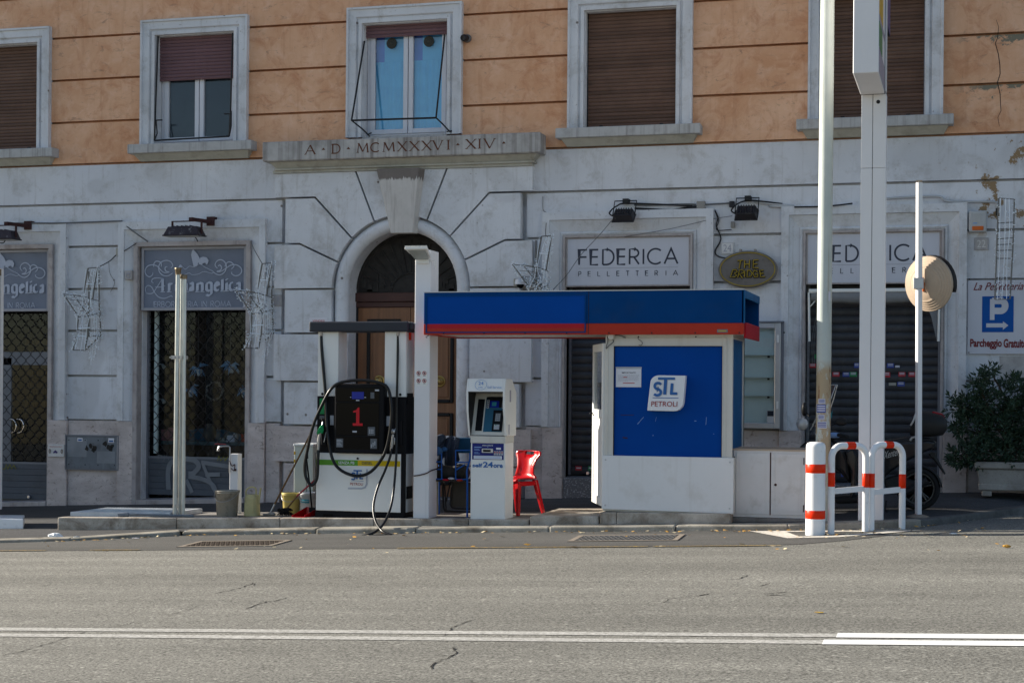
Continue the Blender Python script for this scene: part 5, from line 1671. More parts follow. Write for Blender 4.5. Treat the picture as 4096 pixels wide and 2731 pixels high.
def bulbs(s, pts, n, r=.02):
    for _ in range(n):
        k = random.randrange(len(pts) - 1); a, b = Vector(pts[k]), Vector(pts[k + 1]); p = a.lerp(b, random.random()) + Vector((rnd(-r, r), rnd(-r, r), rnd(-r, r)))
        d = Vector((rnd(-1, 1), rnd(-1, 1), rnd(-.6, 1))).normalized() * .02
        s.tube([p, p + d], .0060, 4)


def wire_figure(label):
    o1 = [F1z(*p, -.32) for p in ((480, 130), (400, 565), (90, 530), (330, 890), (300, 1180), (245, 1410))]
    o2 = [F1z(*p, -.28) for p in ((622, 118), (552, 618), (245, 540), (490, 880), (470, 1200), (430, 1415))]
    o3 = [F1z(*p, -.04) for p in ((645, 115), (655, 640), (665, 820), (675, 1180), (430, 1415))]
    o4 = [F1z(*p, -.04) for p in ((490, 180), (495, 880), (490, 1200))]
    t = thing('light_figure', label, 'light figure', o1[-1], group='unlit wire light figures on the wall')
    s = MB()
    for o in (o1, o2, o3, o4): s.tube(o, .0115, 5)
    for a, b in zip(o1, o2): s.tube([a, b], .007, 5)
    for a, b in ((o1[0], o3[0]), (o2[1], o3[1]), (o2[3], o3[2]), (o4[1], o3[2]), (o2[4], o3[3]), (o4[2], o3[3]), (o2[2], o2[1]), (o1[2], o1[1]), (o1[1], o4[1])): s.tube([a, b], .006, 5)
    for k in range(1, 4):
        a, b = Vector(o1[2]).lerp(Vector(o1[3]), k / 4), Vector(o2[2]).lerp(Vector(o2[3]), k / 4); s.tube([a, b], .005, 4)
        s.tube([b, Vector(o2[1]).lerp(Vector(o4[1]), k / 4)], .005, 4)
    s.build('frame', M['wire_frame'], t)
    s = MB()
    for f in (.0, .33, .66, 1.0):
        pts = [Vector(a).lerp(Vector(b), f) + Vector((rnd(-.03, .03), -.012, rnd(-.02, .02))) for a, b in zip(o1, o2)]
        pts[2] = Vector(o1[1]).lerp(Vector(o2[1]), f) + Vector((rnd(-.03, .03), 0, -.16))
        s.tube(spline(pts, 4), .0042, 4)
        bulbs(s, pts, 22, .035)
    for u, v in zip(o2[:2] + o2[3:5], o3[:2] + o3[2:4]):
        for f in (.25, .5, .75):
            q0 = Vector(u).lerp(Vector(v), f); q1 = q0 - Vector((rnd(-.05, .05), 0, rnd(.3, .45))); s.tube([q0, q1], .0035, 4); bulbs(s, [q0, q1], 13, .05)
    for a, b, n in ((o1[2], o1[3], 34), (o2[2], o2[3], 30), (o1[2], o2[1], 30), (o3[1], o3[2], 14), (o3[2], o3[3], 30), (o3[3], o3[4], 40), (o2[3], o3[2], 22), (o1[4], o1[5], 18), (o2[4], o3[3], 24)):
        bulbs(s, [a, b], n, .045)
    for k in range(60):
        a, b = random.choice(o1[2:4]), random.choice([o2[2], o2[3], o2[1]]); q0 = Vector(a).lerp(Vector(b), random.random()); bulbs(s, [q0, q0 + Vector((0, 0, -.06))], 1, .05)
    for a, b in ((o1[2], o2[2]), (o1[4], o2[4])): s.tube([a, b], .008, 5)
    s.tube([Vector(o1[3]) - Vector((0, 0, .17)), Vector(o2[3]) - Vector((-.02, 0, .17))], .009, 5); s.tube([Vector(o1[1]) + Vector((.05, 0, .18)), Vector(o2[1]) + Vector((.03, 0, .22))], .009, 5)
    tag(s.build('light_string', M['wire_light'], t), kind='stuff')
    return t


w1 = wire_figure('unlit wire light figure on the pier between the two banner shops')
def move_fig(dx, dy, dx1, dy1, label):
    a, b = P3(202.4, 616.2, -.3), P3(dx1, dy1, -.3)
    c = copy_tree(w1); c.location += Vector((b[0] - a[0], 0, b[2] - a[2])); c['label'] = label
    return c
move_fig(0, 0, 601.9, 605.6, 'unlit wire light figure right of the banner sign beside plaque 28')
move_fig(0, 0, 1243, 543, 'unlit wire light figure half hidden behind the blue canopy')
G4 = lambda zx, zy, y: P3(2193.5 + zx * .18305, 424.9 + zy * .18305, y)
ra, rb = [G4(548, 165, -.12), G4(530, 600, -.15), G4(520, 900, -.16), G4(500, 1435, -.20)], [G4(745, 180, -.12), G4(735, 580, -.15), G4(720, 900, -.16), G4(690, 1430, -.20)]
t = thing('light_figure', 'unlit ladder shaped wire light hanging before the parking sign', 'light figure', ra[-1], group='unlit wire light figures on the wall')
s = MB(); s.tube(ra, .010, 5); s.tube(rb, .010, 5)
for f in (0, .24, .32, .42, .5, .58, .68, .83, 1.0):
    k = f * 3; i = min(int(k), 2); s.tube([Vector(ra[i]).lerp(Vector(ra[i + 1]), k - i), Vector(rb[i]).lerp(Vector(rb[i + 1]), k - i)], .006, 5)
s.build('frame', M['wire_frame'], t)
s = MB()
for f in (.16, .45, .72):
    pts = [Vector(a).lerp(Vector(b), f) + Vector((rnd(-.015, .015), -.01, 0)) for a, b in zip(ra, rb)]
    s.tube(spline(pts, 5), .006, 4); bulbs(s, pts, 14, .03)
bulbs(s, ra, 48, .03); bulbs(s, rb, 48, .03)
tag(s.build('light_string', M['wire_light'], t), kind='stuff')

# ------------------------------------------------------------------ things inside the herbalist's window
ys = .62
zc = Z(480, 1000, ys)
t = thing('display_counter', 'teal display counter inside the herbalist window', 'counter', (-4.9, ys + .2, .3))
s = MB(); s.box(a_ + .1, b_ - .02, ys - .1, ys + .6, .75, .80); s.build('top', M['shop_teal'], t)
s = MB(); s.box(a_ + .14, b_ - .06, ys + .1, ys + .5, -.1, .75); s.build('cabinet', M['shop_brown'], t)
s = MB(); s.prism([(X(440, ys + .5), .80), (X(558, ys + .5), .80), (X(558, ys + .5), .90), (X(520, ys + .5), .97), (X(470, ys + .5), .985), (X(440, ys + .5), .96)], ys + .42, ys + .45); s.build('back_board', M['teal'], t)
for nm, dx, w_, h_, m, lb, cat in (('patterned_box', 374, .11, .17, 'pink_box', 'pink patterned box at the left end of the window counter', 'box'), ('patterned_box', 388, .10, .20, 'pink_box', 'taller pink box beside the vent pipes on the counter', 'box'), ('pebble_vase', 475, .20, .27, 'beige_dark', 'brown rounded vase on the window counter', 'vase'),
                                   ('white_jar', 534, .09, .13, 'plaque', 'pale jar at the right of the window counter', 'jar'), ('price_card', 529, .13, .10, 'sticker_w', 'white price card leaning on the pale jar', 'card'), ('red_box', 556, .08, .12, 'red_band', 'small red box at the right end of the counter', 'box'), ('trinket_tray', 510, .22, .05, 'soffit', 'low tray of trinkets on the window counter', 'tray')):
    x_ = X(dx, ys); s = MB()
    if nm in ('pebble_vase', 'white_jar'): s.lathe([(w_ * .32, 0), (w_ * .5, h_ * .35), (w_ * .46, h_ * .75), (w_ * .28, h_ * .95), (w_ * .3, h_), (w_ * .2, h_)], (x_, ys + .1, .80), 16)
    elif nm == 'trinket_tray':
        s.box(x_ - w_ / 2, x_ + w_ / 2, ys + .05, ys + .2, .80, .815)
        for k in range(9): s.ball((x_ + rnd(-.09, .09), ys + rnd(.07, .18), .835), .02, .02, .025, 8, 5)
    elif nm == 'price_card': s.hexa([(x_ - w_ / 2, ys, .80), (x_ + w_ / 2, ys, .80), (x_ + w_ / 2, ys + .005, .80), (x_ - w_ / 2, ys + .005, .80)], [(x_ - w_ / 2, ys + .03, .80 + h_), (x_ + w_ / 2, ys + .03, .80 + h_), (x_ + w_ / 2, ys + .035, .80 + h_), (x_ - w_ / 2, ys + .035, .80 + h_)])
    else: s.box(x_ - w_ / 2, x_ + w_ / 2, ys + .05, ys + .15, .80, .80 + h_); s.box(x_ - w_ * .52, x_ + w_ * .52, ys + .045, ys + .155, .80 + h_ * .75, .80 + h_ * 1.01)
    tag(s.build(nm, M[m], bevel=.004, loc=(x_, ys, .80)), lb, cat)


def hanging(dx, dy, label, n=14, r=.20):
    x_, z_ = PX(dx, dy, .60)
    t = thing('hanging_plant', label, 'hanging plant', (x_, .6, z_), group='bluish paper plants hanging in the window')
    s = MB(); s.tube([(x_, .6, z_), (x_, .6, 3.0)], .004, 4); s.build('cord', M['cable_grey'], t)
    s = MB()
    for k in range(n):
        a = rnd(0, 6.28); d = Vector((math.cos(a), math.sin(a) * .5, rnd(-1.2, .35))).normalized(); L = rnd(.6, 1) * r; side = d.cross(Vector((0, 1, 0.2))).normalized() * .022
        p = Vector((x_, .6, z_)); q = p + d * L * .5 + Vector((0, 0, .03)); e = p + d * L
        s.add([p, q + side, e, q - side], [(0, 1, 2, 3)])
    s.build('leaves', M['leaf_blue'], t)
    s = MB(); s.lathe([(.03, -.10), (.045, -.02), (.05, 0)], (x_ + .01, .62, z_ - .02), 12); s.build('pot', M['plaque'], t)


hanging(455, 845, 'bluish hanging paper plant nearest the vent pipes'); hanging(530, 838, 'bluish hanging paper plant with white pot at the right of the grille'); hanging(436, 893, 'lower bluish hanging plant beside the vent pipes', 9); hanging(558, 893, 'bluish hanging plant at the right window edge', 8)
x_, z_ = PX(492, 898, .6)
t = thing('wreath', 'grey twig wreath hanging behind the grille', 'wreath', (x_, .6, z_))
s = MB()
for k in range(40):
    a = k / 40 * 6.283; p = Vector((x_ + .13 * math.cos(a), .6 + rnd(-.02, .02), z_ + .13 * math.sin(a))); d = Vector((-math.sin(a) + rnd(-.5, .5), rnd(-.3, .3), math.cos(a) + rnd(-.5, .5))).normalized() * .05
    s.tube([p, p + d], .007, 4)
s.build('twigs', M['planter'], t)
s = MB(); s.tube([(x_ + .06 * math.cos(a), .61, z_ + .06 * math.sin(a)) for a in [k * .52 for k in range(12)]], .012, 5, True); s.build('inner_ring', M['beige_dark'], t)
for dy, lb in ((837, 'small white spotlight at the upper left inside the window'), (917, 'small white spotlight at the middle left inside the window')):
    x_, z_ = PX(373, dy, .55)
    s = MB(); s.lathe([(.018, 0), (.028, .06), (.03, .07)], (x_, .55, z_), 12, (.5, -.3, -.5)); s.tube([(x_, .55, z_), (x_ - .10, .5, z_ + .02)], .006, 5)
    tag(s.build('spotlight', M['plaque'], loc=(x_, .55, z_)), lb, 'spotlight', 'spotlights in the window')
# shelves and cabinet behind the shop door at the photo edge
t = thing('wall_shelf_unit', 'brown wall shelves inside the shop door at the photo edge', 'shelf unit', (-7.9, 1.6, 0))
s = MB(); s.box(-8.9, -7.33, 1.9, 1.95, 0, 3.4); s.build('back', M['dark_fabric'], t)
for k in range(9):
    s = MB(); s.box(-8.8, -7.36, 1.62, 1.9, 1.25 + k * .17, 1.27 + k * .17); sh = s.build('shelf', M['shop_brown'], t)
    s = MB()
    for j in range(14):
        hh = rnd(.07, .13); xx = -8.72 + j * .095; s.box(xx, xx + rnd(.05, .085), 1.64, 1.8, 1.272 + k * .17, 1.272 + k * .17 + hh)
    tag(s.build('shelf_goods', M['shop_brown'] if k % 3 else M['shop_orange'], sh), kind='stuff')
s = MB(); s.box(-7.85, -7.36, 1.0, 1.5, -.2, .95); tag(s.build('amber_cabinet', M['shop_orange'], bevel=.02, loc=(-7.6, 1.2, -.2)), 'amber cabinet low inside the shop door', 'cabinet')


# ------------------------------------------------------------------ pump island and kiosk base
YI = -3.30
isl = thing('pump_island', 'long low stone pump island along the kerb', 'pump island', (-2, YI, 0))
edge = [(X(133, -3.46), -3.46), (X(407, -3.33), -3.33), (X(644, YI), YI), (X(860, YI), YI), (X(1077, YI), YI), (X(1217, YI), YI)]
for (a, ya), (b, yb_) in zip(edge, edge[1:]):
    a, b = a + .004, b - .004
    s = MB()
    s.hexa([(a, ya, pz(a, ya) - .12), (b, yb_, pz(b, yb_) - .12), (b, yb_ + .30, pz(b, yb_) - .12), (a, ya + .30, pz(a, ya) - .12)], [(a, ya, zi(a)), (b, yb_, zi(b)), (b, yb_ + .30, zi(b)), (a, ya + .30, zi(a))])
    s.build('kerb_stone', M['island'], isl, .012, 2)
s = MB()
pts = [(x + .006, y + .302) for x, y in edge[:1]] + [(x, y + .302) for x, y in edge[1:]]
xl = pts[0][0]
for (a, ya), (b, yb_) in zip(pts, pts[1:]):
    s.hexa([(a, ya, zi(a) - .3), (b, yb_, zi(b) - .3), (b, -2.25, zi(b) - .3), (a + (.05 if a == xl else 0), -2.25, zi(a) - .3)], [(a, ya, zi(a) - .003), (b, yb_, zi(b) - .003), (b, -2.25, zi(b) - .003), (a + (.05 if a == xl else 0), -2.25, zi(a) - .003)])
s.build('top', M['island_top'], isl)

ks = thing('stone_platform', 'stepped stone base under the blue kiosk', 'platform', (2.5, YI, .05))
for d0, d1, y0, y1, zt0, zt1 in ((1218.5, 1377, -3.33, -1.95, .137, .160), (1379, 1417, -3.35, -2.05, .208, .214), (1418, 1678, -3.35, -2.05, .214, .236)):
    a, b = X(d0, y0), X(d1, y0); s = MB()
    s.hexa([(a, y0, pz(a, y0) - .15), (b, y0, pz(b, y0) - .15), (b, y1, pz(b, y0) - .15), (a, y1, pz(a, y0) - .15)], [(a, y0, zt0), (b, y0, zt1), (b, y1, zt1), (a, y1, zt0)])
    s.build('step_stone' if d0 < 1300 else 'base_stone', M['island'], ks, .012, 2)
# white painted end of the next island at the photo edge
a, b = -8.5, X(55, -3.25)
t = thing('painted_island', 'white painted end of the neighbouring island at the photo edge', 'pump island', (b - .2, -3.2, pz(b, -3.2)))
s = MB(); zt_ = Z(55, 1191, -3.25); c_r = X(58, -2.7)
s.hexa([(a, -3.25, zt_ - .45), (b, -3.25, zt_ - .35), (c_r, -2.7, zt_ - .35), (a, -2.7, zt_ - .45)], [(a, -3.25, zt_ - .06), (b, -3.25, zt_), (c_r, -2.7, zt_), (a, -2.7, zt_ - .06)])
s.build('block', M['white_bollard'], t, .012, 2)
x_ = X(-6.5, -2.95)
t = thing('vent_pipe', 'single thin steel pipe standing on the painted island at the photo edge', 'vent pipe', (x_, -2.95, zt_ - .02))
s = MB(); s.tube([(x_, -2.95, zt_ - .05), (x_, -2.95, Z(0, 625, -2.95))], .030, 12); s.build('pipe', M['pipe'], t)
s = MB(); s.tube([(x_, -2.95, Z(0, 633, -2.95)), (x_, -2.95, Z(0, 618, -2.95))], .037, 12); s.build('cap', M['pipe_cap'], t)

# ------------------------------------------------------------------ steel hatch on the island
t = thing('tank_hatch', 'worn steel tread plate hatch lying on the island left of the vent pipes', 'hatch', (-4.2, -2.8, 0))
A_ = P3(172, 1179, -3.18); xa = X(172, -3.10); xb = X(398, -3.05); zA = zi(-4.3) + .004
c4 = [(xa, -3.20), (xb, -3.12), (xb + .05, -2.32), (xa + .05, -2.38)]
s = MB(); s.hexa([(x, y, zi(x) - .02) for x, y in c4], [(x, y, zi(x) + .052) for x, y in c4]); s.build('plate', M['steel_plate'], t, .006)
s = MB()
for i in range(34):
    for j in range(14):
        x = xa + .08 + (xb - xa - .12) * i / 33; y = -3.10 + .70 * j / 13
        d = .012; s.hexa([(x - d, y - d * .5, zi(x) + .05), (x + d, y + d * .4, zi(x) + .05), (x + d, y + d, zi(x) + .05), (x - d, y + d * .1, zi(x) + .05)], [(x - d, y - d * .5, zi(x) + .057), (x + d, y + d * .4, zi(x) + .057), (x + d, y + d, zi(x) + .057), (x - d, y + d * .1, zi(x) + .057)])
tag(s.build('tread', M['steel_plate'], t), kind='stuff')
s = MB(); p = P3(282, 1183, -3.24); s.tube([(p[0] - .05, -3.27, p[2]), (p[0] + .07, -3.22, p[2] + .01)], .028, 10); s.tube([(p[0] + .05, -3.23, p[2] + .012), (p[0] + .95, -3.17, zi(-4) + .03)], .014, 8)
s.build('lock_bar', M['panel_grey'], t)

# ------------------------------------------------------------------ three vent pipes
t = thing('vent_pipes', 'bundle of three tall galvanised vent pipes clamped together on the island', 'vent pipes', (X(410, -3.05), -3.05, zi(-3.5)))
for dx, dx1, y, top, r, capd in ((402, 409, -3.10, 629, .029, 618), (413, 418.5, -3.03, 636, .024, 630), (421, 424.5, -3.08, 637, .023, 628)):
    b_, t_ = (X(dx, y, 1150), y), (X(dx1, y, 650), y)
    zt_ = Z(dx1, top, y)
    s = MB(); s.tube([(b_[0], y, zi(-3.5) - .01), (t_[0], y, zt_)], r, 14); pp_ = s.build('pipe', M['pipe'], t)
    s = MB(); s.lathe([(r * 1.12, 0), (r * 1.12, .03), (r * 1.3, .035), (r * 1.3, .06), (r * 1.45, .065), (r * 1.45, .088), (r * 1.1, .09)] if dx < 405 else [(r * 1.15, -.01), (r * 1.3, .0), (r * 1.3, .035), (r * .9, .045)], (t_[0], y, zt_ - .012), 14); s.build('cap', M['pipe_cap'], pp_)
for dyc, h_ in ((821, .022), (1159, .022)):
    zz = Z(410, dyc, -3.05); s = MB()
    xa, xb = X(398, -3.08, dyc), X(425, -3.06, dyc)
    if dyc > 1000: xa, xb = X(410, -3.08, dyc), X(418, -3.06, dyc)
    s.box(xa, xb, -3.145, -3.135, zz - h_, zz + h_); s.box(xa, xb, -2.985, -2.975, zz - h_, zz + h_)
    for k in range(4): xx = xa + (xb - xa) * k / 3; s.lathe([(.010, 0), (.010, .02)], (xx, -3.145, zz), 8, (0, -1, 0))
    s.build('clamp', M['nozzle_grey'], t)

# ------------------------------------------------------------------ water tap post, buckets, can, brooms


def bucket(name, dx, dyb, dyt, y, rtop, rbot, m, label, rim=True, lid=False, group=None):
    x_ = X(dx, y, dyb); zb_ = zi(x_); h_ = Z(dx, dyt, y) - zb_
    t = thing(name, label, 'bucket', (x_, y, zb_), group=group)
    s = MB()
    s.lathe([(rbot * .9, .0), (rbot, .006), (rtop * .97, h_ * .90), (rtop * 1.03, h_ * .905), (rtop * 1.03, h_ * .93), (rtop * .985, h_ * .935), (rtop * .985, h_ * .955), (rtop * 1.05, h_ * .96), (rtop * 1.05, h_), (rtop * .97, h_), (rtop * .95, h_ * .9), (rbot * .9, .03)], (x_, y, zb_), 28)
    s.build('body', M[m], t)
    s = MB()
    P_ = [(x_ + rtop * 1.05 * math.cos(a), y - rtop * .7 * abs(math.sin(a)) * 1.35 - .01, zb_ + h_ * .93 - rtop * .75 * math.sin(a)) for a in [math.pi * k / 12 for k in range(13)]]
    s.tube(P_, .0035, 5); s.build('handle', M['nozzle_grey'], t)
    return t, x_, zb_, h_


bucket('bucket', 521.5, 1186, 1125.5, -3.02, .152, .128, 'bucket', 'dirty grey bucket in front of the tap post', group='buckets on the pump island')
bucket('bucket', 669, 1177, 1131, -2.62, .118, .100, 'yellow_plastic', 'bright yellow bucket behind the black broom head', group='buckets on the pump island')
t, x_, zb_, h_ = bucket('bucket', 709, 1178, 1130, -2.64, .118, .105, 'white_plastic', 'white paint bucket with teal label beside the fuel pump', group='buckets on the pump island')
s = MB()
for k in range(6): a0, a1 = -2.2 + .18 * k, -2.02 + .18 * k; r = .117; s.add([(x_ + r * math.cos(a0), -2.64 + r * math.sin(a0), zb_ + .15), (x_ + r * math.cos(a1), -2.64 + r * math.sin(a1), zb_ + .15 - .01 * (k > 2)), (x_ + r * 1.01 * math.cos(a1), -2.64 + r * 1.01 * math.sin(a1), zb_ + .19), (x_ + r * 1.01 * math.cos(a0), -2.64 + r * 1.01 * math.sin(a0), zb_ + .19)], [(0, 1, 2, 3)])
s.build('label', M['label_glint_teal'], t)

y = -2.55
xa, xb = X(527, y, 1100), X(546, y, 1100); zt_ = Z(540, 1042, y)
t = thing('tap_post', 'white metal post with water tap behind the grey bucket', 'tap post', ((xa + xb) / 2, y, zi(-2.8)))
s = MB(); s.box(xa, xb, y, y + .12, zi(-2.8) - .01, zt_); s.build('post', M['white_post'], t, .004)
s = MB(); px_ = X(528, y - .02, 1050); zT = Z(528, 1030, y)
s.tube([(px_, y - .02, Z(528, 1085, y)), (px_, y - .02, zT + .02), (px_ - .02, y - .03, zT + .035), (px_ - .13, y - .05, zT + .03)], .010, 8); s.tube([(px_ - .10, y - .045, zT + .03), (px_ - .14, y - .05, zT + .02), (px_ - .155, y - .05, zT - .03)], .014, 8)
s.build('tap', M['nozzle_grey'], t)
s = MB(); s.box(px_ - .20, px_ - .05, y - .055, y - .04, zT + .055, zT + .063); s.build('tap_handle', M['pink_handle'], t)
s = MB(); s.tube(spline([(px_, y - .03, zT - .15), (px_ + .03, y - .02, zT - .22), (px_ + .07, y - .02, zT - .20), (px_ + .06, y - .02, zT - .28), (px_ + .02, y - .02, zT - .25)], 4), .006, 5); s.lathe([(.016, 0), (.014, .02)], (px_ + .07, y - .001, zT - .27), 8, (0, -1, 0)); s.build('wire', M['rust'], t)

# faded yellow watering can
y = -2.95; x_ = X(579, y, 1180); zb_ = zi(x_); h_ = Z(579, 1117.5, y) - zb_
t = thing('watering_can', 'faded yellow plastic watering can beside the grey bucket', 'watering can', (x_, y, zb_))
s = MB(); w0, w1_ = .094, .080
prof = [(1.0, 0), (1.03, .02), (.97, .35), (.93, .62), (.80, .70), (.72, .74)]
for (k0, f0_), (k1, f1_) in zip(prof, prof[1:]):
    n = 20; v = []
    for kk, ff in ((k0, f0_), (k1, f1_)):
        for i in range(n):
            a = 2 * math.pi * i / n; c_, s_ = math.cos(a), math.sin(a); e = .6
            v.append((x_ + w0 * kk * math.copysign(abs(c_) ** e, c_), y + w1_ * kk * math.copysign(abs(s_) ** e, s_), zb_ + h_ * ff))
    s.add(v, [(i, (i + 1) % n, n + (i + 1) % n, n + i) for i in range(n)], True)
s.add([(x_ + w0 * .72 * math.cos(2 * math.pi * i / 20), y + w1_ * .72 * math.sin(2 * math.pi * i / 20), zb_ + h_ * .735) for i in range(20)], [tuple(range(20))])
s.box(x_ - .06, x_ + .06, y - .086, y - .079, zb_ + .05, zb_ + h_ * .5)
s.build('body', M['can'], t)
s = MB(); s.tube(spline([(x_ - .075, y, zb_ + h_ * .60), (x_ - .085, y, zb_ + h_ * .86), (x_ - .02, y, zb_ + h_ * .99), (x_ + .045, y, zb_ + h_ * .95), (x_ + .05, y, zb_ + h_ * .74)], 5), .010, 7); s.build('handle', M['can'], t)
s = MB(); s.tube([(x_ + .08, y, zb_ + h_ * .40), (x_ + .10, y, zb_ + h_ * .70), (x_ + .115, y, zb_ + h_ * .97)], [.020, .013, .012], 8); s.build('spout', M['can'], t)

# grey-white cabinet behind the buckets
y = -2.45
xa, xb = X(675.5, y, 1050), X(719, y, 1050); zt_ = Z(690, 1024, y); zb_ = zi(-2)
t = thing('equipment_cabinet', 'pale grey equipment cabinet behind the buckets left of the fuel pump', 'cabinet', ((xa + xb) / 2, y, zb_))
s = MB(); s.box(xa, xb, y, y + .30, zb_, zt_); s.build('body', M['cab_green'], t, .004)
s = MB(); s.box(xa - .008, xb + .008, y - .012, y + .31, zt_, zt_ + .03); s.build('lid', M['cab_white'], t, .004)
s = MB(); s.box(xa + .17, xa + .178, y - .003, y, zb_ + .02, zt_ - .02); s.build('door_gap', M['cable_grey'], t)
for dy in (1040, 1058): s = MB(); zz = Z(678, dy, y); s.box(xa - .002, xa + .02, y - .004, y, zz - .02, zz + .02); s.build('sticker', M['totem_yellow'], t)

# mop leaning on the pump hose
t = thing('mop', 'long mop with brown handle leaning against the pump', 'mop', P3(622, 1176, -2.95))
s = MB(); a, m_, b = P3(713, 997, -2.9), P3(631, 1157, -2.95), P3(622, 1175, -2.96); s.tube([a, m_], .012, 8); s.build('handle', M['wood_handle'], t)
s = MB(); s.tube([m_, b], [.013, .011], 8); s.build('ferrule', M['nozzle_grey'], t)
s = MB(); s.ball((b[0] + .01, -2.96, zi(b[0]) + .022), .055, .04, .024); s.tube([(b[0] - .10, -2.97, zi(b[0]) + .012), (b[0] + .05, -2.96, zi(b[0]) + .02)], .012, 6); s.build('head', M['planter'], t)
# broom lying obliquely
t = thing('broom', 'black headed broom with red and brown handle leaning across the buckets', 'broom', P3(655, 1176, -3.0))
a, m_, b = P3(722, 1103, -2.92), P3(682, 1139, -2.95), P3(659, 1168, -3.0)
s = MB(); s.tube([a, m_], .011, 8); s.build('upper_handle', M['pink_handle'], t)
s = MB(); s.tube([m_, b], .011, 8); s.build('handle', M['wood_handle'], t)
s = MB(); c_ = P3(655, 1172, -3.02)
for _ in range(260):
    d = Vector((rnd(-.06, .06), rnd(-.05, .05), rnd(-.045, .035))); p = Vector(c_) + d; q = p + Vector((d.x * .5, d.y * .5, -.02)); q.z = max(q.z, zi(c_[0]) + .004)
    s.tube([p, q], .004, 4)
s.ball(c_, .055, .045, .035); tag(s.build('bristles', M['bristle'], t), kind='stuff')
# dustpan
t = thing('dustpan', 'red dustpan with upright black handle at the pump corner', 'dustpan', P3(700, 1184, -3.2))
xa, xb = X(672, -3.22, 1184), X(718, -3.15, 1180); z_ = zi(xa) + .004
s = MB(); yf, yb2 = -3.24, -3.02
fl = [(xa - .005, yf, z_), (xa + .165, yf - .01, z_), (xb, yb2, z_ + .01), (xa + .08, yb2 + .01, z_ + .012)]
s.hexa(fl, [(x, y, z + .006) for x, y, z in fl])
s.hexa([fl[1], (fl[1][0] + .008, fl[1][1], z_), (fl[2][0] + .008, fl[2][1], z_ + .01), fl[2]], [(fl[1][0] - .002, yf, z_ + .03), (fl[1][0] + .008, yf, z_ + .03), (xb + .01, yb2, z_ + .095), (xb, yb2, z_ + .095)])
s.hexa([fl[3], fl[2], (fl[2][0], yb2 + .012, z_ + .01), (fl[3][0], yb2 + .022, z_ + .012)], [(fl[3][0] + .01, yb2 + .02, z_ + .115), (xb, yb2 + .01, z_ + .095), (xb, yb2 + .02, z_ + .095), (fl[3][0] + .01, yb2 + .03, z_ + .115)])
s.hexa([fl[0], (fl[0][0] + .008, yf, z_), (fl[3][0] + .008, yb2 + .01, z_), fl[3]], [(fl[0][0], yf, z_ + .02), (fl[0][0] + .008, yf, z_ + .02), (fl[3][0] + .018, yb2 + .02, z_ + .115), (fl[3][0] + .01, yb2 + .02, z_ + .115)])
s.build('pan', M['red_plastic'], t, .002)
s = MB(); a, b = P3(716, 1166, -3.04), P3(703, 1045, -3.0); s.tube([a, P3(712, 1120, -3.02), b], .011, 8); s.box(xa + .14, xb - .005, yb2 - .02, yb2 + .0, z_ + .05, z_ + .11); s.build('handle', M['black_plastic'], t)

# ------------------------------------------------------------------ fuel pump
Y = -3.20
xL, xR = X(727, Y, 1100), X(930, Y, 1100)
zb_ = zi(xL) - .004; YD = Y + .46
pump = thing('fuel_pump', 'white and black fuel pump with red number 1 and hanging hoses', 'fuel pump', ((xL + xR) / 2, Y, zb_))
zB = Z(830, 1174, Y); zM = Z(830, 1041, Y); zH = Z(830, 910.5, Y); zTop0, zTop1 = Z(830, 761.5, Y), Z(830, 738.5, Y)
s = MB(); s.box(xL + .0, xR - .0, Y + .03, YD - .03, zb_, zB); 
s.build('plinth', M['black_plastic'], pump, .004)
s = MB(); s.box(xL - .002, X(921, Y, 1100), Y - .012, Y + .04, zB, zM); lp = s.build('lower_panel', M['white_paint'], pump, .004)
s = MB(); s.box(xL, xR, Y + .04, YD, zB, zM); s.build('body', M['kiosk_white'], pump)
s = MB(); s.box(X(921.5, Y, 1100), xR, Y - .005, Y + .039, zB - .06, zM); s.box(xL - .012, xL - .003, Y - .008, YD, zb_, zM); s.box(xL, xR, Y - .008, Y + .03, zb_ + .004, zB - .003); s.build('black_edge', M['black_plastic'], pump)
s = MB()
for dx in (754, 868): s.box(X(dx, Y, 1170) - .06, X(dx, Y, 1170) + .06, Y - .014, Y - .0085, zb_ + .02, zb_ + .05)
s.build('foot_slot', M['black_gloss'], pump)
zs0, zs1 = Z(825, 1069, Y), Z(825, 1056.5, Y)
xm = X(823, Y, 1063); xp = X(920, Y, 1063)
s = MB(); s.box(xL, xm, Y - .016, Y - .012, zs0, zs1); gb = s.build('green_stripe', M['green_band'], lp)
s = MB(); s.box(xm, xp, Y - .0165, Y - .012, zs0, zs1); yb_ = s.build('yellow_stripe', M['yellow_band'], lp)
DZ2 = lambda zx: 574.2 + zx / 3.413
text('SENZA PB', X(DZ2(697), Y, 1063), X(DZ2(823), Y, 1063), zs0 + .016, zs1 - .016, Y - .019, M['logo_white'], 'lettering', lp, .012)
text('DIESEL', X(DZ2(882), Y, 1063), X(DZ2(964), Y, 1063), zs0 + .016, zs1 - .016, Y - .019, M['ink_grey'], 'lettering', lp, .006)
s = MB(); s.lathe([(.014, 0), (.012, .012), (.004, .012)], (X(822.5, Y, 1052), Y - .012, Z(822.5, 1052.5, Y)), 12, (0, -1, 0)); s.build('lock', M['black_plastic'], lp)


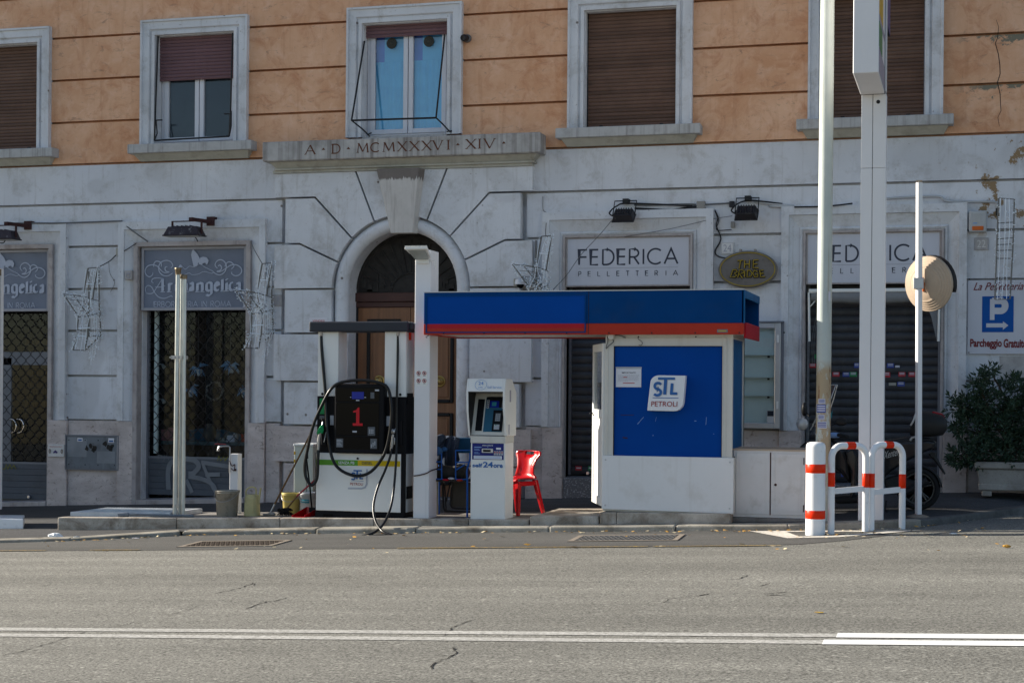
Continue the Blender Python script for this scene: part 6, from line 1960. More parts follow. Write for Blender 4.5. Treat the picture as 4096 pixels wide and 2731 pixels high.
def stl(parent, xa, xb, za, zb, y, shadow=True):
    """The company mark: S T L over a rule and a second word, in the box xa..xb, za..zb."""
    w_, h_ = xb - xa, zb - za
    u = lambda a, b: (xa + a * w_, za + b * h_)
    sh_ = .06
    def put(dx_, dz, yy, m):
        p = Pen(yy)
        uu = lambda a, b: (u(a, b)[0] + dx_ * w_, u(a, b)[1] + dz * h_)
        p.line([uu(.20, .96), uu(.84, .96)], .075 * h_)
        p.line([uu(.455 + .035, .93), uu(.455, .42)], .118 * w_)
        p.line([uu(.735, .80), uu(.705, .435)], .105 * w_); p.line([uu(.66, .455), uu(.93, .455)], .085 * h_)
        pts = []
        for a in range(30, 265, 18): pts.append(uu(.17 + .03 + .125 * math.cos(math.radians(a)), .705 + .105 * math.sin(math.radians(a))))
        for a in range(90, -160, -18): pts.append(uu(.17 + .14 * math.cos(math.radians(a)), .495 + .105 * math.sin(math.radians(a))))
        p.line(pts, .095 * w_)
        p.build('monogram', M[m], parent)
    if shadow: put(.018, -.014, y, 'logo_grey')
    put(0, 0, y - .003, 'logo_blue')
    p = Pen(y - .002); p.line([u(.0, .305), u(.98, .300)], .022 * h_); p.build('rule', M['logo_blue'], parent)
    text('PETROLI', u(-.055, 0)[0], u(.945, 0)[0], u(0, .01)[1], u(0, .185)[1], y - .003, M['logo_red'], 'lettering', parent, .004, .06)


yq = Y - .016
x0, x1 = X(DZ2(795), Y, 1090), X(DZ2(897), Y, 1090)
stl(lp, x0, x1, Z(822, 803.9 + 1060 / 3.413, Y), Z(822, 803.9 + 938 / 3.413, Y), yq)
p = Pen(yq)
gx = lambda zx, zy: PX(DZ2(zx), 803.9 + zy / 3.413, Y)
p.line([gx(772, 1082), gx(880, 1083), gx(905, 1075), gx(918, 1050), gx(921, 932)], .020); p.build('logo_edge', M['logo_grey'], lp)
# columns and top bar
cL, cR = (xL + .002, X(776, Y, 850)), (X(882.7, Y, 850), xR)
for a, b in (cL, cR):
    s = MB(); s.box(a, b, Y + .01, Y + .30, zH, zTop0); s.build('column', M['white_paint'], pump, .005)
s = MB(); s.box(X(709.5, Y - .06, 750), X(937.5, Y - .06, 750), Y - .06, Y + .36, zTop0 - .003, zTop1); s.box(X(937.5, Y, 750), X(951, Y, 750), Y - .02, Y + .3, zTop0 + .02, zTop1 - .012)
s.build('top_bar', M['dark_bar'], pump, .018, 3)
# black upper unit
s = MB(); s.box(xL, xR, Y - .0, YD, zM + .001, zH); s.build('hose_bay', M['black_plastic'], pump, .006)
ya = Y - .09
ca, cb = X(768, ya, 960), X(882, ya, 960); zc1 = Z(825, 881, ya); zc0 = zM + .003
s = MB(); s.box(ca, cb, ya, Y + .30, zc0, zc1); con = s.build('console', M['black_plastic'], pump, .014, 2)
cz = lambda v: Z(825, 803.9 + v / 3.413, ya); cx_ = lambda v: X(DZ2(v), ya, 960)
for z0, z1 in ((678, 775), (413, 668), (295, 403)):
    s = MB(); s.box(cx_(677), cx_(1012), ya - .006, ya + .002, cz(z1), cz(z0)); s.build('window', M['black_gloss'], con, .002)
s = MB(); s.box(cx_(800), cx_(893), ya - .010, ya - .0065, cz(383), cz(327)); s.build('display', M['screen_blue'], con)
s = MB(); yy = ya - .012
s.prism([(cx_(835), cz(575)), (cx_(860), cz(575)), (cx_(860), cz(450)), (cx_(848), cz(450)), (cx_(838), cz(466)), (cx_(811), cz(478)), (cx_(811), cz(489)), (cx_(835), cz(487))], yy, yy + .004); s.box(cx_(809), cx_(886), yy - .0005, yy + .004, cz(592), cz(572.5)); s.build('numeral', M['number_red'], con)
s = MB(); s.box(cx_(927), cx_(984), ya - .014, ya - .006, cz(668), cz(600)); s.build('keypad', M['dim_print'], con, .003)
s = MB()
for r in range(3):
    for c_ in range(3): s.box(cx_(938 + c_ * 13), cx_(946 + c_ * 13), ya - .017, ya - .014, cz(626 + r * 12), cz(618 + r * 12))
s.build('key', M['grey_print'], con)
for a, b, c_, d, m in ((680, 733, 765, 695, 'dim_print'), (947, 998, 770, 692, 'dim_print'), (945, 975, 378, 330, 'dim_print'), (980, 1012, 320, 307, 'grey_print'), (832, 858, 398, 389, 'grey_print'), (806, 840, 645, 632, 'grey_print'), (786, 794, 372, 366, 'grey_print'), (897, 910, 373, 367, 'grey_print')):
    s = MB(); s.box(cx_(a), cx_(b), ya - .0085, ya - .0062, cz(c_), cz(d)); s.build('label', M[m], con)
s = MB()
for k in range(5): s.box(cx_(684), cx_(728 - 8 * (k % 3)), ya - .0105, ya - .009, cz(752 - k * 11), cz(748 - k * 11))
for k in range(3): s.box(cx_(952 + k * 14), cx_(958 + k * 14), ya - .0105, ya - .009, cz(762 - k * 9), cz(735 - k * 12))
s.build('small_print', M['grey_print'], con)
for zx0, zx1, in ((628, 656), (1069, 1097)):
    s = MB(); yy = Y - .004; s.box(X(DZ2(zx0), yy, 965), X(DZ2(zx1), yy, 965), yy, yy + .003, Z(825, 803.9 + 590 / 3.413, yy), Z(825, 803.9 + 514 / 3.413, yy)); s.build('label', M['grey_print'], pump)
s = MB(); yy = Y - .004; s.box(X(DZ2(546), yy, 930), X(DZ2(583), yy, 930), yy, yy + .003, Z(740, 803.9 + 500 / 3.413, yy), Z(740, 803.9 + 378 / 3.413, yy)); s.build('green_tag', M['green_nozzle'], pump)
s = MB()
for zx, zy in ((565, 346), (1176, 346)): s.lathe([(.017, 0), (.014, .006)], (X(DZ2(zx), Y, 905), Y + .009, Z(830, 803.9 + zy / 3.413, Y)), 12, (0, -1, 0))
s.build('lock', M['black_plastic'], pump)
s = MB(); a_1, b_1 = X(DZ2(560), Y - .03, 1000), X(DZ2(602), Y - .03, 1000); s.box(a_1, b_1, Y - .05, Y, Z(745, 1022, Y), Z(745, 960, Y)); s.box(X(DZ2(1140), Y, 1000), X(DZ2(1195), Y, 1000), Y - .03, Y, Z(915, 1022, Y), Z(915, 965, Y)); s.build('nozzle_holder', M['black_plastic'], pump, .01)
s = MB(); s.box(X(DZ2(548), Y - .02, 955), X(DZ2(588), Y - .02, 955), Y - .03, Y, Z(745, 803.9 + 540 / 3.413, Y), Z(745, 803.9 + 514 / 3.413, Y)); s.build('nozzle_flap', M['dim_print'], pump, .004)
# right flank with vents
for zy0, zy1 in ((337, 427), (1065, 1162)):
    s = MB(); za, zb2 = Z(938, 803.9 + zy1 / 3.413, Y + .15), Z(938, 803.9 + zy0 / 3.413, Y + .15)
    s.box(xR, xR + .006, Y + .05, Y + .26, za, zb2)
    for k in range(8): s.box(xR + .006, xR + .012, Y + .06, Y + .25, za + .01 + (zb2 - za - .02) * k / 8, za + .01 + (zb2 - za - .02) * (k + .5) / 8)
    s.build('vent', M['black_plastic'], pump)
s = MB(); s.box(xR - .01, xR + .02, Y + .10, Y + .14, Z(940, 780, Y), Z(940, 763, Y)); s.build('orange_tab', M['red_refl'], pump)


def R2(zx, zy, y): return P3(DZ2(zx), 803.9 + zy / 3.413, y)
def hose(name, pts, r, lab=None):
    s = MB(); s.tube(spline([R2(*p) for p in pts], 7), r, 9)
    return s.build(name, M['rubber'], pump)


hose('hose', [(560, -225 + 82, -3.18), (563, 0, -3.20), (590, 320, -3.23), (602, 560, -3.26), (615, 700, -3.28), (650, 860, -3.30), (720, 945, -3.31), (840, 985, -3.32), (950, 950, -3.31), (1045, 830, -3.32), (1090, 680, -3.33), (1110, 480, -3.33), (1085, 310, -3.31), (1010, 255, -3.30), (860, 236, -3.30), (720, 252, -3.31), (640, 300, -3.33), (570, 420, -3.33), (500, 580, -3.32), (455, 760, -3.30), (430, 900, -3.30), (440, 1000, -3.30), (485, 1058, -3.30), (525, 1000, -3.29), (533, 850, -3.28), (535, 780, -3.27)], .0195)
hose('hose', [(450, 850, -3.26), (448, 760, -3.27), (470, 690, -3.28)], .0135)
hose('hose', [(1160, -143, -3.18), (1157, 100, -3.21), (1152, 350, -3.23), (1150, 600, -3.25), (1148, 800, -3.30), (1130, 1060, -3.36), (1100, 1240, -3.50), (1040, 1370, -3.66), (960, 1435, -3.78), (880, 1455, -3.85), (870, 1460, -3.87), (1000, 1452, -3.88), (1110, 1450, -3.86), (1040, 1420, -3.80), (985, 1340, -3.62), (968, 1220, -3.46), (1000, 1080, -3.37), (1060, 940, -3.32), (1100, 830, -3.29), (1110, 760, -3.27)], .0150)
for zx in (560, 1160):
    s = MB(); a = R2(zx, -143, -3.19); s.lathe([(.017, -.05), (.022, -.04), (.022, .0), (.028, .01), (.028, .06)], a, 12); s.build('hose_joint', M['nozzle_grey'], pump)
# petrol nozzle (green grip) and diesel nozzle
s = MB()
s.tube([R2(535, 790, -3.27), R2(540, 700, -3.27), R2(552, 640, -3.28)], [.019, .022, .02], 9); s.tube([R2(552, 640, -3.28), R2(565, 590, -3.26), R2(578, 545, -3.23)], [.014, .011, .010], 8)
s.tube([R2(588, 680, -3.28), R2(598, 640, -3.29), R2(580, 720, -3.28)], .006, 6)
noz = s.build('nozzle', M['nozzle_grey'], pump)
s = MB(); s.tube([R2(530, 655, -3.29), R2(545, 635, -3.29), R2(563, 605, -3.28), R2(568, 590, -3.27)], [.017, .032, .026, .016], 10); s.tube([R2(560, 650, -3.29), R2(572, 612, -3.28)], [.02, .016], 8); s.build('grip', M['green_nozzle'], noz)
s = MB(); s.tube([R2(1105, 790, -3.27), R2(1115, 730, -3.27), R2(1122, 660, -3.27)], [.017, .021, .015], 9); s.ball(R2(1122, 637, -3.27), .030, .028, .032); s.tube([R2(1122, 640, -3.27), R2(1150, 610, -3.24)], .011, 7); s.tube([R2(1132, 740, -3.28), R2(1135, 690, -3.29), R2(1122, 680, -3.28)], .006, 6)
s.build('nozzle', M['nozzle_grey'], pump)

# ------------------------------------------------------------------ pillar with lamp
xa, xb = X(951, Y, 900), X(986.7, Y, 900)
zt_ = Z(970, 574.5, Y); zb_ = zi(xa) - .004
t = thing('canopy_pillar', 'square white pillar carrying the canopy between pump and payment terminal', 'pillar', ((xa + xb) / 2, Y, zb_))
s = MB(); s.box(xa, xb, Y, Y + .31, zb_, zt_); col_ = s.build('post', M['white_post'], t, .008, 2)
zz = Z(968, 882, Y); xs_ = X(968, Y, 866)
s = MB(); s.box(X(DZ2(1300), Y, 866), X(DZ2(1390), Y, 866), Y - .002, Y, Z(968, 803.9 + 280 / 3.413, Y), Z(968, 803.9 + 158 / 3.413, Y)); stk = s.build('sticker', M['white_paint'], t)
s = MB()
for zx in (1322, 1367):
    for zy in (180, 240):
        c_ = R2(zx, zy, Y - .004); r = .022
        s.tube([(c_[0] + r * math.cos(a), Y - .004, c_[2] + r * math.sin(a)) for a in [k * math.pi / 8 for k in range(16)]], .0035, 4, True); s.tube([(c_[0] - r * .7, Y - .004, c_[2] + r * .7), (c_[0] + r * .7, Y - .004, c_[2] - r * .7)], .003, 4)
s.build('prohibition_sign', M['ink_red'], stk)
s = MB()
for zx in (1322, 1367):
    for zy in (180, 240):
        c_ = R2(zx, zy, Y - .003); s.box(c_[0] - .008, c_[0] + .008, Y - .003, Y - .0022, c_[2] - .013, c_[2] + .012)
        s.box(c_[0] - .016, c_[0] + .016, Y - .003, Y - .0022, c_[2] - .036, c_[2] - .031)
s.build('pictogram', M['ink_grey'], stk)
s = MB(); s.tube(spline([R2(1284, 985, Y - .012), R2(1330, 978, Y - .013), R2(1380, 965, Y - .013), R2(1410, 950, Y - .012), (xb + .012, Y + .05, Z(990, 1081, Y)), (xb + .012, Y + .31, Z(996, 1078, Y))], 5), .007, 6)
tag(s.build('rope', M['rust'], loc=R2(1284, 985, Y - .01)), 'thin dark rope tied round the white pillar', 'rope')
# lamp
t = thing('area_lamp', 'flat white floodlight on top of the canopy pillar', 'lamp', (xa, Y - .3, zt_ - .1))
s = MB(); yf = Y - .30
q0, q1 = P3(929, 571, yf), P3(981, 570, yf); r0, r1 = P3(956, 595.5, Y - .02), P3(990, 594.5, Y - .02)
dn = Vector((0, 0, -.03))
s.hexa([Vector(q0) + dn * .3, Vector(q1) + dn * .3, r1, r0], [Vector(q0) - dn * .6, Vector(q1) - dn * .6, Vector(r1) - dn * 1.2, Vector(r0) - dn * 1.2]); s.build('housing', M['white_paint'], t, .004)
s = MB()
for k in range(17):
    a = Vector(q0).lerp(Vector(q1), (k + .3) / 17); b = Vector(q0).lerp(Vector(q1), (k + .7) / 17); c_ = Vector(r0).lerp(Vector(r1), (k + .7) / 17); d = Vector(r0).lerp(Vector(r1), (k + .3) / 17)
    up_ = Vector((0, 0, .018)); s.hexa([a + up_, b + up_, c_ + up_ * 2, d + up_ * 2], [a + up_ * 1.9, b + up_ * 1.9, c_ + up_ * 2.9, d + up_ * 2.9])
s.build('cooling_fin', M['white_paint'], t)
s = MB(); ins = lambda u, v: Vector(q0).lerp(Vector(q1), u).lerp(Vector(r0).lerp(Vector(r1), u), v) + Vector((0, 0, -.012 - .012 * v))
s.hexa([ins(.1, .1) + dn * .1, ins(.9, .1) + dn * .1, ins(.9, .8) + dn * .35, ins(.1, .8) + dn * .35], [ins(.1, .1), ins(.9, .1), ins(.9, .8), ins(.1, .8)]); s.build('glass', M['lamp_glass'], t)
s = MB(); s.tube(spline([P3(985, 598, Y - .01), P3(998, 600, Y + .02), P3(1002, 618, Y + .05)], 4), .008, 6); s.box(xa + .02, xb - .02, Y - .03, Y, zt_ - .16, zt_ - .10); s.build('bracket', M['white_paint'], t)

# ------------------------------------------------------------------ payment terminal
xa, xb = X(1081, Y, 1100), X(1160, Y, 1100); zb_ = zi(xa) - .006
t = thing('payment_terminal', 'white self service payment terminal with hooded screen', 'payment terminal', ((xa + xb) / 2, Y, zb_))
z1 = Z(1120, 1017, Y); z2 = Z(1120, 1003, Y)
s = MB(); s.box(xa, xb, Y, Y + .36, zb_, z1); low = s.build('pedestal', M['white_paint'], t, .005)
s = MB(); s.box(xa - .004, xb + .004, Y - .006, Y + .365, z1, z2 + .01); s.build('collar', M['cream_paint'], t, .004)
T = lambda zx: 1056.6 + zx / 6.5039     # photograph column from the detail view
TY = lambda zy: 849.8 + zy / 6.5
zT = Z(1115, 869.5, Y - .10); zV = Z(1115, TY(322), Y - .12); zS = Z(1115, TY(960), Y - .01)
ha, hb = xa - .015, X(1160, Y - .0, 900) + .004
Lx = X(T(110) , Y, 900)
# hood: top, two cheeks, back
s = MB()
prof = [(Y + .40, z2 + .012), (Y - .02, z2 + .012), (Y - .10, zS + (zV - zS) * .55), (Y - .115, zV), (Y - .07, zT), (Y + .20, zT), (Y + .40, zT - .16)]
inner = [(Y + .35, z2 + .03), (Y - .0, z2 + .03), (Y - .06, zS + (zV - zS) * .55)]
for x0, x1 in ((xa - .028, xa - .004), (xb - .004, xb + .020)):
    v = [(x0, y, z) for y, z in prof] + [(x1, y, z) for y, z in prof]; n = len(prof)
    s.add(v, [tuple(range(n)), tuple(range(2 * n - 1, n - 1, -1))] + [(i, (i + 1) % n, n + (i + 1) % n, n + i) for i in range(n)])
s.hexa([(xa - .004, Y - .115, zV), (xb - .004, Y - .115, zV), (xb - .004, Y + .20, zV + .03), (xa - .004, Y + .20, zV + .03)], [(xa - .004, Y - .07, zT), (xb - .004, Y - .07, zT), (xb - .004, Y + .20, zT), (xa - .004, Y + .20, zT)])
s.hexa([(xa - .004, Y + .25, z2), (xb - .004, Y + .25, z2), (xb - .004, Y + .40, z2), (xa - .004, Y + .40, z2)], [(xa - .004, Y + .20, zT), (xb - .004, Y + .20, zT), (xb - .004, Y + .40, zT - .16), (xa - .004, Y + .40, zT - .16)])
hood = s.build('hood', M['white_paint'], t, .004)
s = MB()
x0, x1 = xa - .0035, xa + .002
v = [(x0, y + .004, z) for y, z in prof[1:5]] + [(x0, Y + .19, zV)] + [(x1, y + .004, z) for y, z in prof[1:5]] + [(x1, Y + .19, zV)]
s.add(v, [(0, 1, 2, 3, 4), (9, 8, 7, 6, 5)] + [(i, (i + 1) % 5, 5 + (i + 1) % 5, 5 + i) for i in range(5)])
s.hexa([(xa, Y - .108, zV - .012), (xb - .004, Y - .108, zV - .012), (xb - .004, Y + .19, zV + .005), (xa, Y + .19, zV + .005)], [(xa, Y - .108, zV - .002), (xb - .004, Y - .108, zV - .002), (xb - .004, Y + .19, zV + .025), (xa, Y + .19, zV + .025)])
s.build('dark_lining', M['visor'], t)
# sloping face
def fc(u, v, o=0.0):
    """Point on the sloping face: u across, v up."""
    return (xa + (xb - xa - .01) * u, Y + .01 + .17 * v - o, z2 + .02 + (zV - .02 - z2 - .02) * v)
s = MB(); s.hexa([fc(0, 0), fc(1, 0), (xb - .01, Y + .25, z2 + .02), (xa, Y + .25, z2 + .02)], [fc(0, 1), fc(1, 1), (xb - .01, Y + .25, zV - .02), (xa, Y + .25, zV - .02)]); face = s.build('face', M['cream_paint'], t)
def fquad(name, u0, u1, v0, v1, m, o=.003, par=None):
    s = MB(); a = [fc(u0, v0, o), fc(u1, v0, o), fc(u1, v1, o), fc(u0, v1, o)]; b = [fc(u0, v0, -.002), fc(u1, v0, -.002), fc(u1, v1, -.002), fc(u0, v1, -.002)]
    s.add(a + b, [(0, 1, 2, 3), (0, 4, 5, 1), (1, 5, 6, 2), (2, 6, 7, 3), (3, 7, 4, 0)])
    return s.build(name, M[m], par or t)
fquad('black_strip', .10, .30, .10, .86, 'black_plastic')
fquad('screen_unit', .34, .90, .08, .90, 'teal')
fquad('screen_bezel', .36, .90, .66, .92, 'black_plastic', .006)
fquad('screen', .47, .74, .66, .82, 'screen_blue', .009)
fquad('screen_glow', .53, .66, .70, .79, 'label_glint_teal', .011)
fquad('card_unit', .60, .90, .10, .60, 'black_plastic', .012)
fquad('keypad', .67, .83, .33, .53, 'dim_print', .017)
for r in range(4):
    for c_ in range(3): fquad('key', .685 + c_ * .048, .72 + c_ * .048, .345 + r * .045, .375 + r * .045, 'grey_print', .020)
fquad('card_slot', .66, .82, .14, .26, 'grey_print', .016)
fquad('led', .70, .73, .235, .255, 'green_nozzle', .019)
for sg in (.375, .835):
    fquad('button_strip', sg, sg + .07, .64, .84, 'grey_print', .010)
    for k in range(4): fquad('button', sg + .02, sg + .05, .665 + k * .045, .69 + k * .045, 'black_plastic', .014)
# labels
yv = Y - .118
x0 = lambda zx: X(T(zx), Y - .10, 890)
zz0 = lambda zy: Z(1115, TY(zy), Y - .10)
off = lambda z: Y - .115 + .045 * (z - zV) / (zT - zV) - .004
c_ = (x0(310), zz0(220)); s = MB()
s.tube([(c_[0] + .072 * math.cos(a), off(c_[1] + .06 * math.sin(a)), c_[1] + .060 * math.sin(a)) for a in [k * .25 for k in range(25)]], .0022, 4, True); s.build('round_mark', M['ink_ltblue'], hood)
zm_ = (zz0(220) + zz0(170)) / 2
text('24', x0(272), x0(348), zz0(222), zz0(170), off(zm_) - .004, M['ink_ltblue'], 'lettering', hood, .02)
text('ORE', x0(275), x0(340), zz0(270), zz0(246), off(zz0(262)) - .003, M['ink_ltblue'], 'lettering', hood, .008)
text('Self Service', x0(412), x0(622), zz0(272), zz0(238), off(zz0(255)) - .004, M['ink_ltblue'], 'lettering', hood, .008)
yl_ = Y - .003
tz = lambda zy: Z(1120, TY(zy), Y); tx = lambda zx: X(T(zx), Y, 1040)
s = MB(); s.box(tx(183), tx(653), yl_, Y, tz(1335), tz(1092)); lab = s.build('banknote_panel', M['navy'], t)
s = MB(); s.box(tx(330), tx(497), yl_ - .018, yl_, tz(1232), tz(1168)); s.build('slot_frame', M['alu'], lab, .004)
s = MB(); s.box(tx(352), tx(466), yl_ - .02, yl_ - .0185, tz(1217), tz(1186)); s.build('banknote_slot', M['black_gloss'], lab)
s = MB(); s.box(tx(208), tx(627), yl_ - .003, yl_, tz(1326), tz(1278)); s.box(tx(542), tx(612), yl_ - .003, yl_, tz(1182), tz(1154)); s.build('white_label', M['logo_white'], lab)
s = MB()
for k, m in enumerate(('grey_print',)):
    for j in range(4): s.box(tx(508 + j * 36), tx(536 + j * 36), yl_ - .003, yl_, tz(1264), tz(1204))
s.build('banknote_picture', M['grey_print'], lab)
s = MB()
for j in range(4): s.box(tx(514 + j * 36), tx(530 + j * 36), yl_ - .005, yl_ - .003, tz(1235), tz(1216))
s.build('banknote_mark', M['crimson'], lab)
s = MB()
for zy, w_ in ((1148, 115), (1155, 100), (1180, 75), (1196, 85), (1230, 60), (1246, 85)): s.box(tx(214), tx(214 + w_), yl_ - .002, yl_, tz(zy + 4), tz(zy - 3))
for zy, w_ in ((1290, 390), (1308, 395)): s.box(tx(216), tx(216 + w_), yl_ - .005, yl_ - .0035, tz(zy + 4), tz(zy - 3))
s.prism([(tx(405), tz(1140)), (tx(427), tz(1140)), (tx(416), tz(1153))][::-1], yl_ - .002, yl_)
s.build('small_print', M['ink_ltblue'], lab)
text('BANCONOTE', tx(338), tx(494), tz(1134), tz(1112), yl_ - .002, M['logo_white'], 'lettering', lab, .006)
for a, b, w_, zy0, zy1 in ((188, 338, 'self', 1452, 1392), (346, 496, '24', 1452, 1366), (502, 640, 'ore', 1454, 1402)):
    text(w_, tx(a), tx(b), tz(zy0), tz(zy1), yl_ - .001, M['logo_blue'], 'lettering', t, .03)
s = MB(); s.box(xb + .020, xb + .022, Y + .06, Y + .11, z2 + .03, z2 + .15); s.box(xb + .020, xb + .022, Y + .10, Y + .16, zV - .12, zV + .02); s.build('side_print', M['ink_soft'], hood)

# ------------------------------------------------------------------ chairs
# blue tube armchair with clothes on it
yf, yk = -2.95, -2.50
t = thing('blue_chair', 'old blue metal armchair piled with clothes between pillar and terminal', 'chair', (X(1035, -2.8), -2.8, zi(.1)))
C4 = lambda zx, zy, y: P3((1680 + zx / 4.354) / K, (1720 + zy / 4.354) / K, y)
zf = zi(-.1) - .004
def leg(zx, zxt, y0, label='leg'):
    a = C4(zx, 1490, y0); s = MB()
    s.tube(spline([(a[0], y0, zf), C4(zx + 2, 900, y0), C4(zx + (2 if zx < 500 else -2), 700, y0), C4(zxt, 520, y0 + .05), C4(zxt + (5 if zx < 500 else 3), 400, y0 + .12)], 5), .0125, 8)
    s.build('leg', M['blue_tube'], t)
leg(192, 236, yf); leg(822, 868, yf)
for zx in (330, 900):
    a = C4(zx, 1440, yk); s = MB(); s.tube([(a[0], yk, zf), (a[0], yk, zf + .85)], .0125, 8); s.build('leg', M['blue_tube'], t)
s = MB()
for pts in ([(375, 400), (378, 850)], [(205, 550), (375, 550)], [(200, 680), (378, 680)], [(205, 845), (405, 852)], [(622, 350), (622, 850)], [(622, 352), (880, 348)], [(622, 555), (860, 560)], [(622, 855), (822, 855)], [(630, 690), (780, 600)]):
    s.tube([C4(*p, yf + .03) for p in pts], .0085, 6)
s.build('arm_frame', M['blue_tube'], t)
s = MB(); a, b = C4(200, 850, yf), C4(822, 855, yf); s.box(a[0], b[0], yf + .02, yk, a[2] - .03, a[2] - .005); s.build('seat', M['dark_fabric'], t, .008)
s = MB(); a, b = C4(700, 130, yk), C4(905, 400, yk); s.box(a[0] - .35, b[0], yk, yk + .02, b[2], a[2]); s.build('backrest', M['teal_back'], t, .006)
# jacket
t = thing('jacket', 'dark navy jacket with blue lining thrown over the blue chair', 'jacket', C4(450, 700, -2.8))
s = MB(); n, m_ = 22, 16; v = []
for j in range(m_ + 1):
    f = j / m_
    for i in range(n + 1):
        u = i / n
        zx = 300 + 400 * u - 40 * f * (1 - u) + 30 * math.sin(f * 3) * u * -1; zy = 95 + 560 * f * (.75 + .35 * math.sin(math.pi * u)) + 50 * (u - .5) ** 2 * 4 * (1 - f)
        y = -2.62 - .16 * math.sin(math.pi * min(1, f * 1.15)) + .022 * math.sin(u * 21 + f * 3) + .015 * math.sin(u * 9 - f * 7)
        v.append(C4(zx, zy, y))
s.add(v, [(j * (n + 1) + i, j * (n + 1) + i + 1, (j + 1) * (n + 1) + i + 1, (j + 1) * (n + 1) + i) for j in range(m_) for i in range(n)], True)
s.build('body', M['blue_cloth'], t)
s = MB(); s.tube(spline([C4(420, 110, -2.66), C4(330, 180, -2.74), C4(270, 270, -2.80), C4(255, 330, -2.83)], 4), [.03, .045, .055, .06, .062, .06, .058, .055, .055, .052, .050, .048, .045], 10); s.build('sleeve', M['blue_cloth'], t)
s = MB(); s.ball(C4(265, 365, -2.84), .095, .05, .062, 16, 8); s.ball(C4(420, 335, -2.80), .045, .03, .03); s.build('lining', M['blue_lining'], t)
s = MB(); n = 10
s.ball(C4(440, 740, -2.75), .17, .10, .09, 16, 8); tag(s.build('cloth_bundle', M['dark_fabric'], loc=C4(440, 800, -2.75)), 'dark bundle of cloth on the seat of the blue chair', 'bundle')
s = MB(); s.ball(C4(700, 740, -2.70), .13, .10, .11, 16, 8); tag(s.build('dark_bag', M['dark_fabric'], loc=C4(700, 800, -2.7)), 'dark bag on the right of the blue chair seat', 'bag')
for zx, zy, m, lb in ((450, 862, 'crimson', 'crumpled crimson wrapper under the blue chair seat edge'), (545, 840, 'sticker_w', 'crumpled pale paper on the blue chair seat edge'), (690, 870, 'red_band', 'orange red rag at the blue chair seat edge')):
    c_ = C4(zx, zy, -2.93); s = MB(); s.ball(c_, .045, .03, .014, 8, 5); tag(s.build('wrapper', M[m], loc=c_), lb, 'wrapper')
# folded chair under it, cream boards behind
t = thing('folded_chair', 'folded chair with dark tube frame stored under the blue chair', 'chair', C4(600, 1400, -2.6))
s = MB(); s.tube(spline([C4(400, 880, -2.6), C4(405, 1250, -2.6), C4(430, 1390, -2.6), C4(520, 1410, -2.6), C4(880, 1425, -2.6)], 5), .013, 8); s.tube(spline([C4(560, 880, -2.62), C4(535, 1200, -2.62), C4(540, 1320, -2.62), C4(620, 1360, -2.62), C4(880, 1370, -2.62)], 5), .011, 8); s.tube([C4(530, 900, -2.61), C4(455, 1250, -2.61)], .010, 6); s.tube([C4(425, 880, -2.61), C4(455, 1400, -2.61)], .010, 6)
s.build('frame', M['black_iron'], t)
s = MB(); a, b = C4(545, 900, -2.57), C4(890, 1345, -2.57); s.box(a[0], b[0], -2.58, -2.56, b[2], a[2]); s.build('board', M['beige_dark'], t)
s = MB(); a, b = C4(225, 860, -2.62), C4(305, 1450, -2.62); s.box(a[0], b[0] - .012, -2.62, -2.60, b[2], a[2]); s.box(b[0] - .01, b[0], -2.61, -2.59, b[2], a[2]); tag(s.build('cream_boards', M['cream_board'], loc=(a[0], -2.6, b[2])), 'cream boards standing behind the leg of the blue chair', 'board')

# red plastic chair: shell grown along its profile
t = thing('red_chair', 'glossy red plastic chair standing right of the payment terminal', 'chair', (X(1205, -2.35), -2.35, pz(.75, -2.35)))
RC = lambda zx, zy, y: P3(918.7 + zx / 3.413, 803.9 + zy / 3.413, y)
z0 = zi(.9) - .006
xc0, xc1 = X(1163, -2.35, 1100), X(1229, -2.35, 1100)
xm = (xc0 + xc1) / 2; W2 = (xc1 - xc0) / 2
hB = Z(1205, 1034, -2.15) - z0
# chair faces left-front; local frame: back towards +y, turned
xm = X(1187, -2.38, 1100)
R = Matrix.Translation((xm, -2.38, z0)) @ Matrix.Rotation(math.radians(-26), 4, 'Z')
s = MB()
prof = [(-.20, .395, .185), (-.18, .425, .195), (-.05, .43, .205), (.10, .42, .20), (.17, .43, .185), (.195, .50, .150), (.21, .58, .138), (.235, .67, .160), (.26, hB * .93, .205), (.27, hB * .985, .200), (.272, hB, .170)]
n = 12; v = []
for y, z, hw in prof:
    for i in range(n + 1):
        u = -1 + 2 * i / n
        dish = .020 * (u * u) if z < .45 else 0
        v.append((u * hw, y - (.045 * u * u if z > .45 else 0), z + dish))
m_ = len(prof)
f = []
for j in range(m_ - 1):
    for i in range(n):
        if j == 8 and 4 <= i <= 7: continue          # hand hole
        f.append((j * (n + 1) + i, j * (n + 1) + i + 1, (j + 1) * (n + 1) + i + 1, (j + 1) * (n + 1) + i))
s.add(v, f, True); s.xf(R)
sh = s.build('seat_shell', M['red_plastic'], t)
md = sh.modifiers.new('thickness', 'SOLIDIFY'); md.thickness = .014
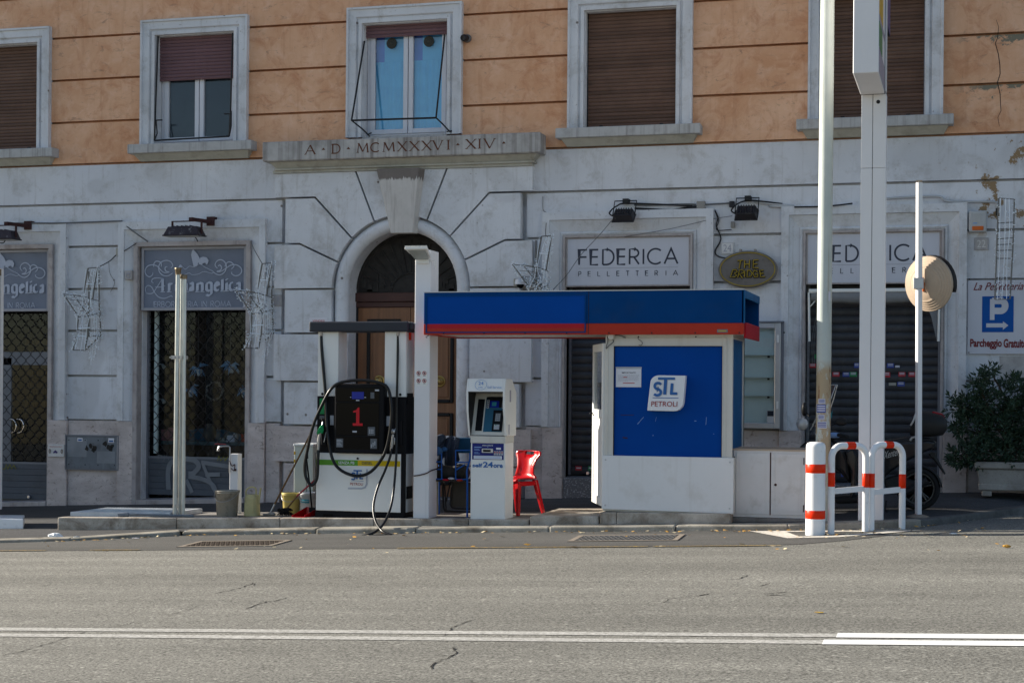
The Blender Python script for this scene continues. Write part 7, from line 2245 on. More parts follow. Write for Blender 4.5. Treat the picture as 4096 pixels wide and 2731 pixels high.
for sx in (-1, 1):
    for sy, zt2 in ((-1, .42), (1, .43)):
        s = MB(); x0_, y0_ = sx * .165, (-.16 if sy < 0 else .15); x1_, y1_ = sx * .215, (-.215 if sy < 0 else .26)
        k = .030
        bot = [(x1_ - k * .7, y1_ - k * .7, .002), (x1_ + k * .7, y1_ - k * .7, .002), (x1_ + k * .7, y1_ + k * .7, .002), (x1_ - k * .7, y1_ + k * .7, .002)]
        top = [(x0_ - k, y0_ - k, zt2), (x0_ + k, y0_ - k, zt2), (x0_ + k, y0_ + k, zt2), (x0_ - k, y0_ + k, zt2)]
        s.hexa(bot, top); s.xf(R); s.build('leg', M['red_plastic'], t, .01, 2)
s = MB(); s.box(-.19, .19, -.19, -.165, .36, .415); s.box(-.19, -.165, -.165, .16, .36, .415); s.box(.165, .19, -.165, .16, .36, .415); s.xf(R); s.build('apron', M['red_plastic'], t, .006)

# ------------------------------------------------------------------ kiosk
YK = -3.27
k0, k1 = X(1386, YK, 1100), X(1684, YK, 1100)
KD = YK + 1.02
zb_ = .222
kiosk = thing('kiosk', 'small white filling station kiosk with big blue window panels', 'kiosk', ((k0 + k1) / 2, YK, zb_))
zlow = Z(1535, 1048, YK); zt_ = Z(1535, 766, YK)
s = MB(); s.hexa([(k0 - .012, YK - .03, .243), (k1 + .006, YK - .03, .232), (k1 + .006, YK, .232), (k0 - .012, YK, .243)], [(k0 - .012, YK - .03, zlow), (k1 + .006, YK - .03, zlow), (k1 + .006, YK, zlow), (k0 - .012, YK, zlow)]); s.build('lower_panel', M['kiosk_white'], kiosk, .006, 2)
s = MB()
for bx in (k0 + .03, k1 - .035):
    for bz in (.29, zlow - .05): s.lathe([(.011, 0), (.008, .006)], (bx, YK - .030, bz), 8, (0, -1, 0))
s.build('bolt', M['alu'], kiosk)
s = MB(); s.box(k0, k1, YK, KD, zb_ - .0, zlow - .002); s.build('lower_body', M['cream_paint'], kiosk)
f0_, f1_ = X(1390, YK, 900), X(1682, YK, 900)
b0_2, b1_2 = X(1409, YK, 900), X(1659, YK, 900); zb1 = Z(1535, 794.5, YK)
s = MB()
s.box(f0_, b0_2, YK, YK + .07, zlow, zt_ + .02); s.box(b1_2, f1_, YK, YK + .07, zlow, zt_ + .02); s.box(b0_2, b1_2, YK + .002, YK + .07, zb1, zt_ + .02)
s.box(f0_ + .028, f0_ + .036, YK - .006, YK, zlow, zt_ - .04); s.box(b1_2 + .045, b1_2 + .053, YK - .006, YK, zlow, zt_ - .04); s.box(f0_ + .036, b1_2 + .045, YK - .006, YK + .002, zt_ - .055, zt_ - .047)
s.box(b0_2 - .008, b0_2, YK - .008, YK, zlow, zb1 + .008); s.box(b1_2, b1_2 + .008, YK - .008, YK, zlow, zb1 + .008); s.box(b0_2, b1_2, YK - .008, YK + .002, zb1, zb1 + .008)
s.box(f1_ - .07, f1_, YK + .07, KD, zt_ - .06, zt_ + .02); s.box(f1_ - .07, f1_, KD - .09, KD, zlow, zt_ - .06)
s.box(f0_, f0_ + .07, KD - .07, KD, zlow, zt_ + .02); s.box(f0_, f1_, KD - .06, KD - .001, zlow, zt_)
s.build('frame', M['cream_paint'], kiosk, .003)
s = MB(); s.box(b0_2 + .001, b1_2 - .001, YK + .02, YK + .03, zlow, zb1); bp = s.build('blue_panel', M['blue'], kiosk)
s = MB(); s.box(b0_2, b0_2 + .008, YK + .004, YK + .02, zlow, zb1); s.box(b1_2 - .008, b1_2, YK + .004, YK + .02, zlow, zb1); s.box(b0_2 + .008, b1_2 - .008, YK + .004, YK + .02, zb1 - .008, zb1); s.build('gasket', M['gasket'], kiosk)
s = MB(); s.box(f1_ - .03, f1_ - .015, YK + .07, KD - .09, zlow + .02, zt_ - .06); s.build('side_panel', M['blue_side'], kiosk)
s = MB(); s.box(f0_ + .01, f1_ - .01, YK + .01, KD - .01, zt_ - .02, zt_ + .02); s.build('ceiling', M['cream_paint'], kiosk)
# scratches and marks on the blue panel
s = MB(); q4 = lambda zx, zy: PX(1320.7 + zx / 3.034, 746.5 + zy / 3.034, YK + .018)
pen = Pen(YK + .0185)
for a, b, w_ in (((435, 690), (478, 640), .006), ((560, 672), (568, 640), .003), ((912, 695), (916, 640), .005), ((832, 667), (846, 667), .008), ((540, 768), (548, 768), .008), ((964, 757), (970, 757), .006)): pen.line([q4(*a), q4(*b)], w_)
pen.build('scratch', M['ink_ltblue'], bp)
pen = Pen(YK + .0185)
for a, b, w_ in (((302, 441), (322, 441), .008), ((318, 626), (410, 626), .006), ((332, 782), (366, 787), .014)): pen.line([q4(*a), q4(*b)], w_)
pen.build('stain', M['rust'], bp)
# company plaque
q6 = lambda zx, zy, y: PX((2400 + zx / 5.88) / K, (1440 + zy / 5.88) / K, y)
yp = YK - .09
pq = [(2010, 365), (1390, 355)] + [(1390 - 205 * math.sin(a), 530 - 175 * math.cos(a)) for a in [k * .26 for k in range(1, 6)]] + [(1183, 540), (1110, 1185), (1740, 1200)] + [(1740 + 210 * math.sin(a), 1000 + 200 * math.cos(a)) for a in [k * .26 for k in range(1, 6)]] + [(1955, 1000)]
s = MB(); s.prism([q6(*p, yp) for p in pq], yp, YK + .019); pl_ = s.build('company_plaque', M['logo_white'], kiosk, .004)
x0, x1 = q6(1240, 880, yp)[0], q6(1860, 880, yp)[0]
stl(pl_, x0 - .0, x1, q6(1540, 1098, yp)[1], q6(1540, 405, yp)[1], yp - .003)
# notice
y = YK + .017
a, b = q6(372, 632, y), q6(972, 160, y)
t = thing('paper_notice', 'white printed paper notice taped on the blue kiosk window', 'notice', (a[0], y, a[1]))
s = MB(); zc = q6(680, 205, y)[1]; s.box(a[0], b[0], y, y + .002, a[1], zc); s.build('sheet', M['paper'], t)
s = MB(); s.box(a[0] - .003, b[0] + .005, y - .001, y + .002, zc + .0005, b[1]); s.build('tape', M['grey_print'], t)
text('IMPORTANTE', q6(515, 300, y)[0], q6(840, 300, y)[0], q6(680, 315, y)[1], q6(680, 278, y)[1], y - .002, M['ink_grey'], 'lettering', t, .004)
s = MB()
for k in range(8):
    zy = 350 + k * 21; x0, x1 = q6(430, zy, y)[0], q6(920 - (250 if k == 7 else 0), zy, y)[0]; zz = q6(680, zy, y)[1]; x = x0
    while x < x1 - .01:
        w_ = rnd(.008, .024); s.box(x, min(x + w_, x1), y - .002, y, zz - .0014, zz + .0014); x += w_ + .006
s.build('small_print', M['ink_soft'], t)
s = MB()
for zx0, zx1, zy in ((548, 640, 402), (540, 815, 538)): zz = q6(680, zy, y)[1]; s.box(q6(zx0, zy, y)[0], q6(zx1, zy, y)[0], y - .003, y - .001, zz - .004, zz + .004)
s.build('red_print', M['ink_red'], t)
# open door, hinged on the front corner
dr = thing('kiosk_door_rig', None, None)
bpy.data.objects.remove(dr)
th = math.radians(21.5)
hx, hy = k0 + .0, YK + .035
Rd = Matrix.Translation((hx, hy, 0)) @ Matrix.Rotation(th, 4, 'Z')
zd0, zd1 = Z(1378, 1160, YK + .2), Z(1378, 789, YK + .2)
s = MB(); LN = .80
# leaf runs along +y from the hinge, faces -x
s.box(-.025, .015, .0, .09, zd0, zd1); s.box(-.025, .015, LN - .09, LN, zd0, zd1); s.box(-.025, .015, .09, LN - .09, zd0, zd0 + .10); s.box(-.025, .015, .09, LN - .09, zd1 - .09, zd1); s.box(-.025, .015, .09, LN - .09, zd0 + 1.02, zd0 + 1.12)
s.box(-.012, .006, .09, LN - .09, zd0 + .10, zd0 + 1.02)
s.xf(Rd); door = s.build('door', M['white_paint'], kiosk, .004)
s = MB(); s.box(-.006, .0, .09, LN - .09, zd0 + 1.12, zd1 - .09); s.xf(Rd); s.build('pane', M['pane'], door)
s = MB(); s.tube([Rd @ Vector((-.025, LN - .045, zd0 + 1.07)), Rd @ Vector((-.06, LN - .045, zd0 + 1.07)), Rd @ Vector((-.065, LN - .16, zd0 + 1.065))], .010, 7); s.build('handle', M['black_plastic'], door)
# loose wires and small cap at the top of the kiosk
q4y = lambda zx, zy: P3(1320.7 + zx / 3.034, 746.5 + zy / 3.034, YK - .02)
s = MB(); s.lathe([(.036, 0), (.04, .03), (.03, .045)], q4y(255, 80), 14, (0, -1, 0)); s.build('junction_cap', M['cream_paint'], kiosk)
s = MB(); s.tube(spline([q4y(258, 95), q4y(268, 115), q4y(240, 140), q4y(215, 165)], 4), .006, 5); s.tube(spline([q4y(225, 80), q4y(228, 110), q4y(215, 160)], 4), .005, 5); s.tube(spline([q4y(280, 70), q4y(320, 74), q4y(352, 88)], 4), .007, 5); s.tube(spline([q4y(442, 80), q4y(440, 95), q4y(468, 120), q4y(462, 140), q4y(444, 138)], 4), .004, 5)
s.build('loose_wire', M['cable_grey'], kiosk)
s = MB(); s.lathe([(.009, 0), (.008, .006)], q4y(842, 82), 8, (0, -1, 0)); s.lathe([(.009, 0), (.008, .006)], q4y(442, 82), 8, (0, -1, 0)); s.build('screw', M['black_iron'], kiosk)

# ------------------------------------------------------------------ canopy
YC = -3.38; CD = 1.38
cx0, cx1 = X(973.5, YC, 720), X(1708.5, YC, 720)
zt1, zb1 = Z(1500, 667.5, YC), Z(1500, 768, YC); zr0 = Z(1500, 742.2, YC)
p1_ = X(1352, YC, 720)
can = thing('canopy', 'long blue and red canopy over the pump station and kiosk', 'canopy', ((cx0 + cx1) / 2, YC, zb1))
s = MB(); s.box(cx0, cx1, YC, YC + .06, zr0, zt1); s.box(cx0, cx1, YC + CD - .06, YC + CD, zr0, zt1); s.box(cx0, cx0 + .05, YC + .06, YC + CD - .06, zr0, zt1)
s.build('fascia', M['blue_canopy'], can, .004)
s = MB(); s.box(cx0, cx1, YC - .001, YC + .06, zb1, zr0 - .001); s.box(cx0, cx1, YC + CD - .06, YC + CD, zb1, zr0 - .001); s.box(cx0, cx0 + .05, YC + .06, YC + CD - .06, zb1, zr0 - .001)
s.build('red_band', M['red_band'], can, .003)
s = MB(); s.box(p1_ - .003, p1_ + .003, YC - .0025, YC, zb1, zt1)
for q in range(9): s.lathe([(.010, 0), (.008, .005)], (cx0 + .25 + q * .5, YC - .001, zb1 + .018), 8, (0, -1, 0))
s.build('seam', M['black_iron'], can)
# recessed right end
s = MB(); s.box(cx1 - .02, cx1 + .006, YC + .0, YC + CD, zt1 - .085, zt1 + .001); s.box(cx1 - .02, cx1 + .006, YC, YC + .07, zr0, zt1 - .085); s.box(cx1 - .20, cx1 - .18, YC + .07, YC + CD - .03, zr0, zt1 - .085); s.build('end_frame', M['blue_side'], can)
s = MB(); s.box(cx1 - .02, cx1 + .004, YC + .16, YC + CD + .02, zb1 - .035, zr0 + .012); s.build('end_band', M['crimson'], can, .003)
s = MB(); s.box(cx0 + .0, cx1 - .0, YC + .061, YC + CD - .061, zt1 - .02, zt1 - .004); s.box(cx0 - .004, cx1 + .008, YC - .006, YC + .02, zt1 + .001, zt1 + .012); s.box(cx0 - .004, cx1 + .008, YC + CD - .03, YC + CD, zt1 + .001, zt1 + .012); s.build('roof_sheet', M['alu'], can)
s = MB(); s.box(cx0 + .06, cx1 - .03, YC + .08, YC + CD - .08, zb1 + .012, zb1 + .03); s.build('soffit', M['cream_paint'], can)
# framed panel at the left end of the front
p0, p1 = X(981, YC, 720), X(1346, YC, 720)
zf0, zf1 = zb1 + .033, zt1 - .045
s = MB(); s.ring(p0 - .012, p1, zf0 - .012, zf1 + .012, .014, YC - .014, YC - .0015); s.build('panel_rim', M['blue_canopy'], can)
zc_ = Z(1200, 743.5, YC); zc2 = Z(1200, 754, YC)
s = MB(); s.box(p0 + .002, p1 - .014, YC - .006, YC - .001, zc_, zf1); s.build('blue_panel', M['blue_bright'], can)
s = MB(); s.box(p0 + .002, p1 - .014, YC - .006, YC - .0012, zc2, zc_ - .0005); s.build('crimson_stripe', M['crimson'], can)
s = MB(); s.box(p0 + .002, p1 - .014, YC - .005, YC - .0014, zf0 + .002, zc2 - .0005); s.build('lower_rim', M['red_band'], can)
x_, z_ = PX(1205.9 + 1547 / 3.413, 401.9 + 1222 / 3.413, YC - .004)
s = MB(); s.box(x_ - .06, x_ + .06, YC - .004, YC - .001, z_ - .018, z_ + .018); sl_ = s.build('maker_plate', M['panel_grey'], can)
s = MB(); s.box(x_ - .045, x_ + .045, YC - .006, YC - .004, z_ - .006, z_ + .006); s.build('print', M['totem_yellow'], sl_)
s = MB(); s.tube([P3(985, 770, YC + .03), P3(978, 774, YC + .02), P3(981, 776, YC + .02)], .005, 5); s.build('hook', M['black_iron'], can)

# ------------------------------------------------------------------ low cabinet right of the kiosk
y = -3.10
a, b = X(1684, y, 1100), X(1853, y, 1100); zb_, zt_ = Z(1740, 1187.5, y), Z(1740, 1034, y)
s = MB(); s.hexa([(a - .02, y - .03, zr(a) - .05), (b + .03, y - .03, zr(b) - .05), (b + .03, y + .75, zr(b) - .05), (a - .02, y + .75, zr(a) - .05)], [(a - .02, y - .03, zb_ - .004), (b + .03, y - .03, zb_ - .001), (b + .03, y + .75, zb_ - .001), (a - .02, y + .75, zb_ - .004)])
tag(s.build('cabinet_base', M['island_top'], bevel=.01, loc=(a, y, zb_ - .15)), 'rough dark stone base under the white cabinet', 'base')
t = thing('utility_cabinet', 'low white two door utility cabinet between kiosk and bollard', 'cabinet', ((a + b) / 2, y, zb_))
s = MB(); s.box(a, b, y, y + .72, zb_, zt_); s.build('body', M['kiosk_cab'], t, .004)
s = MB(); s.box(a - .012, b + .012, y - .012, y + .74, zt_, zt_ + .016); s.build('top', M['mirror_back'], t)
xm = X(1320.7 + 1362 / 3.034, y, 1100)
s = MB(); s.box(xm - .006, xm + .006, y - .004, y, zb_ + .03, zt_ - .02); s.build('door_gap', M['rust'], t)
for u0, u1, in ((a + .035, xm - .008), (xm + .008, b - .02)):
    s = MB(); s.box(u0, u1, y - .012, y - .0005, zb_ + .035, zt_ - .03); d_ = s.build('door', M['kiosk_cab'], t, .003)
    s = MB(); s.ring(u0 + .04, u1 - .04, zb_ + .075, zt_ - .075, .008, y - .017, y - .012); s.build('bead', M['kiosk_cab'], d_)
    for zz in (.15, .85):
        s = MB(); hx_ = a + .012 if u0 < xm - .1 else u1 - .012; s.tube([(hx_, y - .012, zb_ + (zt_ - zb_) * zz - .04), (hx_, y - .012, zb_ + (zt_ - zb_) * zz + .04)], .007, 6); s.build('hinge', M['rust'], d_)
s = MB(); s.lathe([(.016, 0), (.012, .01)], P3(1320.7 + 1397 / 3.034, 746.5 + 1111 / 3.034, y - .012), 10, (0, -1, 0)); s.build('keyhole', M['rust'], t)


# ------------------------------------------------------------------ bollard and hoops
x_, y_ = 4.545, -4.17
zb_ = zr(x_) - .01; zt_ = Z(1868, 1014, y_); H = zt_ - zb_; r = .103
t = thing('bollard', 'thick white bollard with two orange red bands at the road edge', 'bollard', (x_, y_, zb_))
s = MB(); s.lathe([(r, 0), (r, H * .94), (r * .97, H * .965), (r * .86, H * .985), (r * .6, H * .996), (.002, H)], (x_, y_, zb_), 32); s.build('post', M['white_bollard'], t)
for d0, d1 in ((1086.6, 1066), (1192, 1172.5)):
    a, b = Z(1868, d0, y_ - .1), Z(1868, d1, y_ - .1); s = MB(); s.lathe([(r + .0005, 0), (r + .0015, .001), (r + .0015, b - a - .001), (r + .0005, b - a)], (x_, y_, a), 32); s.build('band', M['red_refl'], t)


def hoop(a, b, label, ztop, rc=.13):
    """Tube hoop between two ground points (x, y)."""
    A_, B_ = Vector((*a, 0)), Vector((*b, 0)); d = (B_ - A_).normalized(); L = (B_ - A_).length
    zA, zB = zr(a[0]) - .01, zr(b[0]) - .01; r = .036
    t = thing('hoop_barrier', label, 'barrier', ((a[0] + b[0]) / 2, (a[1] + b[1]) / 2, zA), group='white hoop barriers beside the bollard')
    zt_ = ztop - r
    path = [(0, zA), (0, zt_ - rc)] + [(rc - rc * math.cos(q), zt_ - rc + rc * math.sin(q)) for q in [math.pi / 2 * k / 7 for k in range(1, 8)]]
    right = [(L - u, (z if z > 0.4 else zB)) for u, z in path[::-1]]
    pts = [A_ + d * u + Vector((0, 0, z)) for u, z in path] + [A_ + d * u + Vector((0, 0, z)) for u, z in right]
    s = MB(); s.tube(pts, r, 16); s.build('tube', M['white_bollard'], t)
    zm0, zm1 = Z(1900, 1134, a[1]), Z(1900, 1121, a[1])
    s = MB(); n = Vector((-d.y, d.x, 0)) * .009; p, q = A_ + d * .03, B_ - d * .03
    s.hexa([(p - n) + Vector((0, 0, zm0)), (q - n) + Vector((0, 0, zm0 + .02)), (q + n) + Vector((0, 0, zm0 + .02)), (p + n) + Vector((0, 0, zm0))], [(p - n) + Vector((0, 0, zm1)), (q - n) + Vector((0, 0, zm1 + .02)), (q + n) + Vector((0, 0, zm1 + .02)), (p + n) + Vector((0, 0, zm1))])
    s.build('cross_bar', M['white_post'], t)
    for P_, zz in ((A_, 0), (B_, .0)):
        z0, z1 = Z(1905, 1119, P_.y), Z(1905, 1087, P_.y); s = MB(); s.lathe([(r + .0006, 0), (r + .0016, .001), (r + .0016, z1 - z0), (r + .0006, z1 - z0 + .001)], (P_.x, P_.y, z0 + .01), 16); s.build('band', M['red_refl'], t)
    m0, m1 = A_ + d * (L * .42) + Vector((0, 0, zt_)), A_ + d * (L * .66) + Vector((0, 0, zt_)); s = MB(); s.tube([m0, m1], r + .0015, 16); s.build('band', M['red_refl'], t)


zt_ = Z(1945, 1015.5, -3.96)
hoop((4.705, -4.10), (5.045, -3.80), 'left white hoop barrier right beside the thick bollard', zt_)
hoop((5.10, -3.74), (5.415, -3.44), 'right white hoop barrier in front of the totem column', zt_ + .005)

# ------------------------------------------------------------------ street lamp post
y_ = -3.05
x0, x1 = X(1889.5, y_, 1100), X(1901, y_, 5); zb_ = pz(x0, y_)
t = thing('street_lamp', 'weathered pale green street lamp post with torn stickers behind the bollard', 'lamp post', (x0, y_, zb_))
s = MB(); s.tube([(x0, y_, zb_ - .02), (x0 + (x1 - x0) * .5, y_, 3.4), (x1, y_, 6.6), (x1, y_, 9.5)], [.084, .081, .077, .072], 24); s.build('post', M['pole'], t)
s = MB(); s.tube(spline([(x1, y_, 9.5), (x1, y_ - .1, 10.0), (x1, y_ - .6, 10.4), (x1, y_ - 1.5, 10.5)], 5), .045, 10); s.build('arm', M['pole'], t)
s = MB(); s.hexa([(x1 - .14, y_ - 2.1, 10.42), (x1 + .14, y_ - 2.1, 10.42), (x1 + .14, y_ - 1.4, 10.45), (x1 - .14, y_ - 1.4, 10.45)], [(x1 - .1, y_ - 2.05, 10.55), (x1 + .1, y_ - 2.05, 10.55), (x1 + .1, y_ - 1.4, 10.58), (x1 - .1, y_ - 1.4, 10.58)]); s.build('lamp_head', M['alu'], t, .02)
S5 = lambda zx, zy: (1780.1 + zx * .23802, 832.6 + zy * .23802)
for (a, b, c, d, m) in ((415, 482, 348, 395, 'sticker_w'), (398, 488, 402, 482, 'sticker_b'), (412, 476, 500, 550, 'sticker_w'), (406, 497, 565, 632, 'sticker_w')):
    s = MB(); rr = .0845; cxp = x0 + .003; v = []
    n = 6
    for zy in (d, c):
        zz = PX(*S5((a + b) / 2, zy), y_)[1]
        for i in range(n + 1):
            xx = X(S5(a + (b - a) * i / n, 0)[0], y_ - .08, 1000); u = max(-.97, min(.97, (xx - cxp) / .084)); v.append((cxp + rr * u, y_ - rr * math.sqrt(1 - u * u), zz))
    s.add(v, [(i, i + 1, n + 2 + i, n + 1 + i) for i in range(n)], True); st_ = s.build('sticker', M[m], t)
    s = MB(); v = []; f = []
    for q in (.18, .45, .72):
        k0_ = len(v)
        for zq in (q, q + .14):
            zz = PX(*S5((a + b) / 2, d + (c - d) * zq), y_)[1]
            for i in range(n + 1):
                xx = X(S5(a + 6 + (b - a - 12) * i / n, 0)[0], y_ - .08, 1000); u = max(-.97, min(.97, (xx - cxp) / .084)); v.append((cxp + (rr + .0012) * u, y_ - (rr + .0012) * math.sqrt(1 - u * u), zz))
        f += [(k0_ + i, k0_ + i + 1, k0_ + n + 2 + i, k0_ + n + 1 + i) for i in range(n)]
    s.add(v, f, True); s.build('print', M['sticker_b'] if m == 'sticker_w' else M['sticker_w'], st_)
s = MB(); a = P3(1722.7 + 672 / 3.7372, 401.9 + 1000 / 3.7372, y_ - .085); b = P3(1722.7 + 672 / 3.7372, 401.9 + 1080 / 3.7372, y_ - .085); s.hexa([(a[0] - .04, -3.128, b[2]), (a[0] + .022, -3.108, b[2]), (a[0] + .022, -3.105, b[2]), (a[0] - .04, -3.12, b[2])], [(a[0] - .04, -3.128, a[2]), (a[0] + .022, -3.108, a[2]), (a[0] + .022, -3.105, a[2]), (a[0] - .04, -3.12, a[2])]); s.build('sticker', M['sticker_w'], t)

# ------------------------------------------------------------------ totem
yf = -3.15
xa, xm, xb = X(1971.5, yf, 1100), X(1998, yf, 1100), X(2029, yf, 1100); zb_ = pz(5.0, yf) - .02
zq = Z(2003, 217, yf)
lo, hi = -6.0, -3.2
for _ in range(40):
    m_ = (lo + hi) / 2
    if Z(1988, 168, m_) > zq: hi = m_
    else: lo = m_
yF = lo
t = thing('totem_sign', 'white petrol station totem with double column and overhanging sign box', 'totem sign', ((xa + xb) / 2, yf, zb_))
for a, b in ((xa, xm - .003), (xm + .003, xb)):
    for z0, z1 in ((zb_, Z(2000, 386, yf) - .003), (Z(2000, 386, yf), zq - .002)):
        s = MB(); s.box(a, b, yf, yf + .17, z0, z1); s.build('column_panel', M['white_post'], t, .004)
s = MB(); s.box(xa + .02, xb - .02, yf + .02, yf + .15, zb_, zq + 3.0); s.build('core', M['cable_grey'], t)
s = MB(); s.box(xa + .01, xb - .004, yf + .001, yf + .17, zq + .03, 9.2); s.build('upper_column', M['white_post'], t)
fa, fb = X(1959.5, yF, 100), X(2018.5, yF, 100)
s = MB(); s.box(fa, fb, yF, yf, zq, 9.2); s.build('sign_box', M['white_post'], t, .006)
s = MB(); s.lathe([(.022, 0), (.018, .004)], P3(1722.7 + 1058 / 3.593, 842 / 3.593, yf - .001), 12, (0, -1, 0)); s.build('hole', M['black_iron'], t)
ZR = lambda zy: PX((3300 + 690 / 3.135) / K, zy / 3.135 / K, yF + .3)[1]
for z0, z1, y0, y1, m in ((ZR(235), 9.0, yF + .05, yF + .75, 'totem_yellow'), (ZR(640), ZR(330), yF + .05, yF + .65, 'totem_green'), (zq + .02, ZR(660), yF + .05, yf - .06, 'totem_lilac'), (ZR(322), ZR(245), yF + .05, yf - .06, 'totem_lilac')):
    s = MB(); s.box(fb, fb + .004, y0, y1, z0, z1); s.build('sign_panel', M[m], t)
s = MB(); s.box(fb, fb + .006, yf - .05, yf - .01, zq, 9.2); s.build('sign_rail', M['alu_dark'], t)
zw2 = Z(2049, 84, -1.9)
s = MB(); s.box(xb - .16, xb - .03, yf + .20, -1.9, zw2, 9.2); s.build('rear_wing', M['black_plastic'], t)
s = MB(); s.box(xb - .03, xb - .024, yf + .20, -1.9, zw2 + .005, 9.2); wg = s.build('purple_panel', M['totem_purple'], t)
s = MB(); s.add([(xb - .0235, -2.15, zw2 + .95), (xb - .0235, -2.02, zw2 + .5), (xb - .0235, -1.98, zw2 + .55), (xb - .0235, -2.0, zw2 + 1.0)], [(0, 1, 2, 3)]); s.build('pale_mark', M['totem_lilac'], wg)

# ------------------------------------------------------------------ traffic mirror on its thin post
y_ = -2.78
x_ = X(2110, y_, 1100); zb_ = pz(x_, y_); x1 = X(2110.8, y_, 500)
t = thing('mirror_post', 'thin square white post carrying a round traffic mirror seen from behind', 'traffic mirror', (x_, y_, zb_))
s = MB(); h_ = .031; zt_ = Z(2110, 419, y_)
q = [(h_ * 1.3 * math.cos(math.radians(a)), h_ * 1.3 * math.sin(math.radians(a))) for a in (258, 348, 78, 168)]
s.hexa([(x_ + u, y_ + v, zb_ - .02) for u, v in q], [(x1 + u, y_ + v, zt_) for u, v in q]); s.build('post', M['white_post'], t, .004)
s = MB(); s.box(x1 - h_ - .002, x1 + h_ + .002, y_ - h_ - .002, y_ + h_ + .002, zt_, zt_ + .02); s.build('cap', M['mirror_back'], t)
s = MB(); s.lathe([(.13, 0), (.11, .015), (.05, .03), (.045, .032)], (x_, y_, pz(x_, y_) - .004), 16); s.build('foot', M['hatch_frame'], t)
c_ = Vector(P3(2128, 652.5, y_ + .10)); nrm = Vector((-.56, -.82, -.10)).normalized()
rr = .315
s = MB(); prof = [(rr, -.01), (rr * 1.0, .015)]
for k in range(5): q = 1 - .085 * k; prof += [(rr * q, .018 + .016 * k), (rr * (q - .03), .026 + .016 * k), (rr * (q - .055), .022 + .016 * k)]
prof += [(rr * .55, .098), (rr * .25, .108), (.002, .11)]
s.lathe(prof, c_ - nrm * .05, 40, nrm); s.build('mirror_back', M['mirror_back'], t)
s = MB(); u = Vector((0, 0, 1)).cross(nrm).normalized(); w = nrm.cross(u); v = []; n = 18
for k in range(n + 1):
    a = math.radians(-20 + 200 * k / n); d = u * math.cos(a) + w * math.sin(a)
    v += [c_ - nrm * .06 + d * (rr + .004), c_ - nrm * .12 + d * (rr + .010)]
s.add(v, [(2 * k, 2 * k + 2, 2 * k + 3, 2 * k + 1) for k in range(n)], True); vz = s.build('visor', M['visor'], t)
md = vz.modifiers.new('thickness', 'SOLIDIFY'); md.thickness = .004
s = MB(); zc = c_.z + .0; s.box(x1 - h_ - .022, x1 + h_ + .026, y_ - h_ - .008, y_ + h_ + .008, zc - .06, zc + .065); s.build('clamp', M['alu'], t, .004)
s = MB(); s.tube([(x1 + .04, y_ + .01, zc + .01), c_ + nrm * .05 + Vector((0, 0, .0))], .020, 8); s.tube([c_ + nrm * .055 + Vector((0, 0, .08)), c_ + nrm * .055 + Vector((0, 0, -.08))], .016, 6); s.build('bracket', M['orange_plastic'], t)

# ------------------------------------------------------------------ scooter
ys = -2.12
S = lambda zx, zy, y=ys: P3(*S5(zx, zy), y)
rw = S(1382, 1213); zgr = pz(rw[0], ys); RW = rw[2] - zgr
t = thing('scooter', 'black parked scooter with tall windshield and top box behind the hoop barriers', 'scooter', (rw[0], ys, zgr))
def wheel(cx, cz, R_, y):
    s = MB(); w_ = .055
    s.lathe([(R_ * .76, -w_), (R_ * .90, -w_ * 1.05), (R_ * .98, -w_ * .6), (R_, 0), (R_ * .98, w_ * .6), (R_ * .90, w_ * 1.05), (R_ * .76, w_), (R_ * .74, 0), (R_ * .76, -w_)], (cx, y, cz), 36, (0, -1, 0)); wh = s.build('tyre', M['tyre'], t)
    s = MB(); s.lathe([(R_ * .66, -.035), (R_ * .765, -.04), (R_ * .765, .04), (R_ * .66, .035), (R_ * .66, -.035)], (cx, y, cz), 32, (0, -1, 0))
    for k in range(5):
        a = k * 1.2566 + .4; s.tube([(cx + .05 * math.cos(a), y, cz + .05 * math.sin(a)), (cx + R_ * .7 * math.cos(a - .12), y, cz + R_ * .7 * math.sin(a - .12))], .014, 6); s.tube([(cx + .05 * math.cos(a), y, cz + .05 * math.sin(a)), (cx + R_ * .7 * math.cos(a + .12), y, cz + R_ * .7 * math.sin(a + .12))], .014, 6)
    s.lathe([(.06, -.05), (.06, .05)], (cx, y, cz), 16, (0, -1, 0)); s.build('rim', M['rim'], wh)
wheel(rw[0], zgr + RW, RW, ys)
fwx = rw[0] - 1.36; wheel(fwx, pz(fwx, ys) + RW, RW, ys)


def body(name, poly, w0, w1_, m, par=None, bev=.03):
    """Body panel: side outline in the scooter's own plane, wider at the bottom or top."""
    s = MB(); P_ = [S(*p) for p in poly]; xs_ = [(p[0], p[2]) for p in P_]
    zmin, zmax = min(z for x, z in xs_), max(z for x, z in xs_)
    hw = lambda z: (w0 + (w1_ - w0) * (z - zmin) / (zmax - zmin)) / 2
    n = len(xs_); v = [(x, ys - hw(z), z) for x, z in xs_] + [(x, ys + hw(z), z) for x, z in xs_]
    s.add(v, [tuple(range(n)), tuple(range(2 * n - 1, n - 1, -1))] + [(i, i + n, (i + 1) % n + n, (i + 1) % n) for i in range(n)])
    return s.build(name, M[m], par or t, bev, 3)


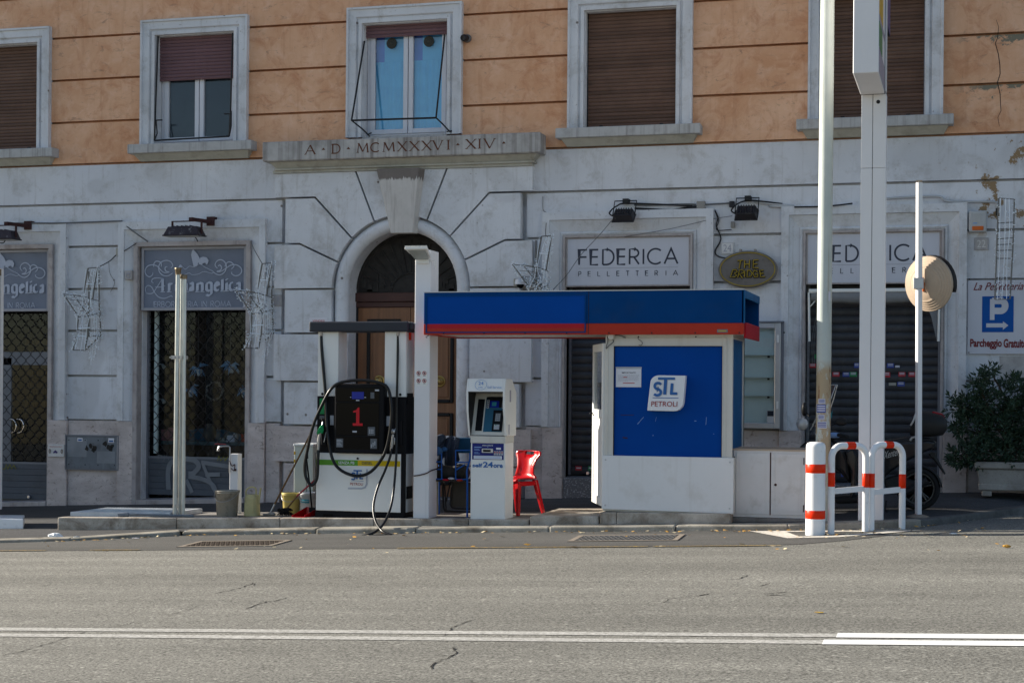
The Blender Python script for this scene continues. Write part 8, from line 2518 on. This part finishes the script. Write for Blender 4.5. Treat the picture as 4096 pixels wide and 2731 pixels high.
body('rear_body', [(1040, 800), (1090, 770), (1300, 755), (1480, 745), (1560, 760), (1530, 830), (1420, 870), (1250, 960), (1120, 1050), (1040, 1120), (1000, 1050)], .26, .34, 'moto_black')
body('seat', [(1030, 760), (1060, 748), (1280, 722), (1310, 735), (1340, 722), (1500, 728), (1520, 755), (1300, 775), (1080, 800), (1040, 800)], .30, .26, 'moto_matt')
body('footboard', [(560, 1290), (820, 1275), (1040, 1180), (1060, 1230), (840, 1345), (600, 1358)], .30, .34, 'moto_matt')
body('leg_shield', [(690, 860), (760, 820), (800, 900), (790, 1190), (760, 1290), (730, 1290), (750, 1050), (710, 960)], .40, .36, 'moto_black')
body('front_fairing', [(225, 830), (300, 760), (420, 735), (560, 745), (690, 840), (730, 960), (740, 1180), (640, 1060), (500, 960), (330, 900)], .30, .36, 'moto_black', None, .05)
body('engine_block', [(1050, 1120), (1180, 1080), (1400, 1150), (1430, 1230), (1300, 1270), (1080, 1250)], .20, .18, 'moto_matt')
body('handlebar_cover', [(420, 700), (480, 655), (600, 660), (640, 700), (600, 740), (480, 745)], .30, .22, 'moto_matt')
s = MB(); a = S(560, 690); s.tube([(a[0] - .02, ys - .36, a[2]), (a[0] - .05, ys - .2, a[2] + .02), (a[0] - .05, ys + .2, a[2] + .02), (a[0] - .02, ys + .36, a[2])], .014, 8); s.build('handlebar', M['black_iron'], t)
s = MB(); g_ = S(650, 730, ys - .3); s.tube([(g_[0] - .05, ys - .30, a[2]), (g_[0] + .07, ys - .40, g_[2] + .02)], .020, 8); s.build('grip', M['tyre'], t); s = MB(); s.tube([(a[0] - .03, ys + .28, a[2]), (a[0], ys + .42, a[2])], .018, 8); s.build('grip', M['tyre'], t)
# front fender and fork
s = MB(); fz_ = pz(fwx, ys) + RW
v = []; n = 12
for k in range(n + 1):
    an = math.radians(20 + 130 * k / n)
    for yy, rr_ in ((-.07, RW * 1.02), (-.05, RW * 1.10), (.05, RW * 1.10), (.07, RW * 1.02)): v.append((fwx + rr_ * math.cos(an), ys + yy, fz_ + rr_ * math.sin(an)))
s.add(v, [(4 * k + i, 4 * k + i + 1, 4 * k + 5 + i, 4 * k + 4 + i) for k in range(n) for i in range(3)], True); fd = s.build('front_fender', M['moto_black'], t)
fd.modifiers.new('thickness', 'SOLIDIFY').thickness = .006
s = MB()
for sg in (-1, 1): s.tube([(fwx, ys + sg * .08, fz_), (fwx + .14, ys + sg * .08, fz_ + .42)], .02, 8)
s.build('fork', M['rim'], t)
# windshield
b0_, b1_2, t0_, t1_ = S(330, 690), S(560, 640), S(480, 330), S(590, 215)
s = MB(); v = []; n, m_ = 10, 10
for j in range(m_ + 1):
    f = j / m_; xc = b0_[0] - .02 + .225 * f + .02 * math.sin(f * 3.1); zc = b0_[2] + (t1_[2] - b0_[2]) * f; hw = .19 + .06 * math.sin(math.pi * min(1, f * 1.15)) - .10 * max(0, f - .75) * 4 * .6
    for i in range(n + 1): u = -1 + 2 * i / n; v.append((xc + .11 * u * u, ys + hw * u, zc))
s.add(v, [(j * (n + 1) + i, j * (n + 1) + i + 1, (j + 1) * (n + 1) + i + 1, (j + 1) * (n + 1) + i) for j in range(m_) for i in range(n)], True); ws = s.build('windshield', M['shield'], t)
s = MB(); edge_ = [v[j * (n + 1)] for j in range(m_ + 1)] + [v[m_ * (n + 1) + i] for i in range(n + 1)] + [v[j * (n + 1) + n] for j in range(m_, -1, -1)]; s.tube(edge_, .006, 5); s.build('shield_rim', M['mirror_silver'], ws)
s = MB(); p0, p1 = S(525, 560, ys - .1), S(555, 460, ys - .1); s.hexa([(p0[0], ys - .12, p0[2]), (p0[0] + .03, ys - .12, p0[2] + .04), (p0[0] + .03, ys - .117, p0[2] + .04), (p0[0], ys - .117, p0[2])], [(p1[0] - .03, ys - .10, p1[2] - .06), (p1[0], ys - .10, p1[2]), (p1[0], ys - .097, p1[2]), (p1[0] - .03, ys - .097, p1[2] - .06)]); s.build('painted_reflection', M['label_glint_teal'], ws)  # thin teal sliver, a reflection on the windshield put in as colour
# mirrors
s = MB(); c_ = S(282, 450, ys + .36); s.ball(c_, .035, .06, .085, 14, 8); s.tube([S(330, 520, ys + .30), c_], .010, 6); s.build('mirror', M['moto_matt'], t)
s = MB(); c_ = S(264, 592, ys - .30); s.ball(c_, .070, .045, .075, 16, 9); s.build('headlamp_cap', M['mirror_silver'], t)
s = MB(); c_ = S(638, 570, ys - .36); s.ball(c_, .075, .035, .050, 14, 8); s.tube([S(545, 605, ys - .28), c_], .009, 6); s.build('mirror', M['moto_matt'], t)
s = MB(); c_ = S(570, 700, ys - .16); s.ball((c_[0], c_[1], c_[2]), .09, .05, .035, 12, 6); s.build('dashboard', M['ink_ltblue'], t)
# top box
s = MB(); sec = []
pr = [(1305, 640, .10, .10), (1330, 590, .60, .50), (1360, 560, .85, .75), (1440, 560, 1, 1), (1540, 580, 1, .98), (1620, 590, .90, .85), (1660, 600, .6, .5)]
top_ = [625, 520, 482, 470, 478, 500, 560]; bot_ = [700, 712, 716, 718, 712, 700, 650]; n = 16; v = []
for (zx, _, wq, _2), zt3, zb3 in zip(pr, top_, bot_):
    xw = S(zx, 600)[0]; z0, z1 = S(zx, zb3)[2], S(zx, zt3)[2]; cz_, hz = (z0 + z1) / 2, (z1 - z0) / 2; hw = .22 * (.55 + .45 * wq)
    for i in range(n):
        a = 2 * math.pi * i / n; ca, sa = math.cos(a), math.sin(a); e = .55; v.append((xw, ys + hw * math.copysign(abs(ca) ** e, ca), cz_ + hz * math.copysign(abs(sa) ** e, sa)))
f = [(j * n + i, j * n + (i + 1) % n, (j + 1) * n + (i + 1) % n, (j + 1) * n + i) for j in range(len(pr) - 1) for i in range(n)]
s.add(v, f, True); s.add(v[:n], [tuple(range(n))[::-1]]); s.add(v[-n:], [tuple(range(n))]); tb = s.build('top_box', M['moto_matt'], t)
s = MB(); a, b = S(1520, 475), S(1645, 520); s.hexa([(a[0], ys - .15, b[2]), (b[0], ys - .14, b[2] - .02), (b[0], ys + .14, b[2] - .02), (a[0], ys + .15, b[2])], [(a[0], ys - .14, a[2] + .01), (b[0] - .03, ys - .13, a[2] - .02), (b[0] - .03, ys + .13, a[2] - .02), (a[0], ys + .14, a[2] + .01)]); s.build('tail_lens', M['red_lens'], tb, .01)
s = MB(); s.tube([S(1310, 605, ys - .20), S(1335, 560, ys - .22), S(1360, 490, ys - .20)], .012, 6); s.tube([S(1305, 750, ys - .15), S(1320, 725, ys - .16), S(1355, 715, ys - .17)], .013, 6); s.build('trim', M['mirror_silver'], tb)
s = MB(); s.tube([S(1500, 870, ys), S(1550, 930, ys), S(1640, 1075, ys)], [.03, .025, .012], 8); s.box(S(1500, 880)[0], S(1545, 880)[0], ys - .05, ys + .05, S(1500, 905)[2], S(1500, 865)[2]); s.build('plate_holder', M['moto_matt'], t)
s = MB(); v = []; n = 12
for k in range(n + 1):
    an = math.radians(5 + 120 * k / n)
    for yy, rr_ in ((-.07, RW * 1.03), (-.05, RW * 1.09), (.05, RW * 1.09), (.07, RW * 1.03)): v.append((rw[0] + rr_ * math.cos(an), ys + yy, zgr + RW + rr_ * math.sin(an)))
s.add(v, [(4 * k + i, 4 * k + i + 1, 4 * k + 5 + i, 4 * k + 4 + i) for k in range(n) for i in range(3)], True); rf = s.build('rear_fender', M['moto_matt'], t)
rf.modifiers.new('thickness', 'SOLIDIFY').thickness = .006
s = MB(); s.tube([S(1120, 1240, ys - .12), S(1250, 1260, ys - .13), S(1380, 1190, ys - .14), S(1470, 1130, ys - .14)], [.02, .03, .05, .045], 10); s.build('exhaust', M['moto_matt'], t)
s = MB(); s.tube([S(1075, 1330, ys - .1), S(1060, 1420, ys - .12)], .012, 6); s.tube([S(1060, 1420, ys - .12), S(1080, 1440, ys - .15)], .012, 6); s.build('stand', M['black_iron'], t)
a, b = S(1050, 930, ys - .165), S(1190, 880, ys - .165)
tx_ = text('Xenter', a[0], S(1200, 900, ys - .165)[0], a[2] - .0, a[2] + .085, ys - .172, M['mirror_silver'], 'lettering', t, .003, .35)
for v_ in tx_.data.vertices: v_.co.z += (v_.co.x - (a[0] - wloc(t).x)) * .30

# ------------------------------------------------------------------ planter with shrub
yp = -.72
xa, xb = X(1780.1 + 1575 / 3.413, yp, 1100), X(1780.1 + 1575 / 3.413, yp, 1100) + 1.35
zt_ = Z(2300, 1061, yp); zf_ = Z(2300, 1121, yp); zb_ = zw(xa + .3) - .01
t = thing('planter', 'stained rectangular stone planter at the right photo edge', 'planter', ((xa + xb) / 2, yp, zb_))
s = MB(); yk = -.16
s.hexa([(xa + .045, yp + .03, zf_), (xb - .045, yp + .03, zf_), (xb - .045, yk - .03, zf_), (xa + .045, yk - .03, zf_)], [(xa + .01, yp + .01, zt_ - .09), (xb - .01, yp + .01, zt_ - .09), (xb - .01, yk, zt_ - .09), (xa + .01, yk, zt_ - .09)]); s.build('body', M['planter'], t, .01)
s = MB(); s.box(xa - .02, xb + .02, yp - .02, yk + .02, zt_ - .085, zt_); s.build('lip', M['planter'], t, .012)
s = MB(); s.box(xa + .03, xb - .03, yp + .02, yk - .02, zf_ - .03, zf_ + .05); s.build('base_moulding', M['planter'], t, .01)
for xx in (xa + .07, xb - .20):
    s = MB(); s.box(xx, xx + .12, yp + .04, yk - .04, zb_ - .03, zf_ - .03); s.build('foot', M['planter'], t, .008)
s = MB(); s.box(xa + .03, xb - .03, yp + .03, yk - .03, zt_ + .002, zt_ + .012); s.build('soil', M['soil'], t)
t = thing('shrub', 'dense dark green evergreen shrub growing in the planter', 'shrub', ((xa + xb) / 2, -.45, zt_))
random.seed(21)
B5 = lambda zx, zy, y: P3(1780.1 + zx / 3.413, 803.9 + zy / 3.413, y)
lobes = [(1690, 170, 70, .16, -.5), (1600, 270, 90, .2, -.5), (1440, 430, 100, .22, -.5), (1560, 430, 130, .28, -.45), (1720, 420, 170, .34, -.42), (1430, 600, 70, .18, -.5), (1560, 620, 150, .3, -.5), (1750, 620, 180, .36, -.42), (1450, 820, 95, .22, -.55), (1600, 780, 130, .28, -.6), (1900, 330, 150, .34, -.42), (1980, 560, 200, .38, -.42), (1850, 780, 130, .3, -.55), (2120, 420, 160, .34, -.4), (2150, 720, 150, .32, -.5), (1420, 850, 60, .16, -.65), (2300, 500, 150, .3, -.4)]
L1, L2 = MB(), MB(); st = MB(); root = Vector(((xa + xb) / 2 - .1, -.45, zt_))


def leaf_to(m_, p, d, L_, w_):
    d = d.normalized(); side = d.cross(Vector((rnd(-.4, .4), rnd(-1, -.2), rnd(.2, 1)))).normalized() * w_; nrm = side.cross(d).normalized()
    mid = p + d * L_ * .55 + nrm * L_ * .08
    tip = p + d * L_ - nrm * L_ * .03
    m_.add([p, mid - side, tip, mid + side], [(0, 1, 2), (0, 2, 3)])


for zx, zy, rp, ry, yc in lobes:
    c_ = Vector(B5(zx, zy, yc)); R_ = rp / 3.413 / 163
    st.tube(spline([root + Vector((rnd(-.3, .3), rnd(-.1, .1), 0)), root.lerp(c_, .5) + Vector((rnd(-.08, .08), 0, .08)), c_], 4), [.014] * 4 + [.012] * 4 + [.006], 5)
    for _ in range(int(70 * (R_ / .2) ** 2)):
        d = Vector((rnd(-1, 1), rnd(-1, 1), rnd(-1, 1)))
        if d.length > 1 or d.length < .1: continue
        d = d.normalized() * (d.length ** .5)
        p = c_ + Vector((d.x * R_, d.y * min(ry, .30), d.z * R_))
        if p.y > -.10: p.y = -.10
        ax = (d.normalized() + Vector((rnd(-.5, .5), rnd(-.5, .3), rnd(0, .8)))).normalized(); u = ax.orthogonal().normalized(); w = ax.cross(u)
        for k in range(9):
            a = k * 2.4 + rnd(-.2, .2); sp_ = .35 + .11 * k
            dd = ax * (1.1 - .12 * k) + (u * math.cos(a) + w * math.sin(a)) * sp_
            leaf_to(L1 if random.random() < .72 else L2, p - ax * .012 * k, dd, rnd(.055, .095), rnd(.010, .016))
st.build('stems', M['stem'], t)
tag(L1.build('crown', M['foliage'], t), kind='stuff'); tag(L2.build('crown', M['foliage2'], t), kind='stuff')
random.seed(5)

# ------------------------------------------------------------------ litter and fallen leaves
def rp(x, y): return zr(x) + .006
for m, n in (('leaf_yellow', 150), ('leaf_pale', 190)):
    s = MB()
    for _ in range(n):
        q = random.random()
        if q < .68: x, y = rnd(-4.5, 6.2), 0; y = interp(x, KP) - abs(random.gauss(.06, .10)) - .03
        elif q < .86: x, y = rnd(4.3, 6.3), rnd(-4.8, -3.6)
        else: x, y = rnd(-4, 6.5), rnd(-6.2, -3.9)
        L_ = rnd(.014, .032) if q < .9 else rnd(.02, .045); a = rnd(0, 6.28); z = zr(x) + .012
        u = Vector((math.cos(a), math.sin(a), rnd(-.2, .3))) * L_; w = Vector((-math.sin(a), math.cos(a), rnd(.1, .5))) * L_ * .6; c_ = Vector((x, y, z + abs(u.z) + .004))
        s.add([c_ - u, c_ + w * .6, c_ + u, c_ - w], [(0, 1, 2), (0, 2, 3)])
    tag(s.build('fallen_leaves', M[m]), kind='stuff')


def crumple(name, dx, dy, r, m, label, cat, flat=.5, on_kerb=0.0):
    p = road_pt(dx, dy); s = MB(); n, k = 9, 6; v = []
    for i in range(k + 1):
        t_ = math.pi * i / k
        for j in range(n):
            a = 2 * math.pi * j / n; q = rnd(.65, 1.15); v.append((p.x + r * 1.5 * q * math.sin(t_) * math.cos(a), p.y + r * .8 * q * math.sin(t_) * math.sin(a), p.z + .006 + on_kerb + r * flat * (1 + q * math.cos(t_))))
    s.add(v, [(i * n + j, (i + 1) * n + j, (i + 1) * n + (j + 1) % n, i * n + (j + 1) % n) for i in range(k) for j in range(n)])
    tag(s.build(name, M[m], loc=p), label, cat)


crumple('plastic_bottle', 125, 1240, .075, 'litter_white', 'crumpled clear white plastic bottle against the kerb at the left', 'litter', .55)
crumple('plastic_scrap', 176, 1240, .045, 'pipe_white', 'small grey plastic scrap beside the kerb right of the white bottle', 'litter', .5)
crumple('paper_scrap', 312, 1237, .035, 'sticker_w', 'flat pale blue paper scrap on the dark lane in front of the kerb', 'litter', .12)
crumple('paper_scrap', 428, 1229, .022, 'litter_white', 'tiny white paper scrap on the kerb in front of the vent pipes', 'litter', .5, .03)
crumple('orange_scrap', 1881, 1408, .026, 'totem_yellow', 'small orange scrap lying alone on the road', 'litter', .10)
crumple('yellow_leaf', 2312, 1259, .03, 'leaf_yellow', 'large curled yellow leaf on the road at the right photo edge', 'leaf', .5)
crumple('white_scrap', 2190, 1228, .03, 'litter_white', 'small white scrap on the asphalt right of the painted zone', 'litter', .3)
crumple('green_scrap', 1942, 1193, .03, 'green_nozzle', 'small green scrap on the pavement behind the hoop barrier', 'litter', .3, .06)

# ------------------------------------------------------------------ the neighbouring pump group, just left of the picture, whose shadow falls on the island
c = copy_tree(pump); c.location.x = -8.3; c.location.y += .22; c.location.z -= .13; c['label'] = 'second fuel pump on the neighbouring island left of the vent pipes'
pl_ = [o for o in bpy.data.objects if o.name == 'canopy_pillar'][0]
c = copy_tree(pl_); c.location.x = -6.45; c.location.y += .3; c.location.z -= .10; c['label'] = 'second white pillar on the neighbouring island left of the vent pipes'

bpy.context.view_layer.update()
